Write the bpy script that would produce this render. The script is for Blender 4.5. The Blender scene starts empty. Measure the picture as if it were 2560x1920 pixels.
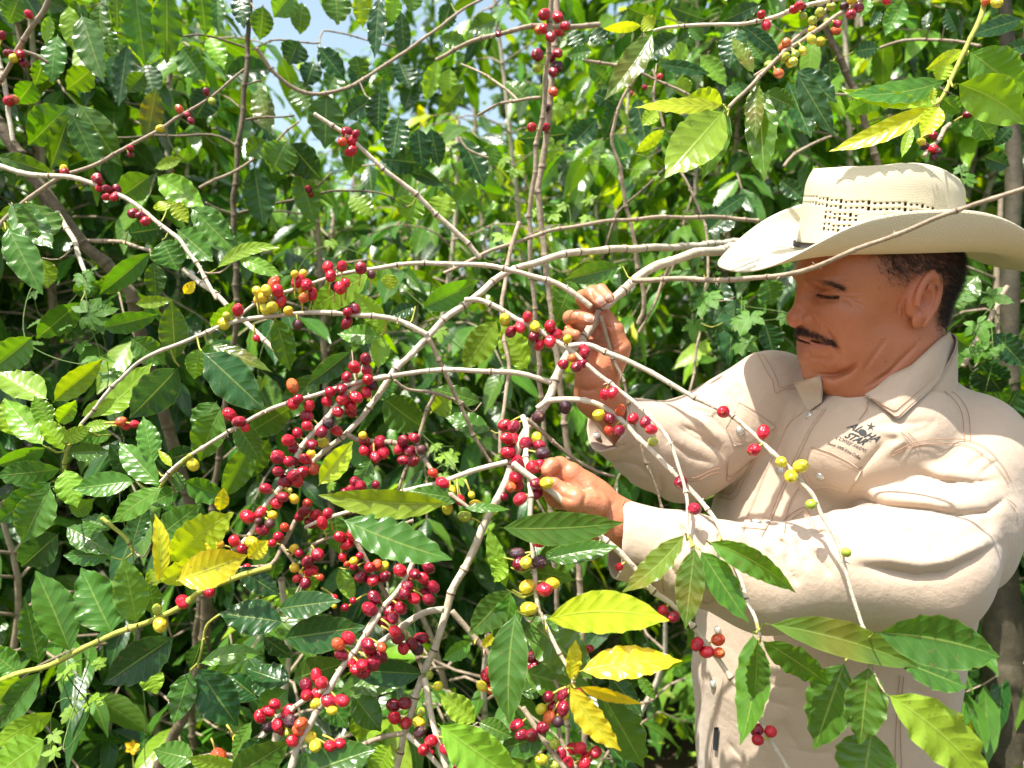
import bpy, math, random
import numpy as np
from mathutils import Vector, Matrix
from mathutils.bvhtree import BVHTree
sc = bpy.context.scene
rad = math.radians
# ------------------------------------------------------------------ camera
CAM_H = 1.62; PITCH = rad(5.0)
cam_d = bpy.data.cameras.new("camera"); cam = bpy.data.objects.new("camera", cam_d)
sc.collection.objects.link(cam); sc.camera = cam
cam.location = (0, 0, CAM_H); cam.rotation_euler = (rad(90) - PITCH, 0, 0)
cam_d.lens = 26; cam_d.sensor_width = 36; cam_d.clip_start = 0.05; cam_d.clip_end = 2000
cam_d.dof.use_dof = True; cam_d.dof.focus_distance = 0.93; cam_d.dof.aperture_fstop = 4.8
# ------------------------------------------------------------------ light
SUN_EL = rad(69); SUN_DIR_XY = Vector((-0.84, -0.54)).normalized()   # towards the sun: behind the camera, to the left
wd = bpy.data.worlds.new("World"); sc.world = wd; wd.use_nodes = True
wn = wd.node_tree.nodes; wl = wd.node_tree.links
bgn = wn.get("Background") or wn.new("ShaderNodeBackground")
sky = wn.new("ShaderNodeTexSky"); sky.sky_type = 'NISHITA'; sky.sun_disc = False
sky.sun_elevation = SUN_EL
sky.sun_rotation = math.atan2(SUN_DIR_XY.x, SUN_DIR_XY.y)
sky.air_density = .75; sky.dust_density = 3.5; sky.ozone_density = .5
shs = wn.new("ShaderNodeHueSaturation"); shs.inputs["Saturation"].default_value = .78; shs.inputs["Value"].default_value = 1.12; shs.inputs["Hue"].default_value = .470
wl.new(sky.outputs[0], shs.inputs["Color"]); wl.new(shs.outputs[0], bgn.inputs[0]); bgn.inputs[1].default_value = 0.13
sun_d = bpy.data.lights.new("sun", 'SUN'); sun = bpy.data.objects.new("sun", sun_d); sc.collection.objects.link(sun)
sun_d.energy = 4.6; sun_d.angle = rad(0.5); sun_d.color = (1.0, 0.955, 0.88)
to_sun = Vector((SUN_DIR_XY.x * math.cos(SUN_EL), SUN_DIR_XY.y * math.cos(SUN_EL), math.sin(SUN_EL)))
sun.rotation_euler = to_sun.to_track_quat('Z', 'Y').to_euler()
sc.view_settings.view_transform = 'Standard'; sc.view_settings.look = 'None'
sc.view_settings.exposure = 1.14; sc.view_settings.gamma = 1.0
# ------------------------------------------------------------------ coordinates
# C-space: X right, Y up, Z depth from the lens (metres); Q: picture coordinates of a 2212 x 1659 print; S: 2560 x 1920
FQ = 26 / 36 * 2212
ca, sa = math.cos(PITCH), math.sin(PITCH)
RM = np.array([[1, 0, 0], [0, sa, ca], [0, ca, -sa]])     # columns applied: world = X*right + Y*up + Z*fwd
def c2w(p):
    p = np.asarray(p, float)
    return p @ RM + np.array([0, 0, CAM_H])
def Q(x, y, z): return np.array([(x - 1106) / FQ * z, (829.5 - y) / FQ * z, z])
def w2c(p):
    return (np.asarray(p, float) - np.array([0, 0, CAM_H])) @ RM.T
def zf(ox, oy, k):                      # picture detail frame -> Q
    return lambda x, y: ((ox + x * k) / 1.157324, (oy + y * k) / 1.157324)
Z3 = zf(1960, 900, .36166); Z4 = zf(1300, 1060, .30136); ZF = zf(1960, 640, .19892); ZH = zf(1360, 660, .24111)
Z1 = zf(1760, 380, .36166); ZC = zf(1700, 800, .36166); ZB = zf(1700, 1500, .38879); SS = zf(0, 0, 1)
rng = np.random.default_rng(7)
# ------------------------------------------------------------------ object helpers
def tag(o, label=None, cat=None, group=None, kind=None):
    if label: o["label"] = label
    if cat: o["category"] = cat
    if group: o["group"] = group
    if kind: o["kind"] = kind
    return o
def empty(name, loc=(0, 0, 0)):
    o = bpy.data.objects.new(name, None); o.location = loc; sc.collection.objects.link(o); o.empty_display_size = .1
    return o
def mesh_data(name, v, f, uv=None, col=None, smooth=True):
    v = np.asarray(v, np.float32); me = bpy.data.meshes.new(name)
    if isinstance(f, np.ndarray):
        k = f.shape[1]; nf = len(f)
        me.vertices.add(len(v)); me.vertices.foreach_set("co", v.ravel())
        me.loops.add(nf * k); me.loops.foreach_set("vertex_index", f.astype(np.int32).ravel())
        me.polygons.add(nf); me.polygons.foreach_set("loop_start", np.arange(0, nf * k, k, dtype=np.int32))
        me.update(calc_edges=True)
    else:
        me.from_pydata([tuple(map(float, a)) for a in v], [], f)
    me.validate()
    if smooth: me.polygons.foreach_set("use_smooth", np.ones(len(me.polygons), bool))
    if uv is not None:
        li = np.zeros(len(me.loops), np.int32); me.loops.foreach_get("vertex_index", li)
        l = me.uv_layers.new(name="UVMap"); l.data.foreach_set("uv", np.asarray(uv, np.float32)[li].ravel())
    if col is not None:
        a = me.color_attributes.new("Col", 'FLOAT_COLOR', 'POINT')
        c = np.ones((len(v), 4), np.float32); c[:, :3] = col
        a.data.foreach_set("color", c.ravel())
    me.update()
    return me
def link(name, me, mat=None, parent=None, loc=(0, 0, 0)):
    o = bpy.data.objects.new(name, me); o.location = loc
    if mat is not None and not me.materials: me.materials.append(mat)
    if parent is not None: o.parent = parent
    sc.collection.objects.link(o)
    return o
def wobj(name, v, f, mat, parent=None, uv=None, col=None, smooth=True, origin=None):
    """world-space vertices -> object whose origin is its thing's origin"""
    if parent is not None:
        org = np.zeros(3); q = parent
        while q is not None: org += np.array(q.location); q = q.parent
        loc = (0, 0, 0)
    else:
        org = np.array(origin if origin is not None else (0, 0, 0), float); loc = org
    return link(name, mesh_data(name, np.asarray(v) - org, f, uv, col, smooth), mat, parent, loc)
# ------------------------------------------------------------------ material helpers
def newmat(name):
    m = bpy.data.materials.new(name); m.use_nodes = True
    nt = m.node_tree; b = nt.nodes["Principled BSDF"]
    return m, nt, b
def nd(nt, t, **k):
    n = nt.nodes.new(t)
    for a, b in k.items():
        if isinstance(a, str) and a.startswith("i_"):
            n.inputs[a[2:].replace("_", " ")].default_value = b
        else: setattr(n, a, b)
    return n
def noise(nt, vec, scale, detail=3, rough=.5):
    n = nt.nodes.new("ShaderNodeTexNoise"); n.inputs["Scale"].default_value = scale
    n.inputs["Detail"].default_value = detail; n.inputs["Roughness"].default_value = rough
    if vec is not None: nt.links.new(vec, n.inputs["Vector"])
    return n.outputs[0]
def ramp(nt, fac, stops):
    n = nt.nodes.new("ShaderNodeValToRGB"); e = n.color_ramp.elements
    while len(e) < len(stops): e.new(.5)
    for k, (p, c) in enumerate(stops): e[k].position = p; e[k].color = (*c, 1) if len(c) == 3 else c
    nt.links.new(fac, n.inputs[0]); return n.outputs[0]
def mix(nt, fac, a, b, mode='MIX'):
    n = nt.nodes.new("ShaderNodeMix"); n.data_type = 'RGBA'; n.blend_type = mode
    for s, v in ((n.inputs[0], fac), (n.inputs[6], a), (n.inputs[7], b)):
        if isinstance(v, (int, float)): s.default_value = v
        elif isinstance(v, tuple): s.default_value = (*v, 1)
        else: nt.links.new(v, s)
    return n.outputs[2]
def mth(nt, op, a, b=0.0, c=0.0):
    n = nt.nodes.new("ShaderNodeMath"); n.operation = op
    for s, v in zip(n.inputs, (a, b, c)):
        if isinstance(v, (int, float)): s.default_value = v
        else: nt.links.new(v, s)
    return n.outputs[0]
def bump(nt, h, dist, strength=1.0, prev=None):
    n = nt.nodes.new("ShaderNodeBump"); n.inputs["Distance"].default_value = dist; n.inputs["Strength"].default_value = strength
    nt.links.new(h, n.inputs["Height"])
    if prev is not None: nt.links.new(prev, n.inputs["Normal"])
    return n.outputs[0]
def objco(nt):
    n = nt.nodes.new("ShaderNodeTexCoord"); return n.outputs["Object"]
# ------------------------------------------------------------------ distance fields
def ell(p, c, r, R=None):
    q = p - np.asarray(c, np.float32)
    if R is not None: q = q @ R.astype(np.float32)
    r = np.asarray(r, np.float32)
    a = q / r; k0 = np.sqrt((a * a).sum(1)) + 1e-9; b = a / r; k1 = np.sqrt((b * b).sum(1)) + 1e-9
    return k0 * (k0 - 1) / k1
def cap(p, a, b, ra, rb):
    a = np.asarray(a, np.float32); b = np.asarray(b, np.float32); ab = b - a; q = p - a
    h = np.clip((q @ ab) / max(float(ab @ ab), 1e-9), 0, 1).astype(np.float32)
    d = q - h[:, None] * ab
    return np.sqrt((d * d).sum(1)) - (ra + (rb - ra) * h)
def smin(a, b, k):
    h = np.clip(.5 + .5 * (b - a) / k, 0, 1); return b + (a - b) * h - k * h * (1 - h)
def smax(a, b, k): return -smin(-a, -b, k)
def rotm(ax, deg):
    return np.array(Matrix.Rotation(rad(deg), 3, ax)).T
def creases(p, items, sharp=False):
    """sum of gaussian ridges/grooves along picture-space polylines: items (pts, amp, width_px)"""
    x = p[:, 0] / p[:, 2] * FQ + 1106; y = 829.5 - p[:, 1] / p[:, 2] * FQ
    out = np.zeros(len(p), np.float32)
    for pts, amp, w in items:
        pts = np.asarray(pts, float)
        lo = pts.min(0) - 3 * w; hi = pts.max(0) + 3 * w
        m = (x > lo[0]) & (x < hi[0]) & (y > lo[1]) & (y < hi[1])
        if not m.any(): continue
        xm, ym = x[m], y[m]; best = np.full(len(xm), 1e9); tt = np.zeros(len(xm)); n = len(pts) - 1
        for i in range(n):
            a, b = pts[i], pts[i + 1]; d = b - a; L = d @ d
            h = np.clip(((xm - a[0]) * d[0] + (ym - a[1]) * d[1]) / L, 0, 1)
            ds = (xm - a[0] - h * d[0]) ** 2 + (ym - a[1] - h * d[1]) ** 2
            q = ds < best; best[q] = ds[q]; tt[q] = (i + h[q]) / n
        fade = np.minimum(1, 4 * np.minimum(tt, 1 - tt) + .15)
        out[m] += amp * fade * (np.exp(-np.sqrt(best) / (.75 * w)) if sharp and amp < 0 else np.exp(-best / (w * w)))
    return out
def sdf_mesh(fn, lo, hi, v):
    lo = np.asarray(lo, float); n = np.ceil((np.asarray(hi) - lo) / (4 * v)).astype(int); s = 4 * v
    g = np.stack(np.meshgrid(*[np.arange(k) for k in n], indexing='ij'), -1).reshape(-1, 3)
    d = fn((lo + (g + .5) * s).astype(np.float32))
    g = g[np.abs(d) < s * 1.9]
    N = n * 4 + 2
    o = np.stack(np.meshgrid(*[np.arange(4)] * 3, indexing='ij'), -1).reshape(-1, 3)
    cells = (g[:, None, :] * 4 + o[None]).reshape(-1, 3).astype(np.int64)
    st = np.array([N[1] * N[2], N[2], 1], np.int64)
    cid = cells @ st
    off = np.array([[i, j, k] for i in (0, 1) for j in (0, 1) for k in (0, 1)], np.int64)
    allid = (cid[:, None] + (off @ st)[None]).ravel()
    u, inv = np.unique(allid, return_inverse=True)
    pc = np.stack([u // st[0], (u // st[1]) % N[1], u % N[2]], 1)
    val = np.empty(len(u), np.float32)
    for i in range(0, len(u), 400000):
        val[i:i + 400000] = fn((lo + pc[i:i + 400000] * v).astype(np.float32))
    cv = val[inv].reshape(-1, 8)
    act = (cv.min(1) < 0) & (cv.max(1) >= 0)
    cv = cv[act]; cells = cells[act]; cid = cid[act]
    order = np.argsort(cid); cid = cid[order]; cv = cv[order]; cells = cells[order]
    acc = np.zeros((len(cid), 3)); cnt = np.zeros(len(cid))
    for a in range(8):
        for ax in (4, 2, 1):
            if a & ax: continue
            b = a | ax; va, vb = cv[:, a], cv[:, b]; m = (va < 0) != (vb < 0)
            t = va[m] / (va[m] - vb[m] + 1e-12)
            acc[m] += off[a] + t[:, None] * (off[b] - off[a]); cnt[m] += 1
    vert = lo + (cells + acc / cnt[:, None]) * v
    faces = []
    def find(ids):
        k = np.clip(np.searchsorted(cid, ids), 0, len(cid) - 1); return k, cid[k] == ids
    for ax, (b, c), e in ((0, (1, 2), 4), (1, (2, 0), 2), (2, (0, 1), 1)):
        m = np.where((cv[:, 0] < 0) != (cv[:, e] < 0))[0]
        i0 = cid[m]; k1, o1 = find(i0 - st[b]); k2, o2 = find(i0 - st[b] - st[c]); k3, o3 = find(i0 - st[c])
        ok = o1 & o2 & o3
        q = np.stack([m, k1, k2, k3], 1)[ok]
        flip = cv[m[ok], 0] >= 0
        q[flip] = q[flip][:, ::-1]
        faces.append(q)
    f = np.concatenate(faces)[:, ::-1]        # C-space is left-handed towards world, reversed below
    return vert, f
# ================================================================== PERSON
def fix_orient(vw, f):
    a, b, c = vw[f[:, 0]], vw[f[:, 1]], vw[f[:, 2]]
    vol = np.einsum('ij,ij->i', a - vw.mean(0), np.cross(b - vw.mean(0), c - vw.mean(0))).sum()
    return f if vol > 0 else f[:, ::-1].copy()
HO = np.array([.484, .1046, .975])       # midpoint between the ears
HROLL = rad(12); CR, SR = math.cos(HROLL), math.sin(HROLL)
def HL(f, s, u): return np.array([HO[0] - f, HO[1] + u * CR - s * SR, HO[2] - (s * CR + u * SR)])
def HLH(f, s, u): return np.array([HO[0] - f, HO[1] + u, HO[2] - s])
def to_local(p):
    s_, u_ = HO[2] - p[:, 2], p[:, 1] - HO[1]
    return np.stack([HO[0] - p[:, 0], s_ * CR - u_ * SR, s_ * SR + u_ * CR], 1).astype(np.float32)
def fr(fn, pts): return [fn(*p) for p in pts]
HEADCR = [
    (fr(ZF, [(300, 1045), (420, 1082), (520, 1098), (640, 1108)]), -.0040, 2.6),
    (fr(ZF, [(300, 1125), (430, 1148), (560, 1140)]), .0012, 7),
    (fr(ZF, [(300, 330), (450, 350), (600, 385), (740, 430)]), .0016, 9),
    (fr(ZF, [(560, 620), (680, 650), (800, 720)]), .0010, 14),
    (fr(ZF, [(820, 560), (900, 620), (930, 700)]), -.0008, 3),
    (fr(ZF, [(1290, 1040), (1130, 1250), (1000, 1440)]), -.0016, 5),
    (fr(ZF, [(1700, 1080), (1500, 1280), (1320, 1470), (1050, 1640)]), -.0024, 5),
    (fr(ZF, [(430, 1490), (640, 1505), (800, 1440), (930, 1360)]), -.0055, 6),
    (fr(ZF, [(480, 1580), (640, 1600), (820, 1540), (960, 1450)]), .0022, 12),
    (fr(ZF, [(470, 800), (560, 960), (640, 1080), (675, 1200), (725, 1330)]), -.0036, 6),
    (fr(ZF, [(730, 515), (840, 520), (980, 545)]), -.0018, 2.2), (fr(ZF, [(700, 545), (800, 590), (860, 660)]), -.0018, 2.2),
    (fr(ZF, [(760, 480), (880, 455), (990, 450)]), -.0015, 2.2), (fr(ZF, [(790, 530), (900, 575), (1000, 620)]), -.0015, 2.2),
    (fr(ZF, [(440, 520), (520, 560), (620, 575), (710, 560)]), -.0016, 3),
    (fr(ZF, [(430, 470), (500, 495), (600, 512), (730, 508)]), -.0026, 2.2),
    (fr(ZF, [(420, 430), (520, 420), (640, 440), (760, 480)]), -.0016, 3),
    (fr(ZF, [(290, 1265), (420, 1280), (560, 1305), (660, 1280)]), -.0022, 6),
    (fr(ZF, [(280, 700), (350, 690), (410, 730), (440, 800)]), -.001, 3),
    (fr(ZF, [(1480, 480), (1440, 620), (1430, 760)]), -.001, 3), (fr(ZF, [(1520, 520), (1500, 640), (1490, 800)]), -.0009, 3),
    (fr(ZF, [(560, 900), (700, 1000), (780, 1200), (760, 1400)]), .0016, 16),
]
EARR = rotm('Z', -22) @ rotm('Y', 14)
def head_sdf(p):
    q = to_local(p); q0 = np.stack([HO[0] - p[:, 0], HO[2] - p[:, 2], p[:, 1] - HO[1]], 1).astype(np.float32)
    qs = q.copy(); qs[:, 1] = np.abs(q[:, 1])
    d = ell(q, (.003, 0, .045), (.096, .075, .085))
    d = smin(d, ell(q, (.050, 0, .035), (.053, .060, .055)), .03)
    d = smin(d, ell(q, (.048, 0, -.018), (.050, .060, .075)), .03)
    d = smin(d, ell(q, (.036, 0, -.058), (.052, .060, .042)), .025)
    d = smin(d, ell(qs, (.060, .037, -.015), (.030, .030, .028)), .020)
    d = smin(d, ell(qs, (.046, .046, -.052), (.030, .018, .028)), .02)
    d = smin(d, ell(q, (.078, 0, -.073), (.019, .022, .018)), .018)
    d = smin(d, ell(qs, (.0865, .026, .036), (.0185, .031, .012)), .010)
    # sockets, lids
    d = smax(d, -ell(qs, (.106, .034, .016), (.022, .021, .012)), .012)
    d = smin(d, ell(qs, (.0765, .033, .014), (.0165, .018, .0135)), .003)
    # nose
    d = smin(d, cap(q, (.094, 0, .022), (.106, 0, -.012), .009, .0095), .011)
    d = smin(d, ell(q, (.1055, 0, -.0185), (.0145, .0150, .0130)), .008)
    d = smin(d, ell(qs, (.0945, .0185, -.0175), (.0125, .0085, .0095)), .003)
    d = smax(d, -ell(qs, (.101, .0085, -.0305), (.0075, .005, .007)), .002)
    # mouth
    d = smin(d, ell(q, (.066, 0, -.045), (.032, .036, .030)), .016)
    d = smin(d, ell(q, (.0915, 0, -.0385), (.011, .024, .009)), .006)
    d = smin(d, ell(q, (.0885, 0, -.0555), (.0105, .019, .0062)), .004)
    arc = q.copy(); arc[:, 0] += 6.0 * q[:, 1] ** 2; arc[:, 2] += 2.0 * q[:, 1] ** 2
    d = smax(d, -ell(arc, (.101, 0, -.0475), (.010, .030, .0016)), .002)
    # double chin and neck
    d = smin(d, ell(q, (.040, 0, -.096), (.050, .056, .024)), .012)
    d = smin(d, cap(q0, (-.018, 0, -.045), (-.020, 0, -.21), .060, .057), .03)
    d = smin(d, cap(q0, (.012, 0, -.10), (.016, 0, -.20), .046, .045), .02)
    # ear (near side s > 0 and far side)
    e = qs - np.array([-.008, .071, .0165], np.float32)
    e = e @ EARR.astype(np.float32)
    x, y, z = e[:, 0] + .010, e[:, 1] - .004, e[:, 2]
    wz = np.where(z > 0, .0185, .0125 + .0060 * np.clip((z + .034) / .034, 0, 1))
    rr = np.sqrt((x / wz) ** 2 + (z / .0325) ** 2)
    plate = np.maximum((rr - 1) * .0165, np.abs(y) - .0028)
    ring = np.sqrt(((rr - .93) * .017) ** 2 + (y - .0050) ** 2) - .0038
    ring = np.where((z < -.012) & (x > -.006), .02, ring)
    anti = np.sqrt(((np.sqrt(((x - .001) / .0115) ** 2 + ((z + .003) / .019) ** 2) - .95) * .012) ** 2 + (y - .0038) ** 2) - .0028
    anti = np.where(x > .006, .02, anti)
    lobe = ell(np.stack([x, y, z], 1), (.001, .0015, -.026), (.0095, .0045, .0105))
    ear = smin(smin(plate, ring, .002), smin(anti, lobe, .002), .002)
    ear = smax(ear, -ell(np.stack([x, y, z], 1), (.004, .005, -.004), (.0075, .0095, .0115)), .002)
    trag = ell(np.stack([x, y, z], 1), (.0135, .001, -.005), (.0048, .0045, .0065))
    root = ell(np.stack([x, y, z], 1), (.009, -.006, -.002), (.012, .008, .022))
    ear = smin(smin(ear, trag, .003), smax(root, -ell(np.stack([x, y, z], 1), (.004, .006, -.004), (.006, .010, .008)), .002), .004)
    d = smin(d, ear, .004)
    front = np.clip((q[:, 1] + .01) * 40, 0, 1)
    return d - creases(p, HEADCR) * front
# ---- hands: joint chains in C-space
def HZ(x, y, z): return Q(*ZH(x, y), z)
FING_R = [  # raised hand: mcp, pip, dip, tip, radii
    ([HZ(640, 640, 1.035), HZ(500, 300, 1.022), HZ(590, 275, .990), HZ(668, 350, .972)], (.0105, .0095, .0088, .0078)),
    ([HZ(570, 690, 1.030), HZ(405, 350, 1.012), HZ(490, 310, .978), HZ(585, 385, .960)], (.0108, .0100, .0092, .0085)),
    ([HZ(470, 760, 1.025), HZ(275, 560, 1.000), HZ(350, 545, .966), HZ(465, 575, .952)], (.0105, .0095, .0088, .0080)),
    ([HZ(390, 850, 1.015), HZ(235, 760, .995), HZ(262, 725, .968), HZ(330, 735, .955)], (.0095, .0082, .0076, .0066)),
]
THUMB_R = ([HZ(600, 1180, 1.005), HZ(795, 870, .985), HZ(735, 680, .982), HZ(645, 535, .990)], (.018, .0125, .0112, .0088))
WR = HZ(545, 1360, 1.025); FOREARM_R = Q(1400, 960, 1.09)
def hand_r(p):
    d = cap(p, WR, HZ(560, 1000, 1.015), .026, .026)
    d = smin(d, cap(p, HZ(470, 1180, 1.008), HZ(430, 900, 1.010), .019, .017), .012)
    d = smin(d, cap(p, HZ(640, 1160, 1.005), HZ(760, 950, .990), .020, .016), .012)
    for J, R in FING_R: d = smin(d, cap(p, HZ(550, 1080, 1.02), J[0], .017, R[0] + .002), .008)
    d = smax(d, -ell(p, HZ(590, 930, .985), (.012, .03, .012)), .012)
    d = smin(d, cap(p, WR, FOREARM_R, .027, .038), .02)
    for J, R in FING_R + [THUMB_R]:
        fd = None
        for i in range(3):
            c = cap(p, J[i], J[i + 1], R[i], R[i + 1])
            fd = c if fd is None else smin(fd, c, .003)
        fd = smin(fd, ell(p, J[1], (R[1] * 1.08,) * 3), .003)
        d = smin(d, fd, .0035)
    hc = [([ZH(545, 640), ZH(540, 800), ZH(560, 1000)], -.0016, 4), ([ZH(830, 820), ZH(760, 880), ZH(700, 900)], -.0015, 4),
          ([ZH(480, 250), ZH(500, 330), ZH(540, 400)], -.0012, 3), ([ZH(345, 480), ZH(355, 560), ZH(340, 640)], -.0012, 3), ([ZH(640, 640), ZH(700, 660), ZH(740, 640)], -.0010, 3),
          ([ZH(700, 960), ZH(760, 1000), ZH(830, 990)], -.0012, 4), ([ZH(360, 1290), ZH(450, 1310), ZH(560, 1290)], -.002, 5)]
    return d - creases(p, hc)
def HB(x, y, z):
    x = x if x > 860 else 860 - (860 - x) * .58
    return Q(*zf(1220, 1020, .24111)(x, y), z + (.016 if x < 860 else 0))
FING_L = [
    ([HB(860, 690, .862), HB(660, 600, .848), HB(520, 600, .838), HB(430, 650, .834)], (.0115, .0100, .0090, .0080)),
    ([HB(830, 760, .868), HB(600, 720, .850), HB(450, 740, .842), HB(360, 780, .838)], (.0115, .0102, .0092, .0082)),
    ([HB(830, 850, .876), HB(600, 850, .860), HB(460, 850, .850), HB(390, 850, .842)], (.0110, .0098, .0088, .0078)),
    ([HB(860, 930, .885), HB(680, 970, .872), HB(560, 960, .862), HB(490, 930, .852)], (.0100, .0088, .0078, .0070)),
]
THUMB_L = ([HB(1120, 1010, .845), HB(900, 960, .832), HB(700, 880, .826), HB(560, 800, .826)], (.016, .0135, .0115, .0092))
WL = Q(1318, 1128, .875); FOREARM_L = Q(1600, 1215, .875)
def hand_l(p):
    d = cap(p, WL, HB(980, 900, .868), .0275, .026)
    for J, R in FING_L: d = smin(d, cap(p, HB(1090, 950, .872), J[0], .020, R[0] + .003), .010)
    d = smin(d, cap(p, WL, FOREARM_L, .0285, .034), .02)
    for J, R in FING_L + [THUMB_L]:
        fd = None
        for i in range(3):
            c = cap(p, J[i], J[i + 1], R[i], R[i + 1]); fd = c if fd is None else smin(fd, c, .003)
        d = smin(d, smin(fd, ell(p, J[1], (R[1] * 1.08,) * 3), .003), .004)
    hc = [([SS(1440, 1200), SS(1465, 1235), SS(1450, 1290)], -.0018, 5), ([SS(1385, 1215), SS(1400, 1240), SS(1440, 1250)], -.0018, 5),
          ([SS(1470, 1200), SS(1500, 1250)], .0016, 6), ([SS(1540, 1250), SS(1500, 1300), SS(1500, 1350)], -.0012, 4)]
    return d - creases(p, hc)
# ---- torso frame
TS = np.array([.77, 0, -.64], np.float32); TS /= np.linalg.norm(TS)
TF = np.array([-TS[2] * -1, 0, -TS[0]], np.float32); TF = np.array([TS[2], 0, -TS[0]], np.float32)
def torso_core(p, grow=0.0):
    """elliptic tube whose axis and radii follow the height"""
    p = p / .945
    ys = np.array([-1.0, -.85, -.62, -.47, -.35, -.25, -.16, -.08, -.02])
    cx = np.interp(p[:, 1], ys, [.50, .492, .484, .478, .488, .502, .518, .532, .542])
    cz = np.interp(p[:, 1], ys, [1.21, 1.20, 1.18, 1.165, 1.155, 1.15, 1.15, 1.14, 1.12])
    A = np.interp(p[:, 1], ys, [.18, .184, .190, .196, .202, .203, .200, .175, .12]) + grow
    B = np.interp(p[:, 1], ys, [.15, .15, .158, .160, .155, .145, .130, .115, .10]) + grow
    x = p[:, 0] - cx; z = p[:, 2] - cz
    s = x * TS[0] + z * TS[2]; f = x * TF[0] + z * TF[2]
    k = np.sqrt((s / A) ** 2 + (f / B) ** 2) + 1e-6
    k2 = np.sqrt((s / A ** 2) ** 2 + (f / B ** 2) ** 2) + 1e-6
    d = k * (k - 1) / k2
    return smax(d, p[:, 1] + .005, .05) * .945
SH_N = Q(2072, 985, .995); EL_N = Q(1975, 1222, .885); SH_F = Q(1668, 868, 1.12); EL_F = Q(1475, 975, 1.12)
def body_sdf(p):
    d = np.full(len(p), 1.0, np.float32)
    def grp(lo, hi, fn):
        lo = np.asarray(lo); hi = np.asarray(hi); m = ((p > lo) & (p < hi)).all(1)
        e = np.maximum(np.maximum(lo - p, p - hi), 0); g = np.sqrt((e * e).sum(1)) + .02
        if m.any(): g[m] = fn(p[m])
        np.minimum(d, g, out=d)
    grp((.32, -.14, .82), (.62, .27, 1.12), head_sdf)
    grp((.03, -.14, .90), (.24, .17, 1.12), hand_r)
    grp((-.02, -.27, .76), (.32, -.06, .94), hand_l)
    return d
def core_sdf(p):       # hidden under the clothes
    d = torso_core(p, -.014)
    d = smin(d, cap(p, SH_N, EL_N, .052, .042), .02); d = smin(d, cap(p, EL_N, FOREARM_L, .042, .038), .02)
    d = smin(d, cap(p, SH_F, EL_F, .05, .042), .02); d = smin(d, cap(p, EL_F, FOREARM_R, .042, .038), .02)
    d = smin(d, cap(p, (.506, -.12, .995), (.53, -.02, 1.06), .06, .075), .03)
    for k in (-1, 1):
        hip = np.array([.53, -.92, 1.21]) + k * .09 * TS; kn = hip + np.array([-.02, -.40, -.03]); an = hip + np.array([.0, -.78, .02])
        d = smin(d, cap(p, hip, kn, .085, .06), .03); d = smin(d, cap(p, kn, an, .058, .04), .02)
    return d
m, nt, b = newmat("skin")
col = nt.nodes.new("ShaderNodeAttribute"); col.attribute_name = "Col"
oc = objco(nt)
n1 = noise(nt, oc, 90, 4, .6); n2 = noise(nt, oc, 18, 2); n3 = noise(nt, oc, 420, 2)
c = mix(nt, mth(nt, 'MULTIPLY', n1, .5), col.outputs[0], (.30, .075, .035))
c = mix(nt, mth(nt, 'MULTIPLY', n2, .30), c, (.62, .27, .13))
sp = ramp(nt, noise(nt, oc, 130, 1), [(.0, (1, 1, 1)), (.24, (1, 1, 1)), (.30, (0, 0, 0)), (1, (0, 0, 0))])
c = mix(nt, mth(nt, 'MULTIPLY', sp, .28), c, (.14, .045, .025))
nt.links.new(c, b.inputs["Base Color"])
b.inputs["Roughness"].default_value = .40
b.inputs["Subsurface Weight"].default_value = .12; b.inputs["Subsurface Radius"].default_value = (.012, .004, .002); b.inputs["Subsurface Scale"].default_value = .6
b.inputs["Specular IOR Level"].default_value = .42
nt.links.new(bump(nt, n3, .0009, .7, bump(nt, n1, .0012, .5)), b.inputs["Normal"])
M_SKIN = m
vb, fb = sdf_mesh(body_sdf, (-.03, -.28, .75), (.64, .28, 1.14), .0013)
vc, fc = sdf_mesh(core_sdf, (.0, -1.74, .78), (.80, .05, 1.42), .008)
vbw, vcw = c2w(vb), c2w(vc)
fb = fix_orient(vbw, fb); fc = fix_orient(vcw, fc)
# pigment
L = to_local(vb.astype(np.float32)); Ls = np.abs(L[:, 1])
base = np.tile(np.array([.45, .162, .074]), (len(vb), 1))
def blob(cen, r, colr, k):
    w = np.exp(-(((L - np.array(cen)) / np.array(r)) ** 2).sum(1)) * k
    base[:] = base * (1 - w[:, None]) + np.array(colr) * w[:, None]
blob((.108, 0, -.018), (.02, .022, .018), (.52, .14, .085), .8)
blob((.07, .05, -.03), (.03, .03, .03), (.52, .16, .07), .6)
blob((-.015, .08, .015), (.03, .02, .04), (.55, .17, .09), .7)
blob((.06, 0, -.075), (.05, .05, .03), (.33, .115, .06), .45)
lip = (L[:, 0] > .07) & (L[:, 2] > -.0635) & (L[:, 2] < -.0405) & (Ls < .026) & (Ls < .9)
w = np.zeros(len(vb)); w[lip] = 1
w *= np.clip((L[:, 2] + .0632) / .003, 0, 1) * np.clip((-.0425 - L[:, 2]) / .003, 0, 1) * np.clip((.026 - Ls) / .004, 0, 1)
base = base * (1 - .75 * w[:, None]) + np.array([.33, .10, .085]) * .75 * w[:, None]
lx, ly = vb[:, 0] / vb[:, 2] * FQ + 1106, 829.5 - vb[:, 1] / vb[:, 2] * FQ
lp = creases(vb.astype(np.float32), [(fr(ZF, [(285, 1110), (400, 1135), (500, 1142), (600, 1130)]), 1.0, 6.5)]) * (vb[:, 0] > .33) * (L[:, 1] > -.01)
base = base * (1 - .8 * lp[:, None]) + np.array([.42, .13, .115]) * .8 * lp[:, None]
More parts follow.
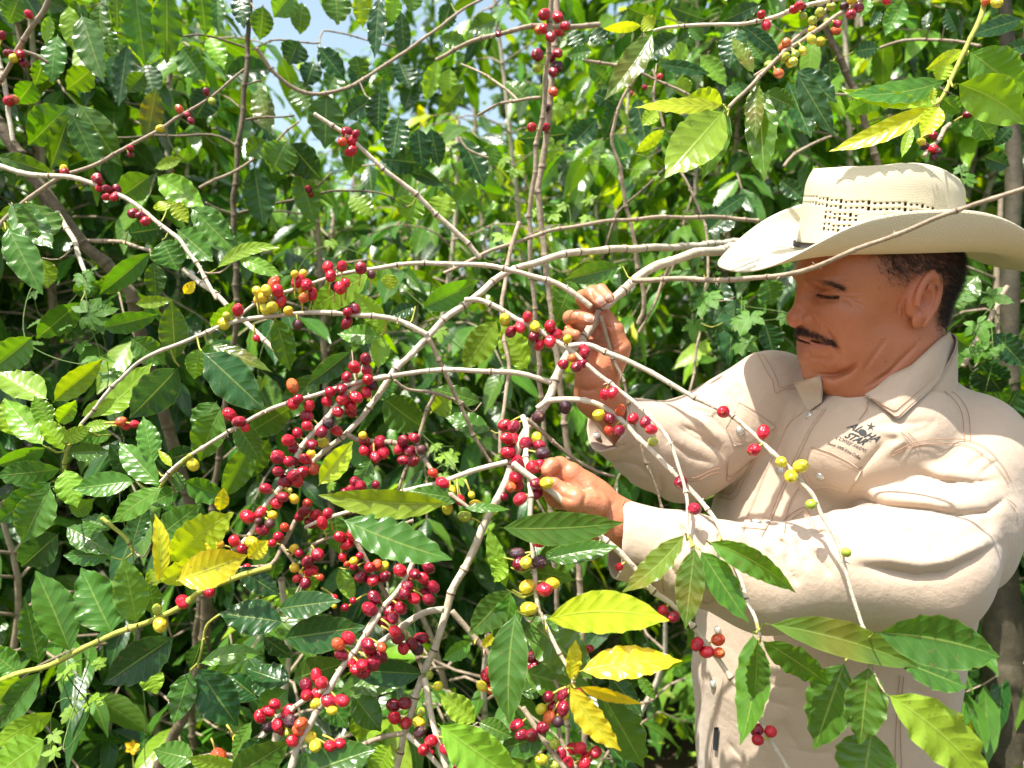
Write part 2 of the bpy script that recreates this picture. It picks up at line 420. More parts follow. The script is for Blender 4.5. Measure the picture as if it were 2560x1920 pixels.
# cropped hair shadow on the scalp behind the temple
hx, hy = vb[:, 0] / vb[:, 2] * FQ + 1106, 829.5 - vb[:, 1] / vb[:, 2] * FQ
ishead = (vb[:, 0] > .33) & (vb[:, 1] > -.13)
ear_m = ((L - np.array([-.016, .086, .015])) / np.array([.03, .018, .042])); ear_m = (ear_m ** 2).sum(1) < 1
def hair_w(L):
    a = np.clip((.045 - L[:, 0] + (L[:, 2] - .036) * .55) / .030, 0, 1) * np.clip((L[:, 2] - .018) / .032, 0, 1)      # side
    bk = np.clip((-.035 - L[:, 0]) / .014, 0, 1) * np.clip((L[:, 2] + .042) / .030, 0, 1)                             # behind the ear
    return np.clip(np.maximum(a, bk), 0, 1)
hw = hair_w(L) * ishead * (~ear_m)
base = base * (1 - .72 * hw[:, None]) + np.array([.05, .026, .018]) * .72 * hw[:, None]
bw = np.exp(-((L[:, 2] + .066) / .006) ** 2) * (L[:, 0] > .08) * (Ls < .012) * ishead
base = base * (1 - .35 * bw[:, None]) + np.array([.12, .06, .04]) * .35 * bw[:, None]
palm = (vb[:, 0] < .30)
base[palm] = np.array([.50, .19, .095])
PORG = c2w(np.array([.53, -1.72, 1.2])); PORG[2] = 0
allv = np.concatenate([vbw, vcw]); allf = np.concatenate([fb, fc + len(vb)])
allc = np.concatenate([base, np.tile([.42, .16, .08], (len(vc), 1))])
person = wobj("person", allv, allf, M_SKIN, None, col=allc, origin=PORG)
tag(person, "man in tan shirt and cream straw cowboy hat bending a branch and picking cherries", "person")
bvh_body = BVHTree.FromPolygons([tuple(v) for v in vbw.tolist()], fb.tolist())
def ray(bvh, x, y):
    d = c2w(Q(x, y, 1.0)) - np.array([0, 0, CAM_H]); d = Vector(d).normalized()
    h, nn, i, dist = bvh.ray_cast(Vector((0, 0, CAM_H)), d)
    if h is None: return None, None
    if nn.dot(d) > 0: nn = -nn
    return np.array(h), np.array(nn)

# ------------------------------------------------------------------ shirt
NARM = [
    (fr(Z3, [(480, 800), (700, 735), (900, 775), (1100, 838), (1300, 850), (1480, 830)]), -.0085, 10),
    (fr(Z3, [(560, 740), (720, 690), (900, 700), (1100, 770), (1300, 790)]), .005, 14),
    (fr(Z3, [(400, 900), (520, 960), (700, 1010), (1000, 1035), (1200, 1075), (1400, 1050), (1540, 950)]), -.0095, 10),
    (fr(Z3, [(420, 860), (600, 900), (850, 950), (1100, 990), (1350, 980)]), .006, 16),
    (fr(Z3, [(1250, 770), (1330, 690), (1400, 660)]), -.004, 7), (fr(Z3, [(1060, 900), (1130, 850), (1200, 850)]), -.004, 6),
    (fr(Z3, [(1350, 800), (1430, 730), (1470, 700)]), -.004, 6),
    (fr(Z3, [(1000, 1370), (1040, 1270), (1100, 1190)]), -.004, 12),
    (fr(Z3, [(500, 1420), (700, 1445), (900, 1485), (1100, 1470), (1300, 1370), (1480, 1270)]), -.009, 14),
    (fr(Z3, [(430, 1350), (700, 1380), (950, 1420), (1150, 1390), (1350, 1290), (1500, 1180)]), .008, 18),
    (fr(Z3, [(180, 1205), (280, 1190), (360, 1250), (420, 1330)]), -.008, 9),
    (fr(Z3, [(300, 1060), (420, 1090), (560, 1150)]), .005, 16), (fr(Z3, [(690, 1110), (800, 1180), (960, 1200)]), -.0035, 14),
    (fr(Z3, [(-40, 1230), (20, 1290), (60, 1400)]), -.008, 8), (fr(Z3, [(90, 1230), (110, 1330), (170, 1450)]), -.007, 9),
    (fr(Z3, [(200, 1300), (260, 1400), (330, 1500)]), -.006, 10), (fr(Z3, [(0, 1340), (40, 1450), (100, 1560)]), -.006, 10),
    (fr(Z3, [(-120, 1300), (-60, 1400), (0, 1520)]), -.006, 10),
    (fr(Z4, [(1320, 830), (1380, 900), (1350, 1050), (1230, 1130)]), -.007, 8), (fr(Z4, [(1480, 850), (1500, 960), (1560, 1050)]), -.007, 8),
    (fr(Z4, [(1640, 900), (1660, 1000), (1700, 1100)]), -.006, 8), (fr(Z4, [(1390, 1000), (1450, 1150), (1560, 1260)]), .008, 12),
    (fr(Z4, [(1200, 1130), (1300, 1250), (1500, 1400)]), -.006, 11), (fr(Z4, [(1400, 1400), (1550, 1480), (1700, 1440)]), -.007, 10),
    (fr(Z4, [(900, 1150), (1050, 1180), (1200, 1160)]), -.003, 9), (fr(Z4, [(1180, 1120), (1200, 1280), (1260, 1420)]), .005, 9),
    (fr(Z3, [(1480, 1270), (1400, 1180), (1380, 1080)]), -.003, 16), (fr(Z3, [(730, 670), (860, 620), (1000, 590), (1180, 575)]), -.003, 7),
    (fr(Z3, [(600, 1290), (800, 1330), (1000, 1330), (1200, 1250)]), .004, 22),
]
FARM = [
    (fr(ZC, [(0, 720), (150, 800), (300, 950)]), -.006, 8), (fr(ZC, [(60, 600), (200, 650), (330, 800)]), -.005, 10),
    (fr(ZC, [(60, 660), (180, 720), (300, 860)]), .005, 10),
    (fr(ZC, [(330, 480), (370, 560), (400, 640)]), -.004, 6), (fr(ZC, [(370, 430), (410, 490), (420, 560)]), -.004, 6),
    (fr(Z4, [(720, 330), (850, 300), (980, 340), (1100, 450)]), -.005, 9), (fr(Z4, [(860, 500), (960, 520), (1090, 600)]), .004, 12),
    (fr(Z4, [(1180, 60), (1260, 160), (1400, 260), (1600, 330)]), -.006, 9), (fr(Z4, [(1300, 20), (1450, 120), (1640, 200)]), -.006, 9),
    (fr(Z4, [(1150, 420), (1180, 520), (1170, 620)]), -.004, 8), (fr(Z4, [(700, 170), (800, 190), (900, 160)]), -.003, 6),
    (fr(Z4, [(780, 250), (860, 240), (960, 180)]), -.003, 6),
]
TORS = [
    (fr(ZC, [(640, 500), (560, 700), (480, 900), (440, 1000)]), -.002, 16), (fr(ZC, [(780, 540), (740, 700), (700, 900)]), .003, 14),
    (fr(ZC, [(560, 1240), (500, 1400), (460, 1500)]), -.003, 14), (fr(ZC, [(380, 1000), (330, 1200), (300, 1400)]), -.003, 14),
    (fr(ZB, [(520, 520), (640, 560), (760, 560)]), -.004, 12), (fr(ZB, [(480, 600), (600, 660), (720, 690)]), -.004, 10),
    (fr(ZB, [(660, 760), (700, 860), (760, 950)]), -.005, 9), (fr(ZB, [(700, 950), (850, 985), (1000, 980)]), -.003, 8),
    (fr(ZB, [(300, 900), (380, 1000), (440, 1100)]), -.004, 10), (fr(ZB, [(1450, 560), (1600, 620), (1750, 700)]), -.004, 14),
    (fr(ZB, [(1280, 500), (1300, 650), (1330, 800)]), .004, 16),
    (fr(Z3, [(600, 470), (760, 430), (900, 440), (1000, 420)]), -.003, 10), (fr(Z3, [(700, 560), (620, 650), (540, 740), (480, 800)]), -.006, 9),
    (fr(Z3, [(640, 480), (800, 510), (820, 560), (700, 650)]), .005, 10), (fr(Z3, [(680, 290), (760, 360), (780, 430)]), -.004, 8),
    (fr(Z3, [(280, 380), (420, 300), (560, 290)]), .003, 14), (fr(Z3, [(870, 520), (980, 470), (1060, 400)]), -.002, 14),
    (fr(ZB, [(560, 350), (700, 420), (800, 500)]), -.003, 10), (fr(ZB, [(1100, 500), (1150, 700), (1150, 900)]), -.002, 20),
    (fr(ZB, [(620, 700), (560, 860), (600, 1080)]), .004, 16),
]
CUFF_L = Q(1336, 1163, .872); CUFF_R = Q(1312, 912, 1.045)
def wob(p, a, k):
    return (a * (np.sin(p[:, 0] * k + 3.1 * p[:, 1] * k * .37) * np.sin(p[:, 1] * k * .9 + p[:, 2] * k * .6 + 1.3)
            + .6 * np.sin(p[:, 1] * k * 1.9 - p[:, 0] * k * 1.3 + 2) * np.sin(p[:, 2] * k * 1.7 + .4))).astype(np.float32)
def narm_sdf(p):
    d = cap(p, SH_N, EL_N, .088, .078)
    d = smin(d, cap(p, Q(2115, 1020, 1.01), Q(2080, 1180, .95), .060, .060), .04)
    d = smin(d, cap(p, EL_N, Q(1650, 1248, .872), .076, .060), .03)
    d = smin(d, cap(p, Q(1650, 1248, .872), Q(1480, 1205, .872), .060, .048), .02)
    d = smin(d, cap(p, Q(1480, 1205, .872), CUFF_L, .048, .047), .02)
    d = smax(d, -(p - CUFF_L) @ ((EL_N - CUFF_L) / np.linalg.norm(EL_N - CUFF_L)).astype(np.float32) - .004, .003)
    for x, y, z in ((1536, 1155, .855), (1578, 1150, .86), (1626, 1158, .862), (1672, 1168, .864), (1735, 1175, .868)):
        d = smin(d, ell(p, Q(x, y + 14, z), (.015, .017, .03)), .010)
    d = d - creases(p, NARM, True) - wob(p, .0012, 34)
    return smax(d, -cap(p, Q(1270, 1150, .872), Q(1420, 1185, .872), .0432, .0415), .002)
def farm_sdf(p):
    d = cap(p, SH_F, EL_F, .078, .070)
    d = smin(d, cap(p, EL_F, Q(1400, 955, 1.085), .070, .058), .03)
    d = smin(d, cap(p, Q(1400, 955, 1.085), CUFF_R, .056, .044), .02)
    ax = (EL_F - CUFF_R) / np.linalg.norm(EL_F - CUFF_R)
    d = smax(d, -(p - CUFF_R) @ ax.astype(np.float32) - .002, .003)
    d = d - creases(p, FARM, True) - wob(p, .0010, 40)
    return smax(d, -cap(p, CUFF_R - ax * .05, CUFF_R + ax * .07, .041, .040), .002)
def shirt_sdf(p):
    t = torso_core(p)
    t = smin(t, cap(p, SH_F + np.array([.03, -.01, .0]), np.array([.525, -.045, 1.04]), .066, .082), .03)
    t = smin(t, cap(p, SH_N + np.array([-.02, .0, .0]), np.array([.520, -.052, 1.00]), .078, .082), .03)
    t = smin(t, cap(p, (.520, -.066, 1.03), (.482, -.074, .968), .088, .084), .035)
    t = smin(t, ell(p, (.448, -.092, .985), (.070, .055, .070)), .03)
    t = t - creases(p, TORS, True) - wob(p, .0012, 26)
    # open neck
    t = smax(t, -cap(p, (.494, -.012, .995), (.505, .10, .985), .066, .085), .004)
    t = smax(t, -cap(p, (.446, .008, .950), (.440, .08, .93), .032, .06), .006)
    t = smax(t, -1.12 - p[:, 1], .002)                      # hem
    d = smin(t, farm_sdf(p), .012)
    d = smin(d, narm_sdf(p), .010)
    return d
m, nt, b = newmat("shirt_cotton")
oc = objco(nt)
cc = mix(nt, noise(nt, oc, 14, 4), (.475, .36, .262), (.545, .43, .32))
cc = mix(nt, mth(nt, 'MULTIPLY', noise(nt, oc, 900, 2), .25), cc, (.33, .23, .155))
nt.links.new(cc, b.inputs["Base Color"]); b.inputs["Roughness"].default_value = .85
b.inputs["Sheen Weight"].default_value = .25; b.inputs["Specular IOR Level"].default_value = .2
mpw = nt.nodes.new("ShaderNodeMapping"); mpw.inputs["Rotation"].default_value = (.3, .5, .6); mpw.inputs["Scale"].default_value = (1, .45, 1.6); nt.links.new(oc, mpw.inputs[0])
rn = nt.nodes.new("ShaderNodeTexNoise"); rn.noise_type = 'RIDGED_MULTIFRACTAL'; rn.inputs["Scale"].default_value = 7.5; rn.inputs["Detail"].default_value = 3; rn.inputs["Distortion"].default_value = .9; nt.links.new(mpw.outputs[0], rn.inputs["Vector"]); rdg = rn.outputs[0]
w1 = noise(nt, oc, 1400, 2); w2 = noise(nt, oc, 45, 5, .65)
nt.links.new(bump(nt, w1, .0006, .5, bump(nt, w2, .006, .35, bump(nt, rdg, .012, .50))), b.inputs["Normal"])
M_SHIRT = m
vs, fs = sdf_mesh(shirt_sdf, (.09, -1.14, .74), (.80, .06, 1.40), .0021)
vsw = c2w(vs); fs = fix_orient(vsw, fs)
shirt = wobj("shirt", vsw, fs, M_SHIRT, person)
bvh_shirt = BVHTree.FromPolygons([tuple(v) for v in vsw.tolist()], fs.tolist())
m, nt, b = newmat("stitch_thread"); b.inputs["Base Color"].default_value = (.36, .20, .12, 1); b.inputs["Roughness"].default_value = .8; M_STITCH = m
m, nt, b = newmat("shirt_seam"); nt.links.new(mix(nt, noise(nt, objco(nt), 60, 3), (.47, .34, .24), (.54, .42, .31)), b.inputs["Base Color"]); b.inputs["Roughness"].default_value = .85; M_SEAM = m
def densify(pts, step):
    pts = np.asarray(pts, float); out = []
    # Catmull-Rom through the points
    P = np.vstack([2 * pts[0] - pts[1], pts, 2 * pts[-1] - pts[-2]])
    for i in range(1, len(P) - 2):
        n = max(1, int(np.linalg.norm(P[i + 1] - P[i]) / step)); t = np.arange(n)[:, None] / n
        a, b_, c_, d_ = P[i - 1], P[i], P[i + 1], P[i + 2]
        out.append(.5 * ((2 * b_) + (-a + c_) * t + (2 * a - 5 * b_ + 4 * c_ - d_) * t ** 2 + (-a + 3 * b_ - 3 * c_ + d_) * t ** 3))
    out.append(pts[-1:]); return np.vstack(out)
def tube(pts, r, ns=6, closed=True):
    pts = np.asarray(pts, float); n = len(pts); r = np.broadcast_to(np.asarray(r, float), (n,))
    tg = np.gradient(pts, axis=0); tg /= np.linalg.norm(tg, axis=1)[:, None] + 1e-12
    up = np.array([.13, .21, .97]); V = []; 
    nrm = np.cross(tg[0], up); nrm /= np.linalg.norm(nrm)
    for i in range(n):
        nrm = nrm - tg[i] * (nrm @ tg[i]); nrm /= np.linalg.norm(nrm) + 1e-12
        bn = np.cross(tg[i], nrm)
        a = np.arange(ns) / ns * 2 * np.pi
        V.append(pts[i] + r[i] * (np.cos(a)[:, None] * nrm + np.sin(a)[:, None] * bn))
    F = []
    for i in range(n - 1):
        for j in range(ns):
            k = (j + 1) % ns; F.append((i * ns + j, i * ns + k, (i + 1) * ns + k, (i + 1) * ns + j))
    V = np.vstack(V)
    if closed:
        V = np.vstack([V, pts[:1] - tg[:1] * r[0] * .3, pts[-1:] + tg[-1:] * r[-1] * .6]); e = len(V)
        for j in range(ns):
            k = (j + 1) % ns; F.append((e - 2, k, j, j)); F.append((e - 1, (n - 1) * ns + j, (n - 1) * ns + k, (n - 1) * ns + k))
    return V, F
def merge(parts):
    V, F, o = [], [], 0
    for v, f in parts:
        V.append(v); F += [tuple(x + o for x in q) for q in f]; o += len(v)
    F = [q if len(set(q)) == len(q) else tuple(dict.fromkeys(q)) for q in F]
    return np.vstack(V), F
def on_surf(bvh, pts, lift, step=3):
    out = []
    for x, y in densify(pts, step):
        h, nn = ray(bvh, x, y)
        if h is not None: out.append(h + nn * lift)
    return np.array(out)
def smooth_line(a, it=2):
    for _ in range(it):
        b_ = a.copy(); b_[1:-1] = (a[:-2] + 2 * a[1:-1] + a[2:]) / 4; a = b_
    return a
STITCH = [
    # placket, both edges
    fr(ZC, [(1000, 620), (900, 760), (800, 960), (700, 1180), (620, 1380), (560, 1500)]),
    fr(ZC, [(860, 640), (760, 720), (690, 870), (600, 1060), (520, 1260), (430, 1460)]),
    # far yoke, its point
    fr(ZC, [(540, 240), (590, 340), (640, 430), (660, 505), (720, 480), (820, 470), (950, 410)]),
    fr(ZC, [(575, 245), (630, 330), (670, 420), (685, 465), (760, 455), (940, 385)]),
    # far pocket
    fr(ZC, [(410, 600), (520, 670), (640, 760)]), fr(ZC, [(425, 580), (530, 640), (650, 735)]),
    fr(ZC, [(330, 740), (370, 850), (470, 850), (500, 850)]), fr(ZC, [(345, 730), (385, 830), (500, 835)]),
    fr(ZC, [(335, 940), (325, 1110), (440, 1010), (520, 950)]), fr(ZC, [(320, 980), (340, 1080), (500, 960)]),
    fr(ZC, [(270, 1225), (380, 1235), (440, 1120), (520, 960)]), fr(ZC, [(275, 1195), (360, 1200), (420, 1100), (500, 960)]),
    # sleeve seam of the far arm
    fr(ZC, [(50, 1090), (120, 1080), (200, 1040), (270, 1020)]), fr(ZC, [(50, 1110), (120, 1105), (200, 1065), (265, 1050)]),
    # near pocket and flap
    fr(Z3, [(200, 610), (330, 650), (450, 710), (540, 770)]), fr(Z3, [(195, 630), (320, 670), (440, 730), (520, 775)]),
    fr(Z3, [(140, 790), (190, 885), (300, 880), (410, 905)]), fr(Z3, [(160, 780), (210, 860), (300, 855), (410, 885)]),
    fr(Z3, [(0, 1110), (60, 1060), (150, 1020), (190, 1100), (210, 1160)]), fr(Z3, [(50, 1110), (100, 1070), (150, 1050), (185, 1150)]),
    fr(Z3, [(110, 880), (60, 960), (20, 1080), (0, 1200)]),
    # near yoke / shoulder seams
    fr(Z3, [(1040, 190), (1150, 260), (1220, 370), (1240, 560)]), fr(Z3, [(1060, 180), (1190, 250), (1265, 370), (1285, 560)]),
    fr(Z3, [(740, 660), (860, 605), (1000, 580), (1200, 580), (1350, 640), (1480, 760), (1545, 860)]),
    fr(Z3, [(760, 630), (880, 575), (1050, 548), (1230, 552), (1390, 615), (1500, 730), (1565, 850)]),
    fr(Z3, [(800, 500), (870, 560), (920, 610)]), fr(Z3, [(850, 505), (910, 560), (950, 600)]),
    fr(Z3, [(1530, 960), (1590, 1010), (1590, 1060)]), fr(Z3, [(580, 290), (570, 350), (520, 420)]),
    # near cuff
    fr(Z4, [(870, 640), (820, 800), (770, 960), (740, 1120), (740, 1250)]),
    fr(Z4, [(1080, 1060), (1090, 1200), (1110, 1330)]), fr(Z4, [(1190, 1020), (1180, 1200), (1200, 1390)]),
    # lower placket and side seam
    fr(ZB, [(165, 470), (130, 700), (100, 900), (85, 1080)]), fr(ZB, [(285, 500), (240, 760), (210, 950), (195, 1080)]),
    fr(ZB, [(1410, 480), (1395, 620), (1385, 800), (1380, 950), (1380, 1080)]), fr(ZB, [(1435, 490), (1420, 640), (1412, 800), (1415, 950), (1420, 1080)]),
]
parts = []
for L_ in STITCH:
    a = on_surf(bvh_shirt, L_, .0019, 2)
    if len(a) > 3:
        a = smooth_line(a, 1)
        keep = np.linalg.norm(np.diff(a, axis=0), axis=1) < .03
        runs = np.split(a, np.where(~keep)[0] + 1)
        for r_ in runs:
            if len(r_) > 2:
                V, F = tube(r_, .00042, 4, False); wobj("stitching", V, F, M_STITCH, shirt)
# snaps
m, nt, b = newmat("snap_pearl"); b.inputs["Base Color"].default_value = (.50, .49, .44, 1); b.inputs["Metallic"].default_value = .35; b.inputs["Roughness"].default_value = .18; M_SNAP = m
m, nt, b = newmat("snap_metal"); b.inputs["Base Color"].default_value = (.75, .74, .72, 1); b.inputs["Metallic"].default_value = 1; b.inputs["Roughness"].default_value = .25; M_METAL = m
def lathe(prof, n=20):
    V = []; F = []
    for r_, z_ in prof:
        for k in range(n): V.append((r_ * math.cos(2 * math.pi * k / n), r_ * math.sin(2 * math.pi * k / n), z_))
    for i in range(len(prof) - 1):
        for k in range(n): F.append((i * n + k, i * n + (k + 1) % n, (i + 1) * n + (k + 1) % n, (i + 1) * n + k))
    F.append(tuple(range(n - 1, -1, -1))); F.append(tuple((len(prof) - 1) * n + k for k in range(n)))
    return np.array(V), F
SN = [ZC(902, 665), ZC(415, 762), ZC(524, 1408), Z3(254, 803), ZC(695, 1040), Z4(990, 1300), Z4(635, 105), ZB(250, 195), ZB(218, 540)]
pv, pf = lathe([(.0052, 0), (.0055, .001), (.0050, .0020), (.0036, .0030), (.0016, .0034)]); me_cap = mesh_data("snap", pv, pf)
rv, rf = lathe([(.0064, -.001), (.0066, .0006), (.0058, .0016), (.0052, .0012)]); me_rim = mesh_data("snap_rim", rv, rf)
for s_ in SN:
    h, nn = ray(bvh_shirt, *s_)
    if h is None: continue
    o = link("snap_button", me_cap if me_cap.users == 0 else me_cap, M_SNAP, shirt, tuple(h + nn * .0019 - PORG))
    o.rotation_euler = Vector(nn).to_track_quat('Z', 'Y').to_euler()
    link("rim", me_rim, M_METAL, o)
# black label on the lower placket
m, nt, b = newmat("black_tab"); b.inputs["Base Color"].default_value = (.02, .022, .03, 1); b.inputs["Roughness"].default_value = .6; M_TAB = m
def slab_on(bvh, poly_rows, lift, th):
    """rows of picture points laid on a surface, then given thickness"""
    rows = []
    for r_ in poly_rows:
        rr = []
        for x, y in r_:
            h, nn = ray(bvh, x, y); rr.append(h + nn * lift)
        rows.append(rr)
    return rows
def grid_mesh(rows, th, ref=None):
    A = np.array(rows); n, k = A.shape[:2]
    du = np.gradient(A, axis=0); dv = np.gradient(A, axis=1); N = np.cross(du, dv); N /= np.linalg.norm(N, axis=2)[..., None] + 1e-12
    if (N.mean((0, 1)) @ (A.mean((0, 1)) - np.array([0, 0, CAM_H]))) > 0: N = -N
    V = np.concatenate([(A + N * th / 2).reshape(-1, 3), (A - N * th / 2).reshape(-1, 3)]); o = n * k; F = []
    for i in range(n - 1):
        for j in range(k - 1):
            q = (i * k + j, i * k + j + 1, (i + 1) * k + j + 1, (i + 1) * k + j); F.append(q); F.append(tuple(x + o for x in q[::-1]))
    ring = [i for i in range(k)] + [i * k + k - 1 for i in range(1, n)] + [(n - 1) * k + j for j in range(k - 2, -1, -1)] + [i * k for i in range(n - 2, 0, -1)]
    for a, b_ in zip(ring, ring[1:] + ring[:1]): F.append((a, b_, b_ + o, a + o))
    # both sides stay consistent enough for two-sided cloth
    return V, F
def bil(c00, c01, c11, c10, n, k):
    c00, c01, c11, c10 = map(np.array, (c00, c01, c11, c10)); out = []
    for i in range(n):
        t = i / (n - 1); a = c00 + (c10 - c00) * t; b_ = c01 + (c11 - c01) * t
        out.append([tuple(a + (b_ - a) * j / (k - 1)) for j in range(k)])
    return out
# placket strips and pocket flaps: a second layer of cloth
def slab_between(a, b_, n, k, lift, th):
    A_, B_ = spread(a, n), spread(b_, n); rows = []
    for i in range(n):
        rr_ = []
        for j in range(k):
            q = A_[i] + (B_[i] - A_[i]) * j / (k - 1); h, nn = ray(bvh_shirt, *q)
            if h is None: return None
            rr_.append(h + nn * lift)
        rows.append(rr_)
    return grid_mesh(rows, th)
def spread(pts, n):
    pts = np.asarray(pts, float); s = np.concatenate([[0], np.cumsum(np.linalg.norm(np.diff(pts[:, :2], axis=0), axis=1))]); t = np.linspace(0, s[-1], n)
    return np.stack([np.interp(t, s, pts[:, k]) for k in range(pts.shape[1])], 1)
for nm_, a_, b2_, n_, k_, lift_ in (
    ("placket", fr(ZC, [(850, 640), (745, 725), (675, 870), (585, 1060), (505, 1260), (425, 1440)]), fr(ZC, [(1015, 620), (915, 760), (815, 960), (715, 1180), (635, 1380), (590, 1455)]), 60, 10, .0009),
    ("placket", fr(ZB, [(178, 460), (148, 620), (120, 820), (92, 1010)]), fr(ZB, [(296, 500), (270, 640), (235, 840), (205, 1020)]), 40, 8, .0009),
    ("pocket_flap", fr(Z3, [(198, 600), (330, 640), (450, 700), (545, 765)]), fr(Z3, [(130, 790), (195, 900), (310, 892), (440, 915)]), 26, 14, .0012),
    ("pocket_flap", fr(ZC, [(412, 572), (520, 630), (655, 730)]), fr(ZC, [(318, 745), (368, 868), (520, 858)]), 22, 14, .0012)):
    g_ = slab_between(a_, b2_, n_, k_, lift_, .0018)
    if g_: wobj(nm_, g_[0], g_[1], M_SHIRT, shirt)
rows = slab_on(bvh_shirt, bil(ZB(232, 815), ZB(258, 815), ZB(245, 965), ZB(222, 960), 6, 3), .0028, .001)
V, F = grid_mesh(rows, .0012); wobj("fabric_tab", V, F, M_TAB, shirt)
# ---- collar
def spread(pts, n):
    pts = np.asarray(pts, float); s = np.concatenate([[0], np.cumsum(np.linalg.norm(np.diff(pts[:, :2], axis=0), axis=1))]); t = np.linspace(0, s[-1], n)
    return np.stack([np.interp(t, s, pts[:, k]) for k in range(pts.shape[1])], 1)
def dep(x, y, off, dflt):
    best = None
    for bv in (bvh_shirt, bvh_body):
        h, nn = ray(bv, x, y)
        if h is not None:
            z = w2c(h)[2]; best = z if best is None else min(best, z)
    return (best if best is not None else dflt) - off
def leaf_patch(inner, outer, n=26, k=8, bulge=.006, th=.0022):
    I = spread(inner, n); O = spread(outer, n); rows = []
    for i in range(n):
        r_ = []
        for j in range(k):
            t = j / (k - 1); r_.append(I[i] * (1 - t) + O[i] * t)
        rows.append(r_)
    G = np.array(rows)
    for i in range(n):
        for j in range(k): G[i, j, 2] = min(G[i, j, 2], dep(G[i, j, 0], G[i, j, 1], .0045, 9))
    for _ in range(6):
        Z = G[..., 2].copy(); Zp = np.pad(Z, 1, mode='edge'); G[..., 2] = np.minimum(Z, (Zp[:-2, 1:-1] + Zp[2:, 1:-1] + Zp[1:-1, :-2] + Zp[1:-1, 2:]) / 4)
    rows = [[c2w(Q(*G[i, j]) * (1 - bulge * math.sin(math.pi * j / (k - 1)) / G[i, j, 2])) for j in range(k)] for i in range(n)]
    return grid_mesh(rows, th), rows
inner = [(2050, 716, .985), (2012, 748, .925), (1968, 790, .912), (1922, 812, .915), (1893, 838, .925), (1868, 854, .94)]
outer = [(2068, 764, .985), (2049, 794, .955), (2002, 848, .935), (1966, 880, .930), (1938, 907, .930), (1886, 862, .938)]
inner = [(x, y, min(z, dep(x, y, .004, z))) for x, y, z in inner]
outer = [(x, y, min(z, dep(x, y, .004, z))) for x, y, z in outer]
(V, F), crow = leaf_patch(inner, outer)
collar = wobj("collar", V, F, M_SHIRT, shirt)
inner2 = [(1772, 812, 1.03), (1776, 840, 1.02), (1776, 868, 1.01)]; outer2 = [(1716, 826, 1.05), (1730, 858, 1.04), (1748, 889, 1.02)]
inner2 = [(x, y, min(z, dep(x, y, .004, z))) for x, y, z in inner2]; outer2 = [(x, y, min(z, dep(x, y, .004, z))) for x, y, z in outer2]
(V, F), _ = leaf_patch(inner2, outer2, 12, 6, .004); wobj("collar", V, F, M_SHIRT, shirt)
# collar stand round the back of the neck
cs = []
for t in np.linspace(-.35, 1.15, 26):
    a = t * math.pi; cx_, cz_ = .508 + .078 * math.sin(a) * 1.0, .995 - .078 * math.cos(a)
    yy = -.005 + .055 * np.clip(math.sin(a), 0, 1) - .03 * (1 - np.clip(math.sin(a), 0, 1))
    cs.append([c2w((cx_, yy + h_, cz_)) for h_ in np.linspace(-.035, .018, 5)])
V, F = grid_mesh(cs, .002); wobj("collar_stand", V, F, M_SHIRT, shirt)
# collar edge stitching
def row_at(rows, t):
    out = []
    for r_ in rows:
        x = t * (len(r_) - 1); i = int(min(x, len(r_) - 2)); out.append(np.array(r_[i]) * (1 - x + i) + np.array(r_[i + 1]) * (x - i))
    return np.array(out)
parts = []
for t in (.80, .95):
    a = row_at(crow, t); dirc = (np.array([0, 0, CAM_H]) - a); dirc /= np.linalg.norm(dirc, axis=1)[:, None]
    V, F = tube(a + dirc * .0016, .0005, 4, False); wobj("stitching", V, F, M_STITCH, collar)
# ---- embroidered writing on the chest
m, nt, b = newmat("embroidery"); b.inputs["Base Color"].default_value = (.025, .028, .03, 1); b.inputs["Roughness"].default_value = .7; M_EMB = m
ZL = zf(2050, 1030, .090416)
def write(txt, p0, p1, hpx, slant=0.35, stretch=None, bold=.0, sag=0.0, normal=(0, 0)):
    """letters laid on the shirt along p0->p1 (baseline), cap height hpx"""
    cu = bpy.data.curves.new("t", 'FONT'); cu.body = txt; cu.size = 1.0; cu.extrude = 0; cu.offset = bold; cu.resolution_u = 3
    ob = bpy.data.objects.new("t", cu); sc.collection.objects.link(ob); bpy.context.view_layer.update()
    dg = bpy.context.evaluated_depsgraph_get(); me = bpy.data.meshes.new_from_object(ob.evaluated_get(dg))
    v = np.array([x.co[:] for x in me.vertices]); f = [tuple(q.vertices) for q in me.polygons]
    bpy.data.objects.remove(ob); bpy.data.curves.remove(cu); bpy.data.meshes.remove(me)
    w = v[:, 0].max() - v[:, 0].min(); v[:, 0] -= v[:, 0].min(); v[:, 0] += v[:, 1] * slant * 0
    p0 = np.array(p0, float); p1 = np.array(p1, float); d = p1 - p0; Ln = np.linalg.norm(d); d /= Ln; up = np.array([d[1], -d[0]])
    out = []
    for x, y, _ in v:
        t = x / w; q = p0 + d * (t * Ln + y / .7 * hpx * slant) + up * (y / .7 * hpx + sag * 4 * t * (1 - t))
        h, nn = ray(bvh_shirt, *q); out.append((h + nn * .0006) if h is not None else np.array([0, 0, 0.]))
    return np.array(out), f
parts = [write("AL", ZL(730, 430), ZL(1060, 570), 16, .75, bold=.02), write("HA", ZL(1210, 690), ZL(1560, 830), 15, .75, bold=.02),
         write("STAR", ZL(660, 690), ZL(1200, 915), 15, .75, bold=.03), write("TM", ZL(1300, 800), ZL(1390, 845), 4, .3),
         write("COFFEE FARMS", ZL(410, 725), ZL(1230, 1110), 8, .75), write("Sweet 100% Kona Coffee", ZL(190, 890), ZL(1100, 1325), 7, .3, bold=.01, sag=3)]
star = []
for k in range(10):
    a = math.pi / 2 + k * math.pi / 5 - .15; r_ = 11 if k % 2 == 0 else 3.2
    star.append((r_ * math.cos(a), -r_ * math.sin(a)))
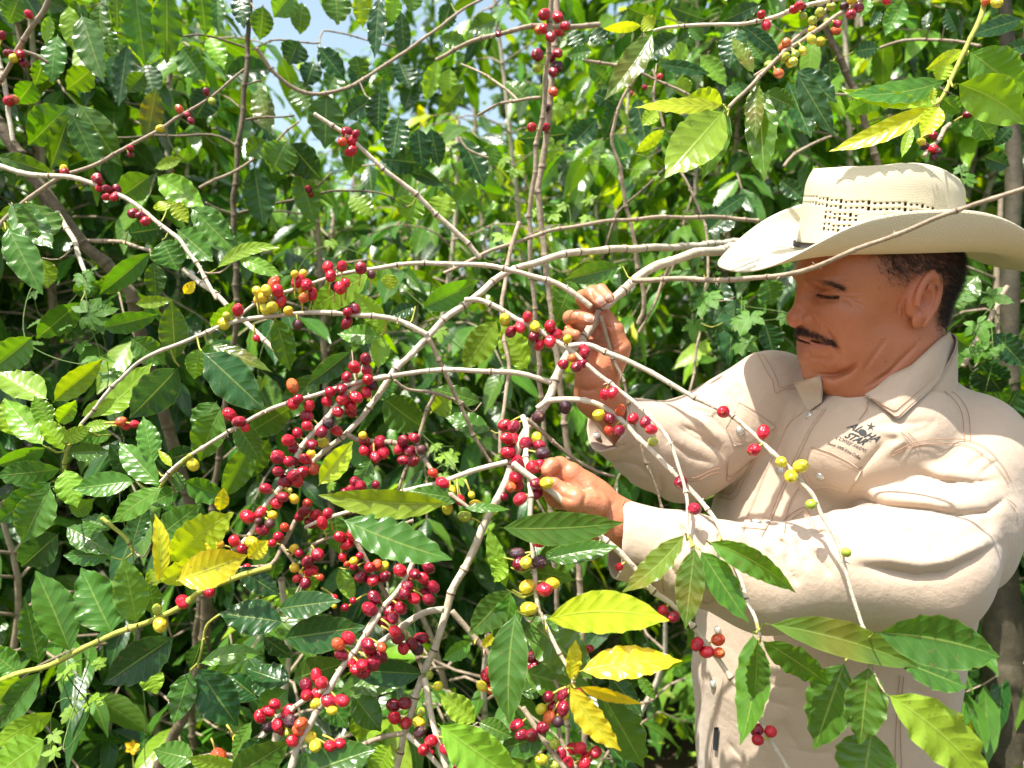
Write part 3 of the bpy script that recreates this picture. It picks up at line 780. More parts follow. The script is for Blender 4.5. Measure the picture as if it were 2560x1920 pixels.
sx, sy = ZL(1410, 405); pts = []
for x, y in [(0, 0)] + star:
    h, nn = ray(bvh_shirt, sx + x, sy + y); pts.append(h + nn * .0007)
parts.append((np.array(pts), [(0, k + 1, (k + 1) % 10 + 1) for k in range(10)]))
bx_, by_ = ZL(1180, 565); pts = []
for k in range(21):
    a = k / 20 * 2 * math.pi; x, y = (0, 0) if k == 20 else (9.5 * math.cos(a) * .87 - 7 * math.sin(a) * .5, 9.5 * math.cos(a) * .4 + 6 * math.sin(a))
    h, nn = ray(bvh_shirt, bx_ + x, by_ + y); pts.append(h + nn * .0008)
parts.append((np.array(pts), [(20, k, (k + 1) % 20) for k in range(20)]))
V, F = merge(parts); wobj("chest_lettering", V, F, M_EMB, shirt, smooth=False)

# ------------------------------------------------------------------ strands: hair, brow, moustache
m, nt, b = newmat("dark_hair"); b.inputs["Base Color"].default_value = (.018, .011, .008, 1); b.inputs["Roughness"].default_value = .42; M_HAIR = m
m, nt, b = newmat("brown_hair"); b.inputs["Base Color"].default_value = (.055, .033, .022, 1); b.inputs["Roughness"].default_value = .5; M_BROW = m
m, nt, b = newmat("moustache_hair"); b.inputs["Base Color"].default_value = (.055, .038, .030, 1); b.inputs["Roughness"].default_value = .4; M_MOU = m
def strands(items, r0):
    """items: (root, dir, length, curl) -> three-sided tapering hairs"""
    n = len(items); V = np.zeros((n, 10, 3)); root = np.array([i[0] for i in items]); d = np.array([i[1] for i in items]); L_ = np.array([i[2] for i in items]); g = np.array([i[3] for i in items])
    d /= np.linalg.norm(d, axis=1)[:, None]; s = np.cross(d, rng.normal(size=(n, 3))); s /= np.linalg.norm(s, axis=1)[:, None]; u = np.cross(d, s)
    for k, t in enumerate((0, .35, .7)):
        c_ = root + d * (L_ * t)[:, None] + g * (t * t * L_)[:, None]; rr = r0 * (1 - t * .75)
        for j in range(3):
            a = j * 2.094; V[:, k * 3 + j] = c_ + rr * (math.cos(a) * s + math.sin(a) * u)
    V[:, 9] = root + d * L_[:, None] + g * L_[:, None]
    F = []
    base_f = [(j, (j + 1) % 3, 3 + (j + 1) % 3, 3 + j) for j in range(3)] + [(3 + j, 3 + (j + 1) % 3, 6 + (j + 1) % 3, 6 + j) for j in range(3)] + [(6 + j, 6 + (j + 1) % 3, 9, 9) for j in range(3)]
    bf = np.array(base_f); F = (bf[None] + (np.arange(n) * 10)[:, None, None]).reshape(-1, 4)
    F = [tuple(q) if q[2] != q[3] else tuple(q[:3]) for q in F.tolist()]
    return V.reshape(-1, 3), F
def Ldir(f, s, u): return np.array([-f, u, -s]) @ RM
# moustache
items = []
MU = spread(np.array(fr(ZF, [(160, 935), (260, 945), (380, 975), (500, 1030), (600, 1070), (655, 1120)])), 60)
for _ in range(900):
    t = rng.random() ** 1.6; q = MU[int(t * 59)]; hgt = (11 + 2 * math.sin(t * 3.14)) * (1 - .55 * t)
    x = q[0] + rng.normal() * 3; y = q[1] + 2 + (rng.random() - .60) * hgt * 1.35
    h, nn = ray(bvh_body, x, y)
    if h is None: continue
    d = Ldir(.45 - .5 * t, .35 * (.5 + t), -.75) + .35 * rng.normal(size=3) + nn * .25
    items.append((h, d, .0060 + .004 * rng.random() * (1 - .3 * t), -nn * .25))
for _ in range(500):   # far half
    s_ = -rng.random() * .022; h = c2w(HL(.1005 - 9 * s_ * s_, s_, -.0345 - rng.random() * .008)); items.append((h, Ldir(.3, -.3, -.8) + .3 * rng.normal(size=3), .008, np.zeros(3)))
V, F = strands(items, .00016); wobj("moustache", V, F, M_MOU, person)
# eyebrow
items = []
BR = spread(np.array(fr(ZF, [(270, 290), (380, 310), (480, 320), (580, 345), (680, 390), (740, 410)])), 60)
for _ in range(560):
    t = rng.random(); q = BR[int(t * 59)]; y = q[1] + 1 + rng.normal() * 4.6 * (1 - .4 * t); x = q[0] + rng.normal() * 2
    h, nn = ray(bvh_body, x, y)
    if h is None: continue
    items.append((h, Ldir(-.7, .5, -.25) + .3 * rng.normal(size=3) + nn * .2, .006 + .003 * rng.random(), -nn * .2))
V, F = strands(items, .00013); wobj("eyebrow", V, F, M_BROW, person)
# far brow
items = [(c2w(HL(.098 - 6 * s_ * s_, -s_, .026 + .002 * rng.normal())), Ldir(-.4, -.8, -.1) + .3 * rng.normal(size=3), .006, np.zeros(3)) for s_ in rng.uniform(.012, .034, 160)]
V, F = strands(items, .00014); wobj("eyebrow", V, F, M_HAIR, person)
# eyelashes
items = []
LA = spread(np.array(fr(ZF, [(430, 480), (500, 503), (600, 518), (700, 510)])), 40)
for _ in range(230):
    q = LA[rng.integers(40)]; h, nn = ray(bvh_body, q[0], q[1] + rng.normal() * 1.1)
    if h is None: continue
    items.append((h, Ldir(.7, .35, -.55) + .25 * rng.normal(size=3), .0062, np.zeros(3)))
V, F = strands(items, .00016); wobj("eyelashes", V, F, M_HAIR, person)
# hair on the sides and back, clipped short
cand = np.where((hw > .04))[0]; cand = cand[rng.random(len(cand)) < .8]
nrmv = np.zeros_like(vbw)
fn_ = np.cross(vbw[fb[:, 1]] - vbw[fb[:, 0]], vbw[fb[:, 2]] - vbw[fb[:, 0]])
for k in range(4): np.add.at(nrmv, fb[:, k], fn_)
nrmv /= np.linalg.norm(nrmv, axis=1)[:, None] + 1e-12
pick = rng.choice(cand, 26000, p=hw[cand] ** 1.5 / (hw[cand] ** 1.5).sum())
items = []
for i in pick:
    w_ = hw[i]; items.append((vbw[i], nrmv[i] * .35 + Ldir(-.45, 0, -.6) + .25 * rng.normal(size=3), .0025 + .0075 * w_ ** 2, np.zeros(3)))
V, F = strands(items, .00017); wobj("hair", V, F, M_HAIR, person)
# nails
m, nt, b = newmat("nail"); b.inputs["Base Color"].default_value = (.66, .36, .27, 1); b.inputs["Roughness"].default_value = .28; M_NAIL = m
def nail(x, y, L_, W_, ang, bvh):
    rows = []; a = rad(ang); u = np.array([math.cos(a), math.sin(a)]); v_ = np.array([-u[1], u[0]])
    for i in range(7):
        t = i / 6 * 2 - 1; r_ = []
        ww = W_ * (1 - .25 * max(0, abs(t) - .4) ** 1.2 * 1.6)
        for j in range(7):
            s_ = j / 6 * 2 - 1; q = np.array([x, y]) + u * t * L_ + v_ * s_ * ww
            h, nn = ray(bvh, *q)
            if h is None: return
            r_.append(h + nn * (.0006 * (1 - s_ * s_) + .0002))
        rows.append(r_)
    V, F = grid_mesh(rows, .0005); wobj("nail", V, F, M_NAIL, person)
nail(*ZH(585, 380), 10, 8.5, 50, bvh_body); nail(*ZH(672, 345), 8, 7, 50, bvh_body); nail(*ZH(465, 562), 10, 7.5, 15, bvh_body)

# ------------------------------------------------------------------ hat
m, nt, b = newmat("hat_straw")
uvn = nt.nodes.new("ShaderNodeUVMap"); mp = nt.nodes.new("ShaderNodeMapping"); nt.links.new(uvn.outputs[0], mp.inputs[0])
br = nt.nodes.new("ShaderNodeTexBrick"); nt.links.new(mp.outputs[0], br.inputs[0]); br.inputs["Scale"].default_value = 1.0
br.inputs["Brick Width"].default_value = .0055; br.inputs["Row Height"].default_value = .0022; br.inputs["Mortar Size"].default_value = .00045; br.inputs["Mortar Smooth"].default_value = .8; br.inputs["Bias"].default_value = 0
br.inputs["Color1"].default_value = (1, 1, 1, 1); br.inputs["Color2"].default_value = (.86, .86, .86, 1); br.inputs["Mortar"].default_value = (0, 0, 0, 1)
cc = mix(nt, br.outputs[0], (.62, .53, .34), (.78, .71, .52))
cc = mix(nt, mth(nt, 'MULTIPLY', noise(nt, objco(nt), 9, 3), .4), cc, (.76, .71, .54))
nt.links.new(cc, b.inputs["Base Color"]); b.inputs["Roughness"].default_value = .5; b.inputs["Specular IOR Level"].default_value = .3
nt.links.new(bump(nt, br.outputs[0], .0009, .6), b.inputs["Normal"])
tr = nt.nodes.new("ShaderNodeBsdfTranslucent"); tr.inputs[0].default_value = (.75, .62, .36, 1)
ms = nt.nodes.new("ShaderNodeMixShader"); ms.inputs[0].default_value = .12
nt.links.new(b.outputs[0], ms.inputs[1]); nt.links.new(tr.outputs[0], ms.inputs[2]); nt.links.new(ms.outputs[0], nt.nodes["Material Output"].inputs[0])
M_HAT = m
# hat frame in the head's local axes (f forward, s towards the lens, u up), tipped down at the front
HTC = np.array([.004, 0.006, .0735]); TIP = rad(1.5); ROLL = rad(14.0)
def hat_pt(a, b_, c_):           # a forward, b side, c up in the hat's own frame
    f_ = a * math.cos(TIP) + c_ * math.sin(TIP) ; u_ = -a * math.sin(TIP) + c_ * math.cos(TIP)
    s_ = b_ * math.cos(ROLL) + u_ * math.sin(ROLL); u_ = -b_ * math.sin(ROLL) + u_ * math.cos(ROLL)
    p = HTC + np.array([f_, s_, u_]); return c2w(HLH(*p))
NB, NR = 128, 22
V = []; UV = []
RA, RB = .104, .082            # crown base half axes
for i in range(NB):
    th = 2 * math.pi * i / NB; ct, s_t0 = math.cos(th), math.sin(th); s_t = s_t0
    for j in range(NR):
        t = j / (NR - 1)
        outa = .200 if ct > 0 else .190; outb = .150
        s_t = s_t0; ra = RA + (outa - RA) * t; rb = RB + (outb - RB) * t
        pw = 1 - .24 * t
        a = ra * np.sign(ct) * abs(ct) ** pw; side = abs(s_t) ** 2.2; s_t = np.sign(s_t0) * abs(s_t0) ** pw
        roll = side * t
        bb = rb * s_t; lift = 0.0
        # sides curl up: bend the outer part of the brim round an arc
        ang = roll * 1.45
        bb = np.sign(s_t) * (RB * abs(s_t) + (abs(rb * s_t) - RB * abs(s_t)) * (math.sin(ang + 1e-6) / (ang + 1e-6)))
        lift = side * (outb - RB) * t * (1 - math.cos(ang)) / (ang + 1e-6) * 1.32
        lift -= (.022 if ct > 0 else .034) * (abs(ct) ** 2) * t ** 1.5
        lift += (.006 if s_t < 0 else -.004) * side * t
        V.append(hat_pt(a, bb, lift)); UV.append((th * .16, t * .09))
V = np.array(V); F = []
for i in range(NB):
    for j in range(NR - 1):
        k = (i + 1) % NB; F.append((i * NR + j, k * NR + j, k * NR + j + 1, i * NR + j + 1))
hatroot = wobj("hat", *tube(np.array([hat_pt(RA * 1.0 * math.cos(x), RB * 1.0 * math.sin(x), .002) for x in np.linspace(0, 2 * math.pi, 80)]), .0022, 6), M_HAT, person)
def shell(name, V, F, th, mat, parent, UV=None):
    me = mesh_data(name, V - PORG, F, UV); o = link(name, me, mat, parent)
    md = o.modifiers.new("thick", 'SOLIDIFY'); md.thickness = th; md.offset = 0
    return o
shell("brim", V, F, .0022, M_HAT, hatroot, UV)
# crown with a ring of vent slots
HCR = .118
def crown_pt(th, t):
    ct, s_t = math.cos(th), math.sin(th)
    flare = 1 - .09 * t + .03 * t * t - .075 * max(0, (t - .74) / .26) ** 2.2
    a = RA * flare * ct * (1.0 - .02 * t); b_ = RB * flare * s_t * (1 - .10 * t)
    top = HCR - .016 + .000 * ct - .022 * max(0, -ct) ** 1.3
    return a, b_, top * t
NC, NT = 180, 44
V = []; UV = []
for i in range(NC):
    th = 2 * math.pi * i / NC
    for j in range(NT):
        t = j / (NT - 1); a, b_, c_ = crown_pt(th, t); V.append(hat_pt(a, b_, c_)); UV.append((th * .095, t * .12))
F = []
def vent(i, j):
    th = 2 * math.pi * i / NC; t = (j + .5) / (NT - 1); fwd = math.cos(th)
    if i % 2: return False
    wav = .53 + .12 * math.cos(th) + .018 * math.cos(4 * th)
    rowp = [wav + .0, wav - .07]
    if abs(math.sin(th)) > .25 and .12 < fwd < .9 and (int(i / 9) % 3): rowp += [wav - .15, wav - .21, wav - .29, wav - .35]
    return any(abs(t - r_) < .0135 for r_ in rowp)
for i in range(NC):
    for j in range(NT - 1):
        k = (i + 1) % NC
        if vent(i, j): continue
        F.append((i * NR * 0 + i * NT + j, k * NT + j, k * NT + j + 1, i * NT + j + 1))
shell("crown", np.array(V), F, .0016, M_HAT, hatroot, UV)
# top of the crown: rolled edge falling into the cattleman crease
V = []; UV = []; NRR = 18
for i in range(NC):
    th = 2 * math.pi * i / NC; a, b_, c_ = crown_pt(th, 1)
    for j in range(NRR):
        t = j / (NRR - 1); r_ = 1 - t
        rr_ = math.cos(t * 1.2) if t < .25 else None
        s_ = 1 - t ** 1.15
        x, y = a * s_, b_ * s_
        edge = .008 * math.sin(min(1, t / .28) * math.pi / 2)
        dentc = -.030 * math.exp(-(y / .022) ** 2) * (1 - math.exp(-((1 - math.hypot(x / RA, y / RB)) / .22) ** 2)) * (1.0)
        side_d = -.016 * math.exp(-((abs(y) - .050) / .016) ** 2) * math.exp(-((x - .045) / .05) ** 2) * min(1, t * 5)
        V.append(hat_pt(x, y, c_ + edge + dentc + side_d)); UV.append((x, y))
F = []
for i in range(NC):
    for j in range(NRR - 1):
        k = (i + 1) % NC; F.append((i * NRR + j, k * NRR + j, k * NRR + j + 1, i * NRR + j + 1))
shell("crown_top", np.array(V), F, .0016, M_HAT, hatroot, UV)
# dark inner sweatband and the loose end of the band showing at the front
m, nt, b = newmat("sweatband"); b.inputs["Base Color"].default_value = (.03, .024, .02, 1); b.inputs["Roughness"].default_value = .7; M_SWB = m
rows = [[hat_pt((RA - .004) * math.cos(x), (RB - .004) * math.sin(x), z_) for z_ in (.003, .012, .03)] for x in np.linspace(0, 2 * math.pi, 60)]
V, F = grid_mesh(rows, .0015); wobj("sweatband", V, F, M_SWB, hatroot)
rows = [[hat_pt((RA + .003) * math.cos(x), (RB + .003) * math.sin(x), z_) for z_ in (.004, .0075, .011)] for x in np.linspace(-.5, .9, 20)]
V, F = grid_mesh(rows, .0012); wobj("hat_band", V, F, M_SWB, hatroot)

# ------------------------------------------------------------------ trousers and boots, below the frame
def legs_sdf(p):
    d = torso_core(p, .004); d = smax(d, p[:, 1] + 1.00, .01)
    for k in (-1, 1):
        hip = np.array([.53, -.95, 1.21]) + k * .09 * TS; kn = hip + np.array([-.02, -.38, -.03]); an = hip + np.array([.0, -.72, .02])
        d = smin(d, cap(p, hip, kn, .10, .075), .03); d = smin(d, cap(p, kn, an, .073, .062), .02)
    return d - wob(p, .002, 30)
m, nt, b = newmat("denim"); nt.links.new(mix(nt, noise(nt, objco(nt), 200, 3), (.03, .05, .10), (.07, .10, .17)), b.inputs["Base Color"]); b.inputs["Roughness"].default_value = .85; M_DEN = m
vl, fl = sdf_mesh(legs_sdf, (.25, -1.78, .95), (.85, -.95, 1.45), .008); vl = c2w(vl); fl = fix_orient(vl, fl)
wobj("trousers", vl, fl, M_DEN, person)
m, nt, b = newmat("boot_leather"); b.inputs["Base Color"].default_value = (.10, .05, .03, 1); b.inputs["Roughness"].default_value = .5; M_BOOT = m
for k in (-1, 1):
    an = c2w(np.array([.53, -1.60, 1.23]) + k * .09 * TS); fw = TF @ RM; fw[2] = 0; fw /= np.linalg.norm(fw)
    an[2] = .10
    def boot(p, an=an, fw=fw):
        d = cap(p, an + np.array([0, 0, .12]), an + np.array([0, 0, -.02]), .05, .045)
        d = smin(d, cap(p, an + np.array([0, 0, -.055]), an + fw * .16 + np.array([0, 0, -.062]), .042, .036), .03)
        return smax(d, -p[:, 2] + .005, .004)
    vv, ff = sdf_mesh(boot, an - .25, an + .25, .006); ff = fix_orient(vv, ff)
    wobj("boot", vv, ff, M_BOOT, person)
# ================================================================== PLANTS: helpers
FRM = dict(A=zf(0, 0, .36166), B=zf(700, 0, .36166), C=zf(1400, 0, .27125), D=zf(1960, 0, .27125), E=zf(0, 500, .36157), F=zf(500, 560, .36157),
           G=zf(0, 1000, .31646), H=zf(0, 1400, .31646), I=zf(500, 1100, .31646), J=zf(600, 1400, .31646), K=zf(1100, 1400, .31646), L=zf(1200, 700, .30139),
           M=zf(1180, 1000, .36145), N=zf(1220, 1020, .24111), W=ZC, X=ZB, Y=Z4, Z=Z3, T=Z1, Q=lambda x, y: (x, y))
FK = dict(A=.36166, B=.36166, C=.27125, D=.27125, E=.36157, F=.36157, G=.31646, H=.31646, I=.31646, J=.31646, K=.31646, L=.30139, M=.36145, N=.24111, W=.36166, X=.38879, Y=.30136, Z=.36166, T=.36166, Q=1.157324)
FK = {k: v / 1.157324 for k, v in FK.items()}
def leaf_material(name, gloss=.30, trans=.34):
    m, nt, b = newmat(name)
    at = nt.nodes.new("ShaderNodeAttribute"); at.attribute_name = "Col"
    uv = nt.nodes.new("ShaderNodeUVMap"); sp = nt.nodes.new("ShaderNodeSeparateXYZ"); nt.links.new(uv.outputs[0], sp.inputs[0])
    v = mth(nt, 'ABSOLUTE', mth(nt, 'MULTIPLY_ADD', sp.outputs[1], 2.0, -1.0))
    ph = mth(nt, 'FRACT', mth(nt, 'SUBTRACT', mth(nt, 'MULTIPLY', sp.outputs[0], 9.0), mth(nt, 'MULTIPLY', mth(nt, 'POWER', v, 1.3), 1.5)))
    tri = mth(nt, 'ABSOLUTE', mth(nt, 'MULTIPLY_ADD', ph, 2.0, -1.0))          # 1 at the side veins
    vein = mth(nt, 'POWER', tri, 14.0)
    mid = mth(nt, 'SUBTRACT', 1.0, mth(nt, 'MINIMUM', mth(nt, 'MULTIPLY', v, 16.0), 1.0))
    oc = objco(nt); n1 = noise(nt, oc, 22, 4); n2 = noise(nt, oc, 260, 2)
    hsv = nt.nodes.new("ShaderNodeHueSaturation"); nt.links.new(at.outputs[0], hsv.inputs["Color"]); nt.links.new(mth(nt, 'MULTIPLY_ADD', n1, .9, .55), hsv.inputs["Value"])
    c = hsv.outputs[0]
    light = mix(nt, .55, at.outputs[0], (.42, .52, .12))
    c = mix(nt, mth(nt, 'MULTIPLY', vein, .16), c, light); c = mix(nt, mth(nt, 'MULTIPLY', mid, .75), c, light)
    edge = ramp(nt, v, [(0, (0, 0, 0)), (.93, (0, 0, 0)), (1, (1, 1, 1))]); c = mix(nt, mth(nt, 'MULTIPLY', edge, .35), c, light)
    spots = ramp(nt, noise(nt, oc, 150, 1), [(0, (1, 1, 1)), (.28, (1, 1, 1)), (.31, (0, 0, 0)), (1, (0, 0, 0))]); c = mix(nt, mth(nt, 'MULTIPLY', spots, .5), c, (.16, .11, .05))
    nt.links.new(c, b.inputs["Base Color"])
    nt.links.new(mth(nt, 'MULTIPLY_ADD', n1, .25, gloss - .15), b.inputs["Roughness"]); b.inputs["Specular IOR Level"].default_value = .5
    hgt = mth(nt, 'SUBTRACT', mth(nt, 'MULTIPLY', mth(nt, 'POWER', tri, 2.0), -1.0), mth(nt, 'MULTIPLY', mid, 1.2))
    nrm = bump(nt, n2, .0006, .35, bump(nt, hgt, .0014, .26)); nt.links.new(nrm, b.inputs["Normal"])
    t = nt.nodes.new("ShaderNodeBsdfTranslucent"); hs2 = nt.nodes.new("ShaderNodeHueSaturation"); nt.links.new(c, hs2.inputs["Color"])
    hs2.inputs["Hue"].default_value = .475; hs2.inputs["Saturation"].default_value = 1.15; hs2.inputs["Value"].default_value = 2.2
    nt.links.new(hs2.outputs[0], t.inputs[0])
    ms = nt.nodes.new("ShaderNodeMixShader"); ms.inputs[0].default_value = trans
    nt.links.new(b.outputs[0], ms.inputs[1]); nt.links.new(t.outputs[0], ms.inputs[2]); nt.links.new(ms.outputs[0], nt.nodes["Material Output"].inputs[0])
    return m
M_LEAF = leaf_material("coffee_leaf")
M_SOFT = leaf_material("vine_leaf", .55, .45)
def bark(name, c1, c2, c3, s=60):
    m, nt, b = newmat(name); oc = objco(nt)
    n = noise(nt, oc, s, 5, .65); n2 = noise(nt, oc, s * 6, 3)
    c = ramp(nt, n, [(.2, c1), (.5, c2), (.75, c3)]); c = mix(nt, mth(nt, 'MULTIPLY', n2, .35), c, c1)
    nt.links.new(c, b.inputs["Base Color"]); b.inputs["Roughness"].default_value = .75
    nt.links.new(bump(nt, n2, .0012, .6, bump(nt, n, .004, .5)), b.inputs["Normal"]); return m
M_PALE = bark("pale_bark", (.34, .27, .18), (.56, .48, .36), (.72, .66, .54))
M_TAN = bark("tan_bark", (.17, .125, .08), (.34, .265, .18), (.50, .41, .29))
M_BROWN = bark("brown_bark", (.055, .042, .022), (.13, .098, .055), (.25, .20, .12), 40)
M_SCAR = bark('node_scar', (.07, .045, .03), (.15, .10, .06), (.26, .19, .12))
M_GREENTW = bark("green_twig", (.20, .22, .03), (.38, .40, .06), (.50, .50, .10))
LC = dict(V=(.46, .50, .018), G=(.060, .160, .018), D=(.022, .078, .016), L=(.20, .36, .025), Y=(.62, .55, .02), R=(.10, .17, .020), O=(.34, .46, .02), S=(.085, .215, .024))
def leaf_grid(B, T, W, nrm, bend=None, col=(.04, .13, .02), nu=18, nv=8, wave=1.0, fold=.18, droop=.10, seed=0, narrow=1.0):
    r = np.random.default_rng(seed); B = np.array(B, float); T = np.array(T, float); ax = T - B; L = np.linalg.norm(ax); ax /= L
    n = nrm - ax * (nrm @ ax); n /= np.linalg.norm(n) + 1e-9; side = np.cross(n, ax)
    t = np.linspace(0, 1, nu + 1)[:, None]; v = np.linspace(-1, 1, nv + 1)[None, :]
    ts = np.clip((t - .055) / .945, 0, 1)
    prof = np.sin(np.pi * ts ** .86) ** .80 * (1 - .12 * ts)
    tipz = np.clip((t - .86) / .14, 0, 1); prof = prof * (1 - .35 * np.sin(np.pi * tipz)) ; prof = np.maximum(prof, .018)
    w = W / 2 * prof
    ph = r.uniform(0, 6.28, 3); nw = r.uniform(4.0, 7.0)
    wv = np.abs(v) ** 2 * wave * .046 * W * 2 * (np.sin(2 * np.pi * nw * t + ph[0] + (v > 0) * ph[1]) * .6 + .4 * np.sin(2 * np.pi * nw * 1.7 * t + ph[2])) * np.sin(np.pi * np.clip(ts, 0, 1)) ** .5
    edge = 1 + .028 * wave * np.sin(2 * np.pi * nw * t + ph[1] + (v > 0) * 1.7) * np.abs(v) ** 3
    tw = r.uniform(-.8, .8) * (t - .3)
    P = B + ax * (t * L)[..., None]
    if bend is not None: P = P + np.asarray(bend)[None, None, :] * (4 * t * (1 - t))[..., None]
    P = P - n * (droop * L * (t ** 2 - t) * -1.0 * -1)[..., None]
    sd = v * w * edge; zz = np.abs(v) * w * fold + wv + tw * sd
    P = P + side * sd[..., None] + n * zz[..., None]
    uvs = np.stack(np.broadcast_arrays(t, (v + 1) / 2), -1).reshape(-1, 2)
    i = np.arange(nu)[:, None] * (nv + 1) + np.arange(nv)[None, :]
    F = np.stack([i, i + 1, i + nv + 2, i + nv + 1], -1).reshape(-1, 4)
    return P.reshape(-1, 3), F, uvs, np.tile(col, ((nu + 1) * (nv + 1), 1))
def cam_dir(p): d = np.array([0, 0, CAM_H]) - p; return d / np.linalg.norm(d)
def hero_leaf(fr_, x0, y0, x1, y1, w, z, col, parent, bend=0.0, dz=None, roll=None, seed=0):
    r = np.random.default_rng(seed * 7 + 3); f = FRM[fr_]; k = FK[fr_]
    a = np.array(f(x0, y0)); b_ = np.array(f(x1, y1)); wq = w * k
    L = np.linalg.norm(b_ - a) * z / FQ
    if dz is None: dz = r.uniform(-.30, .30) * L
    Bw, Tw = c2w(Q(*a, z)), c2w(Q(*b_, z + dz))
    n = cam_dir((Bw + Tw) / 2); up = np.array([0, 0, 1.0])
    if roll is None: roll = r.uniform(-32, 32)
    ax = (Tw - Bw) / np.linalg.norm(Tw - Bw); n = np.array(Matrix.Rotation(rad(roll), 3, Vector(ax)) @ Vector(n))
    if n[2] < -.2 and roll: n = n + up * .3
    W = wq * z / FQ * (1.08 + .14 * abs(roll) / 32)
    c = np.array(LC[col]) * r.uniform(.82, 1.2) * np.array([r.uniform(.85, 1.2), 1, r.uniform(.8, 1.2)])
    d = (b_ - a) / np.linalg.norm(b_ - a); pb = np.array([d[1], -d[0]]) * bend * k
    bv = (np.array([pb[0], -pb[1], 0]) * z / FQ) @ RM
    P, F, U, Cc = leaf_grid(Bw, Tw, W, n, bv, c, 26, 10, wave=r.uniform(.7, 1.25), fold=r.uniform(.05, .38), droop=r.uniform(-.05, .20), seed=seed)
    if col in 'R':   # bronze patches that belong to the young leaf
        t = U[:, 0]; q = np.exp(-((t - r.uniform(.3, .8)) / .16) ** 2)[:, None]; Cc = Cc * (1 - .6 * q) + np.array([.17, .14, .02]) * .6 * q
    if col == 'Y':
        q = (np.abs(U[:, 1] - .5) * 2)[:, None] ** 3 * .25; Cc = Cc * (1 - q) + np.array([.5, .28, .01]) * q
        q = (np.exp(-((U[:, 0] - .5) / .3) ** 2) * np.exp(-((np.abs(U[:, 1] - .5)) / .25) ** 2) * r.uniform(.05, .6))[:, None]; Cc = Cc * (1 - q) + np.array([.25, .36, .02]) * q
    o = wobj("leaf", P, F, M_LEAF, parent, U, Cc)
    return o
# ---- branches
def branch_pts(items, z0, z1, zs=None):
    q = np.array([FRM[i[0]](i[1], i[2]) for i in items]); s = np.concatenate([[0], np.cumsum(np.linalg.norm(np.diff(q, axis=0), axis=1))]); s /= s[-1]
    z = np.interp(s, np.linspace(0, 1, len(zs)), zs) if zs else z0 + (z1 - z0) * s
    d = densify(np.column_stack([q, z]), 14)
    return d
def branch(name, items, z0, z1, r0, r1, mat, parent, zs=None, knots=True, seed=0, extend=None):
    r = np.random.default_rng(seed + 11)
    d = branch_pts(items, z0, z1, zs); P = np.array([c2w(Q(*a)) for a in d])
    if extend is not None: P = np.vstack([P, densify(np.vstack([P[-1:], np.array(extend)]), .05)[1:]])
    seg = np.concatenate([[0], np.cumsum(np.linalg.norm(np.diff(P, axis=0), axis=1))]); L = seg[-1]
    n = max(8, int(L / .0022)); s = np.linspace(0, L, n); C_ = np.stack([np.interp(s, seg, P[:, k]) for k in range(3)], 1)
    C_ += .0009 * np.stack([np.sin(s * 60 + k * 2 + seed) for k in range(3)], 1)
    rr = r0 + (r1 - r0) * s / L; rr = rr * (.78 if r0 > .0048 else .90) * (1 + .03 * np.sin(s * 90 + seed))
    if knots:
        gap = r.uniform(.036, .055); nod = np.cumsum(r.uniform(.55, 1.5, int(L / gap * 1.8) + 3)) * gap; k = np.abs(s[:, None] - nod[None]); kj = k.argmin(1); fr_ = k.min(1); amp_ = r.uniform(.3, 1.2, len(nod))[kj]
        rr = rr + (.0005 + .17 * rr) * amp_ * np.exp(-(fr_ / .0030) ** 2); C_[:, 0] += .0014 * ((kj % 2) * 2 - 1) * amp_ * np.exp(-(fr_ / .012) ** 2)
    V, F = tube(C_, rr, 9); parts = [(V, F)]
    if knots and r0 < .006:                        # dry bud scales and old fruit stubs on the nodes
        for kk in range(1, int(L / gap)):
            p = C_[min(n - 1, int(kk * gap / L * n))]
            if r.random() < .25: continue
            for q in range(r.integers(2, 6)):
                dd = r.normal(size=3); dd /= np.linalg.norm(dd); a = p + dd * rr[0] * .5; parts.append(tube(np.array([a, a + dd * .0022, a + dd * r.uniform(.0035, .0065) + [0, 0, -.0008]]), [.0009, .0008, .0004], 5))
    nf = (n - 1) * 9; V, F = merge(parts)
    o = wobj(name, V, F, mat, parent)
    if knots and mat is not M_BROWN:          # the dark scar line round every node
        o.data.materials.append(M_SCAR); ring = np.arange(nf) // 9; sc_ = (fr_[:-1] < .0010) & (amp_[:-1] > .65)
        mi = np.zeros(len(o.data.polygons), np.int32); mi[:nf] = sc_[ring]; o.data.polygons.foreach_set("material_index", mi)
    return o, d
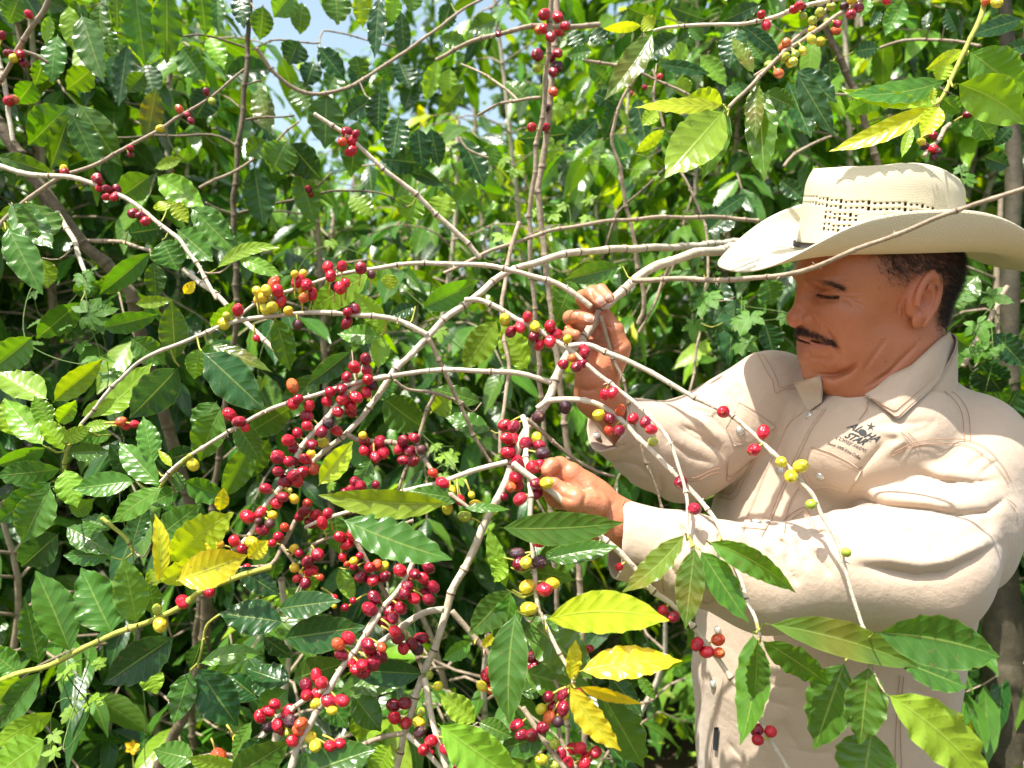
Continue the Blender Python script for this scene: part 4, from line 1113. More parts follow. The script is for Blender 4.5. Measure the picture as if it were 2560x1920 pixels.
# ---- cherries
def cherry_mat(name, c1, c2, c3, gloss=.22):
    m, nt, b = newmat(name); oc = objco(nt); sp = nt.nodes.new("ShaderNodeSeparateXYZ"); nt.links.new(oc, sp.inputs[0])
    inf = nt.nodes.new("ShaderNodeObjectInfo"); va = nt.nodes.new("ShaderNodeVectorMath"); va.operation = 'ADD'
    cv = nt.nodes.new("ShaderNodeCombineXYZ"); nt.links.new(mth(nt, 'MULTIPLY', inf.outputs["Random"], 37.0), cv.inputs[0]); nt.links.new(oc, va.inputs[0]); nt.links.new(cv.outputs[0], va.inputs[1])
    n = noise(nt, va.outputs[0], .9, 3); c = ramp(nt, mth(nt, 'ADD', mth(nt, 'MULTIPLY', n, .8), mth(nt, 'MULTIPLY', inf.outputs["Random"], .25)), [(.30, c1), (.52, c2), (.72, c3)])
    sk = noise(nt, va.outputs[0], 9, 2); c = mix(nt, mth(nt, 'MULTIPLY', ramp(nt, sk, [(.62, (0, 0, 0)), (.70, (1, 1, 1))]), .18), c, (.8, .5, .3))
    # navel at the free end
    rxy = mth(nt, 'SQRT', mth(nt, 'ADD', mth(nt, 'MULTIPLY', sp.outputs[0], sp.outputs[0]), mth(nt, 'MULTIPLY', sp.outputs[1], sp.outputs[1])))
    ring = mth(nt, 'MULTIPLY', mth(nt, 'LESS_THAN', rxy, .20), mth(nt, 'GREATER_THAN', sp.outputs[2], .5)); dot = mth(nt, 'MULTIPLY', mth(nt, 'LESS_THAN', rxy, .08), mth(nt, 'GREATER_THAN', sp.outputs[2], .5))
    c = mix(nt, mth(nt, 'MULTIPLY', ring, .55), c, (.45, .28, .10)); c = mix(nt, dot, c, (.05, .03, .02))
    nt.links.new(c, b.inputs["Base Color"]); b.inputs["Roughness"].default_value = gloss; b.inputs["Specular IOR Level"].default_value = .5
    b.inputs["Subsurface Weight"].default_value = .12; b.inputs["Subsurface Scale"].default_value = .003; b.inputs["Subsurface Radius"].default_value = (1, .3, .1)
    nt.links.new(bump(nt, n, .05, .25), b.inputs["Normal"]); return m
CM = dict(r=cherry_mat("ripe_skin", (.30, .003, .014), (.50, .008, .030), (.62, .02, .040)),
          d=cherry_mat("dark_red_skin", (.12, .003, .014), (.22, .005, .024), (.36, .008, .03)),
          p=cherry_mat("dried_skin", (.022, .010, .016), (.05, .014, .022), (.10, .03, .03), .5),
          y=cherry_mat("yellow_skin", (.42, .42, .03), (.62, .54, .03), (.70, .42, .03)),
          g=cherry_mat("green_skin", (.20, .30, .03), (.34, .40, .04), (.44, .44, .05)),
          o=cherry_mat("orange_skin", (.62, .20, .05), (.60, .10, .03), (.55, .04, .02)))
def cherry_meshes():
    out = {}
    for k in 'rdpygo':
        for q in range(3):
            nu, nv_ = 18, 13; V = []; F = []
            for j in range(nv_ + 1):
                a = math.pi * j / nv_; rr = math.sin(a); z = -math.cos(a) * 1.0
                if j >= nv_ - 1: z = .965 - .03 * (j - nv_ + 1)
                for i in range(nu):
                    b_ = 2 * math.pi * i / nu; lo = 1 + (.025 * math.sin(2 * b_ + q) + .02 * math.sin(3 * b_ + 2 * q)) * rr
                    if k == 'p': lo *= 1 + .07 * math.sin(7 * b_ + 2 * math.sin(3 * a))
                    V.append((rr * lo * math.cos(b_) * .95, rr * lo * math.sin(b_) * (.90 + .03 * q), z * 1.02))
            for j in range(nv_):
                for i in range(nu): F.append((j * nu + i, j * nu + (i + 1) % nu, (j + 1) * nu + (i + 1) % nu, (j + 1) * nu + i))
            me = mesh_data("cherry", np.array(V), F); me.materials.append(CM[k]); out[k, q] = me
    return out
CME = cherry_meshes()
M_STALK = bark("fruit_stalk", (.28, .26, .04), (.48, .42, .07), (.56, .44, .12))
def add_cherries(items, brs, roots, thing, zoff=-.004, limit=100, seed=1):
    """items: (frame,x,y,colour,r) or with an explicit depth; each hangs from the nearest point of the bush's branches"""
    r = np.random.default_rng(seed); P = []; R = []; K = []; A = []; RI = []
    allp = np.vstack([d for d in brs]); owner = np.concatenate([[i] * len(d) for i, d in enumerate(brs)])
    for it in items:
        f, x, y, k, rr = it[:5]; rr *= r.uniform(.92, 1.06)
        if k == 'r' and r.random() < .22: k = 'd'
        q = np.array(FRM[f](x, y)); dd = np.hypot(allp[:, 0] - q[0], allp[:, 1] - q[1]); j = int(dd.argmin())
        z = it[5] if len(it) > 5 else allp[j, 2] + zoff + r.uniform(-.006, .006)
        rp = rr * FK[f] * z / FQ
        P.append(Q(q[0], q[1], z)); R.append(rp); K.append(k); A.append(Q(*allp[j])); RI.append(owner[j])
    P = np.array(P); R = np.array(R); A = np.array(A)
    for _ in range(30):                      # neighbours touch instead of sinking into each other
        for i in range(len(P)):
            d = P - P[i]; dist = np.sqrt((d ** 2).sum(1)) + 1e-9; ov = (R + R[i]) * .90 - dist; ov[i] = 0
            for j in np.where(ov > 0)[0]:
                s = 1 if d[j, 2] >= 0 else -1
                P[j, 2] += s * ov[j] * .35; P[i, 2] -= s * ov[j] * .35
    order = np.argsort(-R); rest = []; stalks = {}
    for n, i in enumerate(order):
        pw, aw = c2w(P[i]), c2w(A[i]); ax = pw - aw; L = np.linalg.norm(ax); ax = ax / (L + 1e-9) + r.normal(size=3) * .25; ax /= np.linalg.norm(ax)
        st = pw - ax * R[i] * .9; e = st - aw; Le = np.linalg.norm(e)
        if Le > .016: aw = st - e / Le * .016
        sv, sf = tube(np.array([aw, (aw + st) / 2 + [0, 0, .001], st + ax * R[i] * .15]), [.0014, .0011, .0016], 6)
        if n < limit: wobj('fruit_stalk', sv, [tuple(dict.fromkeys(q)) for q in sf], M_STALK, roots[RI[i]])
        else: stalks.setdefault(0, []).append((sv, sf))
        par = roots[RI[i]]
        org = np.zeros(3); q = par
        while q is not None: org += np.array(q.location); q = q.parent
        me = CME[K[i], int(r.integers(3))]
        if n < limit:
            o = link("cherry", me, None, par, tuple(pw - org))
            o.rotation_mode = 'QUATERNION'; o.rotation_quaternion = Vector(ax).to_track_quat('Z', 'Y'); s = R[i]; o.scale = (s, s * r.uniform(.93, 1.05), s * r.uniform(1.04, 1.24))
        else: rest.append((me, pw, ax, R[i]))
    for k, pr in stalks.items():
        V, F = merge(pr); o = wobj("fruit_stalks", V, F, M_STALK, thing); o['kind'] = 'stuff'
    if rest:
        parts = []; mats = []
        for me, pw, ax, R_ in rest:
            v = np.array([x.co[:] for x in me.vertices]) * R_; M = np.array(Vector(ax).to_track_quat('Z', 'Y').to_matrix())
            parts.append((v @ M.T + pw, [tuple(x.vertices) for x in me.polygons]))
        V, F = merge(parts); o = wobj("cherries", V, F, CM['r'], thing); o["kind"] = "stuff"
        ks = 'rdpygo'; 
        for k in ks[1:]: o.data.materials.append(CM[k])
        mi = np.concatenate([np.full(len(me.polygons), ks.index(next(q for q in CME if CME[q] == me)[0])) for me, _, _, _ in rest])
        o.data.polygons.foreach_set("material_index", mi.astype(np.int32))
# ================================================================== FOREGROUND COFFEE
def thing(name, base, label, cat, group=None):
    e = empty(name, base); return tag(e, label, cat, group)
def build(name, base, label, specs, cher, leaves, zoff=-.004, seed=1, cat="coffee bush", group="coffee bushes round the picker"):
    t = thing(name, base, label, cat, group); roots = []; ds = []
    for i, sp_ in enumerate(specs):
        nm, items, z, r0, r1, mat = sp_[:6]; ext = sp_[6] if len(sp_) > 6 else None
        o, d = branch(nm, items, 0, 0, r0, r1, mat, t, zs=z, seed=seed * 31 + i, extend=ext); roots.append(o); ds.append(d)
    if cher: add_cherries(cher, ds, roots, t, zoff, seed=seed)
    allp = np.vstack(ds); own = np.concatenate([[i] * len(d) for i, d in enumerate(ds)])
    tw = []
    for i, lf in enumerate(leaves):
        f, x0, y0, x1, y1, w, z, c = lf[:8]; kw = lf[8] if len(lf) > 8 else {}
        q = FRM[f](x0, y0); j = int(np.hypot(allp[:, 0] - q[0], allp[:, 1] - q[1]).argmin()); par = roots[own[j]]
        hero_leaf(f, x0, y0, x1, y1, w, z, c, par, seed=seed * 1000 + i, **kw)
        a = c2w(Q(*q, z)); b_ = c2w(Q(*allp[j])); dist = np.linalg.norm(a - b_)
        if dist > .012 and dist < .07:     # the leaf's own twig back to the branch
            mid = (a + b_) / 2 + np.array([0, 0, -.02 * min(1, dist / .1)]); V, F = tube(densify(np.array([a, mid, b_]), .01), np.interp(np.linspace(0, 1, len(densify(np.array([a, mid, b_]), .01))), [0, 1], [.0009, .0014]), 6)
            wobj("twig", V, F, M_GREENTW if dist < .05 else M_TAN, par)
    return t
def S(s):
    """'J 855,620r50; ...' -> cherries"""
    out = []; f = None
    for tok in s.replace(";", " ").split():
        if len(tok) == 1 and tok.isalpha(): f = tok; continue
        x, rest = tok.split(","); y = ''; k = ''; r_ = ''
        for ch in rest:
            if ch.isalpha(): k = ch
            elif k: r_ += ch
            else: y += ch
        out.append((f, float(x), float(y), k, float(r_) if r_ else DEFR[f]))
    return out
DEFR = dict(J=50, I=48, K=50, L=48, M=48, W=46, X=41, Y=50, Z=36, F=41, G=45, H=50, A=31, B=37, C=44, D=42)
def PL(f, *xy): return [(f, xy[i], xy[i + 1]) for i in range(0, len(xy), 2)]
# --- 1: the bent stem in the man's hand and everything that droops from it
held = build("coffee_bush", (.9, 1.75, 0), "coffee bush whose thick pale stem the man bends down in his raised hand", [
    ("stem", PL('Q', 1700, 525, 1620, 528, 1560, 540, 1500, 548, 1420, 575, 1345, 625, 1290, 690, 1225, 770, 1190, 850, 1150, 910, 1122, 965, 1085, 1055, 1030, 1170, 990, 1250, 965, 1320, 925, 1430, 895, 1520, 868, 1600, 850, 1720), (1.30, 1.08, 1.0, .962, .93, .90, .88, .86), .0100, .0050, M_PALE),
    ("root_stem", PL('Q', 1690, 524, 1760, 540, 1830, 600), (1.29, 1.7), .0100, .016, M_TAN, [(.86, 1.70, 1.0), (.90, 1.75, .5), (.9, 1.75, -.02)]),
    ("branch", PL('Q', 1275, 662, 1230, 628, 1185, 606, 1095, 582, 1000, 570, 900, 570, 800, 580) + PL('F', 1000, 345, 850, 390, 700, 430, 520, 490, 380, 560, 260, 650, 180, 700), (.955, .96, .98, .97), .0042, .0022, M_PALE),
    ("branch", PL('Q', 1228, 748) + PL('L', 905, 545, 1070, 605, 1220, 665, 1450, 790, 1659, 905) + PL('W', 240, 600, 350, 665, 500, 780, 620, 890, 740, 1010, 860, 1150, 930, 1230, 990, 1360, 1060, 1470, 1095, 1560) + PL('Z', 370, 1270, 400, 1370, 430, 1480, 470, 1600) + PL('X', 1130, 20, 1160, 110, 1190, 190), (.93, .90, .85, .80, .77), .0040, .0021, M_PALE),
    ("branch", PL('Q', 1005, 650) + PL('L', 0, 170, 160, 230, 290, 320, 530, 450, 740, 570, 870, 690, 1030, 830, 1270, 1000, 1430, 1160, 1530, 1280, 1610, 1420) + PL('Y', 1340, 420, 1380, 560, 1385, 700, 1385, 850, 1400, 930), (.93, .925, .90, .86, .82), .0040, .0019, M_PALE),
    ("branch", PL('L', 480, 1070, 560, 1005, 720, 985, 920, 1010, 1130, 1130, 1340, 1330, 1560, 1560) + PL('Y', 1230, 360, 1460, 590, 1590, 750, 1680, 930, 1760, 1100, 1830, 1280, 1890, 1480) + PL('X', 430, 10, 490, 140, 512, 250), (.925, .91, .87, .82, .78), .0042, .0021, M_PALE),
    ("branch", PL('Q', 1368, 605, 1450, 603, 1560, 604, 1650, 600, 1740, 582, 1800, 562, 1870, 530, 1960, 497, 2050, 462, 2130, 432, 2250, 392), (1.02, .93, .84, .77, .72, .68), .0040, .0022, M_TAN),
    ("branch", PL('Y', -60, 320, 60, 420, 230, 540, 350, 635, 640, 900, 860, 1100, 1100, 1370, 1240, 1480) + PL('X', 40, 130, 180, 290, 290, 440, 440, 650, 520, 770, 620, 960, 700, 1100), (.84, .82, .80, .78), .0042, .0028, M_PALE),
    ("branch", PL('M', 345, 110, 375, 200, 385, 400, 392, 560, 402, 760, 412, 900, 430, 1100, 436, 1200, 432, 1330, 470, 1480) + PL('K', 800, 430, 840, 520, 900, 640, 960, 750, 1030, 900, 1045, 980), (.915, .835, .815, .805, .785), .0040, .0022, M_PALE),
    ("branch", PL('Q', 1095, 998, 1000, 1025, 900, 1055, 820, 1080, 740, 1108, 660, 1140), (.905, .90), .0038, .0024, M_PALE),
    ("branch", PL('J', 1610, 395, 1500, 410, 1400, 450, 1200, 580, 1060, 680, 960, 760), (.885, .86), .0045, .0035, M_PALE),
    ("branch", PL('J', 1680, 410, 1830, 580, 1930, 700, 2010, 850, 2060, 940), (.885, .89), .0042, .003, M_TAN),
    ("branch", PL('J', 1300, 1375, 1200, 1380, 1080, 1410, 900, 1480), (.855, .84), .0035, .0028, M_TAN),
    ("branch", PL('J', 1320, 1380, 1400, 1450, 1500, 1550, 1600, 1660), (.855, .84), .0038, .003, M_PALE),
    ("branch", PL('J', 1450, 930, 1480, 1050, 1520, 1250, 1560, 1400, 1620, 1640), (.865, .83), .0042, .0036, M_PALE),
    ("branch", PL('Q', 1135, 905, 1180, 940, 1240, 990, 1290, 1020, 1330, 1030), (.94, .98), .0035, .002, M_TAN),
    ("branch", PL('L', 1000, 300, 1060, 480, 1110, 640, 1190, 880, 1260, 1080) + PL('Y', 1000, 200, 1060, 350, 1130, 520, 1200, 740), (.97, 1.0), .0030, .0018, M_TAN),
    ], S("""L 205,330y 395,305r 330,395r 255,430r 455,385y 580,385r 445,470d 490,540r 635,450r 580,510r 725,490y40 740,420o40 860,560r 872,603d 765,645o42 690,698r 800,720d 850,690d
     1035,950r 1095,935r 985,1120y 1075,1150r 1160,1085o 1075,1245o44 1150,1250d54 1270,1150r 1370,1178r 1420,1240r 1435,1340g44
     W 300,635r 575,775r 512,898r 700,982y40 835,1010y50 768,1080y 905,1275g40 5,1120d 100,1305r Z 430,1330g
     X 113,285r 170,333r 245,255o 250,340o 497,838d 500,900r 582,845r Y 1185,1545r 1270,1600d 825,1185r34
     M 225,175r 290,185r 245,265r 285,275r 373,300d 448,262y38 465,315r40 490,368p 250,360r52 315,432r50 420,462r 470,458r 305,535r 305,590r 445,580d 515,570y 445,650d 332,685r 218,670d34 270,600o40
     460,118p 645,50p42 468,975r52 317,1070p 372,1115y 468,1120p 333,1135d
     K 690,210y60 825,230r60 890,185y50 700,385y65 855,1080d 895,1175d 970,1060d 1100,1080r 970,1170d 800,1180y 860,1230o 970,1230y 930,1265p
     J 1430,625d 1360,655d 1290,700r 1400,700p 1240,620d 1490,910g42 1565,995y40 1210,1145d 1300,1130d 1220,1245r 1310,1290r 1415,1280y 1430,1200g40 1420,1360p 1510,1430r 1450,1500r 1655,1390r 1625,1490r
     I 1985,400y40 2055,475r 1955,540y 2145,435y30 2180,510y 2090,605g 1220,340r 1150,410r35 1190,405r 1270,370d 1390,355d33"""), [
    ('X', 540, 150, 1545, 440, 215, .745, 'R', dict(roll=-12, dz=.02, bend=30)), ('X', 1250, 210, 2055, 365, 300, .735, 'G', dict(roll=15, dz=-.02, bend=40)), ('X', 1385, 380, 1845, 565, 225, .765, 'G', dict(roll=-30)),
    ('X', 1062, 390, 862, 962, 290, .765, 'G', dict(roll=20)), ('X', 1215, 418, 1158, 928, 240, .745, 'G', dict(roll=-10)), ('X', 1235, 830, 1160, 1300, 350, .775, 'S', dict(roll=10)),
    ('X', 1318, 598, 1990, 1190, 310, .72, 'L', dict(roll=-15, bend=40)), ('X', 515, 255, 962, 552, 180, .765, 'G', dict(roll=25, bend=20)), ('X', 500, 262, 480, 665, 135, .745, 'G'), ('X', 468, 200, 385, 935, 215, .775, 'G', dict(roll=25, bend=40)),
    ('Y', 1550, 970, 2290, 1400, 215, .80, 'S', dict(bend=60, roll=20)), ('Y', 1490, 1040, 1895, 1650, 260, .80, 'G', dict(roll=-25)), ('Y', 1450, 1010, 1372, 1700, 225, .785, 'R', dict(roll=10)), ('Y', 1375, 905, 848, 1395, 200, .79, 'R', dict(bend=50, roll=20)),
    ('N', 110, 1240, 1405, 1187, 330, .80, 'G', dict(roll=8, dz=.0, bend=-30)), ('N', 520, 1540, 965, 1322, 170, .84, 'G'), ('N', 590, 1570, 1355, 1437, 230, .83, 'G', dict(roll=-20)), ('N', -250, 1040, 235, 1055, 110, .83, 'G'),
    ('K', 560, 60, 1085, 160, 150, .83, 'G'), ('K', 820, 475, 1810, 478, 310, .76, 'V', dict(roll=10, dz=.0, bend=70)), ('K', 1095, 880, 1912, 798, 250, .75, 'Y', dict(roll=-18, dz=0.01, bend=25)), ('K', 1030, 960, 1072, 628, 120, .765, 'Y', dict(roll=35)),
    ('K', 1020, 985, 1432, 1510, 200, .745, 'Y', dict(roll=20, bend=-25)), ('K', 1090, 1000, 1612, 1142, 110, .77, 'Y', dict(roll=40)),
    ('K', 570, 235, 228, 590, 235, .80, 'G', dict(roll=-15)), ('K', 560, 250, 520, 700, 240, .79, 'G'), ('K', 600, 400, 548, 1298, 295, .78, 'G', dict(roll=12, bend=-20)), ('K', 500, -20, 430, 175, 150, .82, 'L'),
    ('K', 660, 440, 1200, 940, 340, .86, 'G'), ('K', 640, 880, 1240, 1060, 260, .87, 'G'), ('K', 1230, 980, 1610, 1640, 300, .87, 'G', dict(roll=-20)), ('K', 1320, 890, 1610, 1240, 160, .86, 'D'), ('K', 1560, 905, 1705, 1105, 90, .85, 'S'),
    ('K', 285, 1285, -10, 1050, 190, .80, 'L'), ('K', 300, 1282, 575, 1400, 160, .82, 'G'), ('K', -20, 1290, 640, 1760, 340, .77, 'L', dict(roll=10)), ('K', 860, 1370, 470, 1500, 220, .85, 'G'), ('K', 330, 690, 450, 560, 70, .84, 'Y'), ('K', 250, 640, 20, 790, 130, .86, 'S'),
    ('K', 640, 1060, 840, 960, 150, .88, 'G'), ('J', 1190, 1460, 1080, 1680, 200, .84, 'L'), ('Q', 1000, 1080, 880, 1060, 40, .89, 'G'),
    ('Q', 1345, 575, 1218, 605, 42, 1.03, 'G'), ('Q', 1240, 600, 1198, 700, 60, 1.06, 'S'), ('M', 240, 1310, 110, 880, 120, .83, 'L'),
    ], seed=1)
# --- 2: the second stem, full of cherries, left of the hand
build("coffee_bush", (.95, 2.05, 0), "coffee bush with arching pale branches crossing the middle, heavy with red cherries", [
    ("stem", PL('Q', 1620, 520, 1540, 528, 1480, 533, 1340, 538, 1240, 546, 1160, 566, 1095, 590, 1010, 652, 930, 720, 850, 808, 790, 890, 744, 942, 700, 975, 660, 1010), (1.5, 1.2, 1.08, 1.0, .96, .94, .93), .0095, .0042, M_PALE),
    ("root_stem", PL('Q', 1610, 521, 1720, 560), (1.49, 1.9), .0095, .014, M_TAN, [(.88, 2.0, 1.2), (.93, 2.05, .5), (.95, 2.05, -.02)]),
    ("branch", PL('Q', 922, 722, 850, 690, 740, 677, 640, 678, 560, 685, 470, 708, 380, 745, 290, 790, 230, 850, 200, 890, 175, 918), (.96, .95, .93), .0040, .0022, M_PALE),
    ("branch", PL('Q', 1190, 826, 1110, 805, 1000, 800, 900, 803, 830, 815, 740, 835, 640, 865, 540, 905, 450, 960, 385, 1003, 345, 1040), (.935, .93, .90, .88), .0040, .0022, M_PALE),
    ("branch", PL('F', 1290, 1060, 1120, 1100, 960, 1230, 880, 1330, 740, 1510, 650, 1640) + PL('I', 640, 360, 560, 470, 500, 560, 430, 700, 340, 800, 260, 860), (.93, .90, .87), .0050, .0036, M_PALE),
    ("branch", PL('F', 1010, 1450, 1080, 1490, 1200, 1500, 1350, 1510, 1500, 1580) + PL('I', 1720, 100, 1820, 220, 1930, 370, 2050, 480, 2150, 560), (.93, .91, .88), .0038, .0025, M_TAN),
    ("branch", PL('Q', 960, 590, 1050, 547, 1150, 511, 1250, 487, 1400, 471, 1560, 470, 1640, 478), (1.1, 1.2, 1.3), .0030, .0040, M_TAN),
    ("branch", PL('B', 235, 782, 430, 912, 600, 1060, 760, 1200, 1000, 1400, 1200, 1590) + PL('Q', 1038, 558), (.98, 1.03), .0030, .0042, M_PALE),
    ("branch", PL('Q', 925, 730, 960, 800, 1000, 890, 1030, 950, 1060, 1000), (.95, 1.0), .0034, .0024, M_TAN),
    ("branch", PL('Q', 1120, 480, 1100, 560, 1085, 650, 1090, 740, 1100, 800, 1085, 900, 1080, 980), (1.15, 1.05), .0040, .003, M_TAN),
    ("branch", PL('Q', 940, 850, 920, 900, 905, 940, 880, 1010, 860, 1060), (1.0, .98), .003, .0024, M_TAN),
    ("branch", PL('I', 1690, 640, 1400, 750, 1200, 800, 1060, 770, 880, 830), (.93, .90), .0026, .0022, M_TAN),
    ("branch", PL('I', 760, 640, 660, 820, 560, 980, 400, 1010, 300, 1020), (.93, .90), .0036, .0024, M_TAN),
    ("branch", PL('I', 640, 830, 740, 960, 790, 1040, 820, 1080), (.91, .90), .0028, .0022, M_TAN),
    ("branch", PL('I', 1180, 690, 1230, 800, 1320, 960, 1430, 1150, 1480, 1250, 1560, 1400) + PL('J', 1290, 540, 1340, 610, 1400, 780, 1450, 900), (.90, .92), .0036, .0028, M_TAN),
    ("branch", PL('Q', 1000, 870, 940, 850, 880, 840, 850, 820), (.99, .96), .0025, .0022, M_TAN),
    ], S("""F 885,300r 982,292r 1112,305r44 905,360r 1185,348p32 930,430p35 975,445r 1005,405r35 740,422r 675,395r 658,348y30 712,342y32 765,480r 722,512o38 695,455y28 510,410o45 540,462r 553,530r 470,462y 400,470y42 392,520y35 440,510y35 450,590y 508,578y
     610,600y38 262,595r42 165,690y45 185,635g32 1065,585d 1015,685d 675,695p35 1025,610d34 390,790r25 1145,935r 1070,990r 1155,1010r 1015,1060r 1165,1075r 1185,1110p 640,1118o46 680,1208d 640,1245r 755,1255r 900,1160r 980,1140r 875,1225r 985,1215r 1080,1200r 1150,1165r 1040,1255r 955,1300r 1045,1290d
     740,1330r 885,1375p 740,1395r 675,1445r 840,1440r 945,1430r 615,1495r 775,1525d 848,1508y 640,1545d 535,1600r 545,1620r48 730,1625r 765,1590y32 620,1640d 205,1318r46 272,1365r 312,1408r32
     1245,1505d 1130,1500r 1135,1565r35 1180,1570d 1265,1580r 1215,1610d 1130,1460y30 1405,1500d 1480,1480d 1375,1560r 1450,1570d46 1405,1635d 1475,1640d 1530,1560p35
     I 725,175d 620,250d 670,335d52 735,280d 765,325r 815,250r 895,230o45 520,385r 655,450r 745,465y45 600,500r 710,395g22 375,605r55 480,570r 570,595y42 555,660p42 495,710d52 460,640p30 670,690o40 620,765r42 840,505o42 830,555d 790,600r 915,590r 1010,580d 875,655d 965,655r
     740,860y40 785,890d38 930,905d50 850,960d 880,1035r48 745,1010y42 765,1095r38 835,1130d 950,1085o32 800,1040y25 1105,765r 1205,750r 1165,820r 1275,790r 1125,925r36 1160,980o28 1215,955y34 1215,1000d35 1260,915d30 1345,1000r 1440,1010y45 1270,1080d 1375,1100r 1460,1080d 1345,1120d 1400,985o
     1145,1325d38 1210,1270d30 1060,1250r35 1060,1310y25 410,810y55 570,815r35 270,795r 150,820y40 370,1010r35 335,860d40 1915,340r 1840,260o42 G 1525,510y48 B 460,910r 430,980o 500,975r 525,925d30 490,1045r"""), [
    ('I', 1985, 495, 935, 435, 215, .80, 'L', dict(bend=30, roll=-15, dz=0)), ('I', 1110, 620, 1992, 945, 300, .79, 'G', dict(roll=-22, dz=0, bend=-40)), ('I', 935, 360, 1205, 8, 185, .83, 'O', dict(roll=10)),
    ('G', 1390, 1430, 1955, 1225, 280, .80, 'Y', dict(roll=-10, bend=-10)), ('G', 1258, 1445, 1655, 1235, 190, .81, 'O', dict(roll=25)), ('G', 1335, 1290, 1845, 890, 280, .82, 'O', dict(roll=20, bend=30)), ('G', 1240, 1465, 1222, 898, 130, .80, 'Y', dict(roll=30, bend=-30)),
    ('G', 1955, 1255, 2118, 1108, 130, .79, 'Y', dict(roll=15)), ('G', 1735, 880, 1768, 690, 100, .83, 'Y'), ('G', 1690, 1220, 1660, 1030, 90, .82, 'Y'), ('G', 1240, 1470, 1180, 1330, 120, .84, 'L'),
    ('E', 1240, 1150, 895, 1510, 250, .95, 'D', dict(roll=-20)), ('E', 1395, 1045, 1840, 1460, 270, .93, 'D', dict(roll=10)), ('E', 1215, 1110, 1185, 695, 185, .96, 'G'), ('E', 640, 1500, 1050, 1125, 180, .95, 'L', dict(bend=-40)),
    ('E', 1380, 1020, 1340, 1240, 150, .97, 'L'), ('E', 1460, 900, 1620, 700, 120, .98, 'S'), ('E', 1450, 1000, 1880, 1190, 110, .95, 'R'), ('E', 1270, 650, 1350, 560, 70, .98, 'Y'),
    ('F', 1180, 345, 770, 600, 200, 1.0, 'L', dict(roll=20)), ('F', 1300, 340, 1320, 460, 110, 1.0, 'O'), ('F', 520, 640, 622, 1020, 155, .99, 'G'), ('F', 1050, 875, 742, 1115, 135, .96, 'D', dict(roll=-30)), ('F', 1285, 720, 1060, 470, 140, .98, 'L'), ('F', 1275, 760, 1180, 560, 120, .99, 'L'),
    ('F', 1260, 780, 950, 760, 140, .98, 'S'), ('F', 1250, 770, 1230, 1000, 130, .99, 'L'), ('F', 1490, 570, 1310, 640, 100, .98, 'D'), ('F', 1530, 590, 1930, 390, 160, 1.04, 'S'), ('F', 1180, 1210, 1400, 1050, 120, 1.0, 'G'), ('F', 1600, 1300, 1740, 1200, 150, 1.02, 'L'),
    ('F', 1260, 1200, 1560, 1420, 230, 1.05, 'G'), ('F', 240, 1360, 420, 1640, 160, .94, 'S'), ('F', 330, 1450, 640, 1260, 200, .97, 'G'), ('F', 150, 1260, 0, 1640, 200, .96, 'S'), ('F', 820, 1030, 560, 1360, 200, .99, 'G'),
    ('I', 1060, 570, 1100, 900, 200, .98, 'S'), ('I', 1350, 150, 1250, 420, 160, 1.0, 'G'), ('Q', 1140, 800, 1085, 700, 60, 1.1, 'L', dict(roll=-20)), ('Q', 1075, 690, 1000, 800, 62, 1.1, 'L'), ('Q', 1040, 870, 930, 840, 40, 1.05, 'G'), ('Q', 1060, 930, 960, 900, 45, 1.06, 'G'),
    ('J', 290, 388, 795, 322, 200, .85, 'D', dict(roll=-12)), ('J', 328, 625, 990, 525, 270, .85, 'D', dict(roll=10)), ('J', 350, 492, -170, 420, 270, .85, 'D', dict(roll=14)), ('J', -40, 60, 310, 278, 170, .87, 'D', dict(roll=-20)), ('J', 405, 945, 860, 800, 240, .87, 'G'), ('J', 1460, 900, 850, 870, 200, .87, 'D', dict(roll=-15)),
    ('J', 850, 1020, 1320, 965, 140, .88, 'G'), ('J', 180, 600, 425, 775, 140, .88, 'D'), ('J', 890, 1060, 1115, 1355, 220, .89, 'G'), ('J', 930, 1160, 960, 1430, 160, .9, 'L'), ('J', 400, 970, 50, 860, 210, .89, 'D'), ('J', 380, 1020, 160, 1240, 230, .9, 'S'), ('J', 640, 1000, 850, 1330, 230, .91, 'G'),
    ('J', -90, 1740, 405, 1418, 270, .82, 'G', dict(roll=12)), ('J', 430, 1720, 1075, 1490, 310, .80, 'G', dict(roll=-8)), ('J', 560, 260, 560, 20, 130, .93, 'L'), ('J', 250, 160, 300, -80, 130, .93, 'G'), ('J', 780, 60, 900, 330, 130, .93, 'L'),
    ], seed=2)
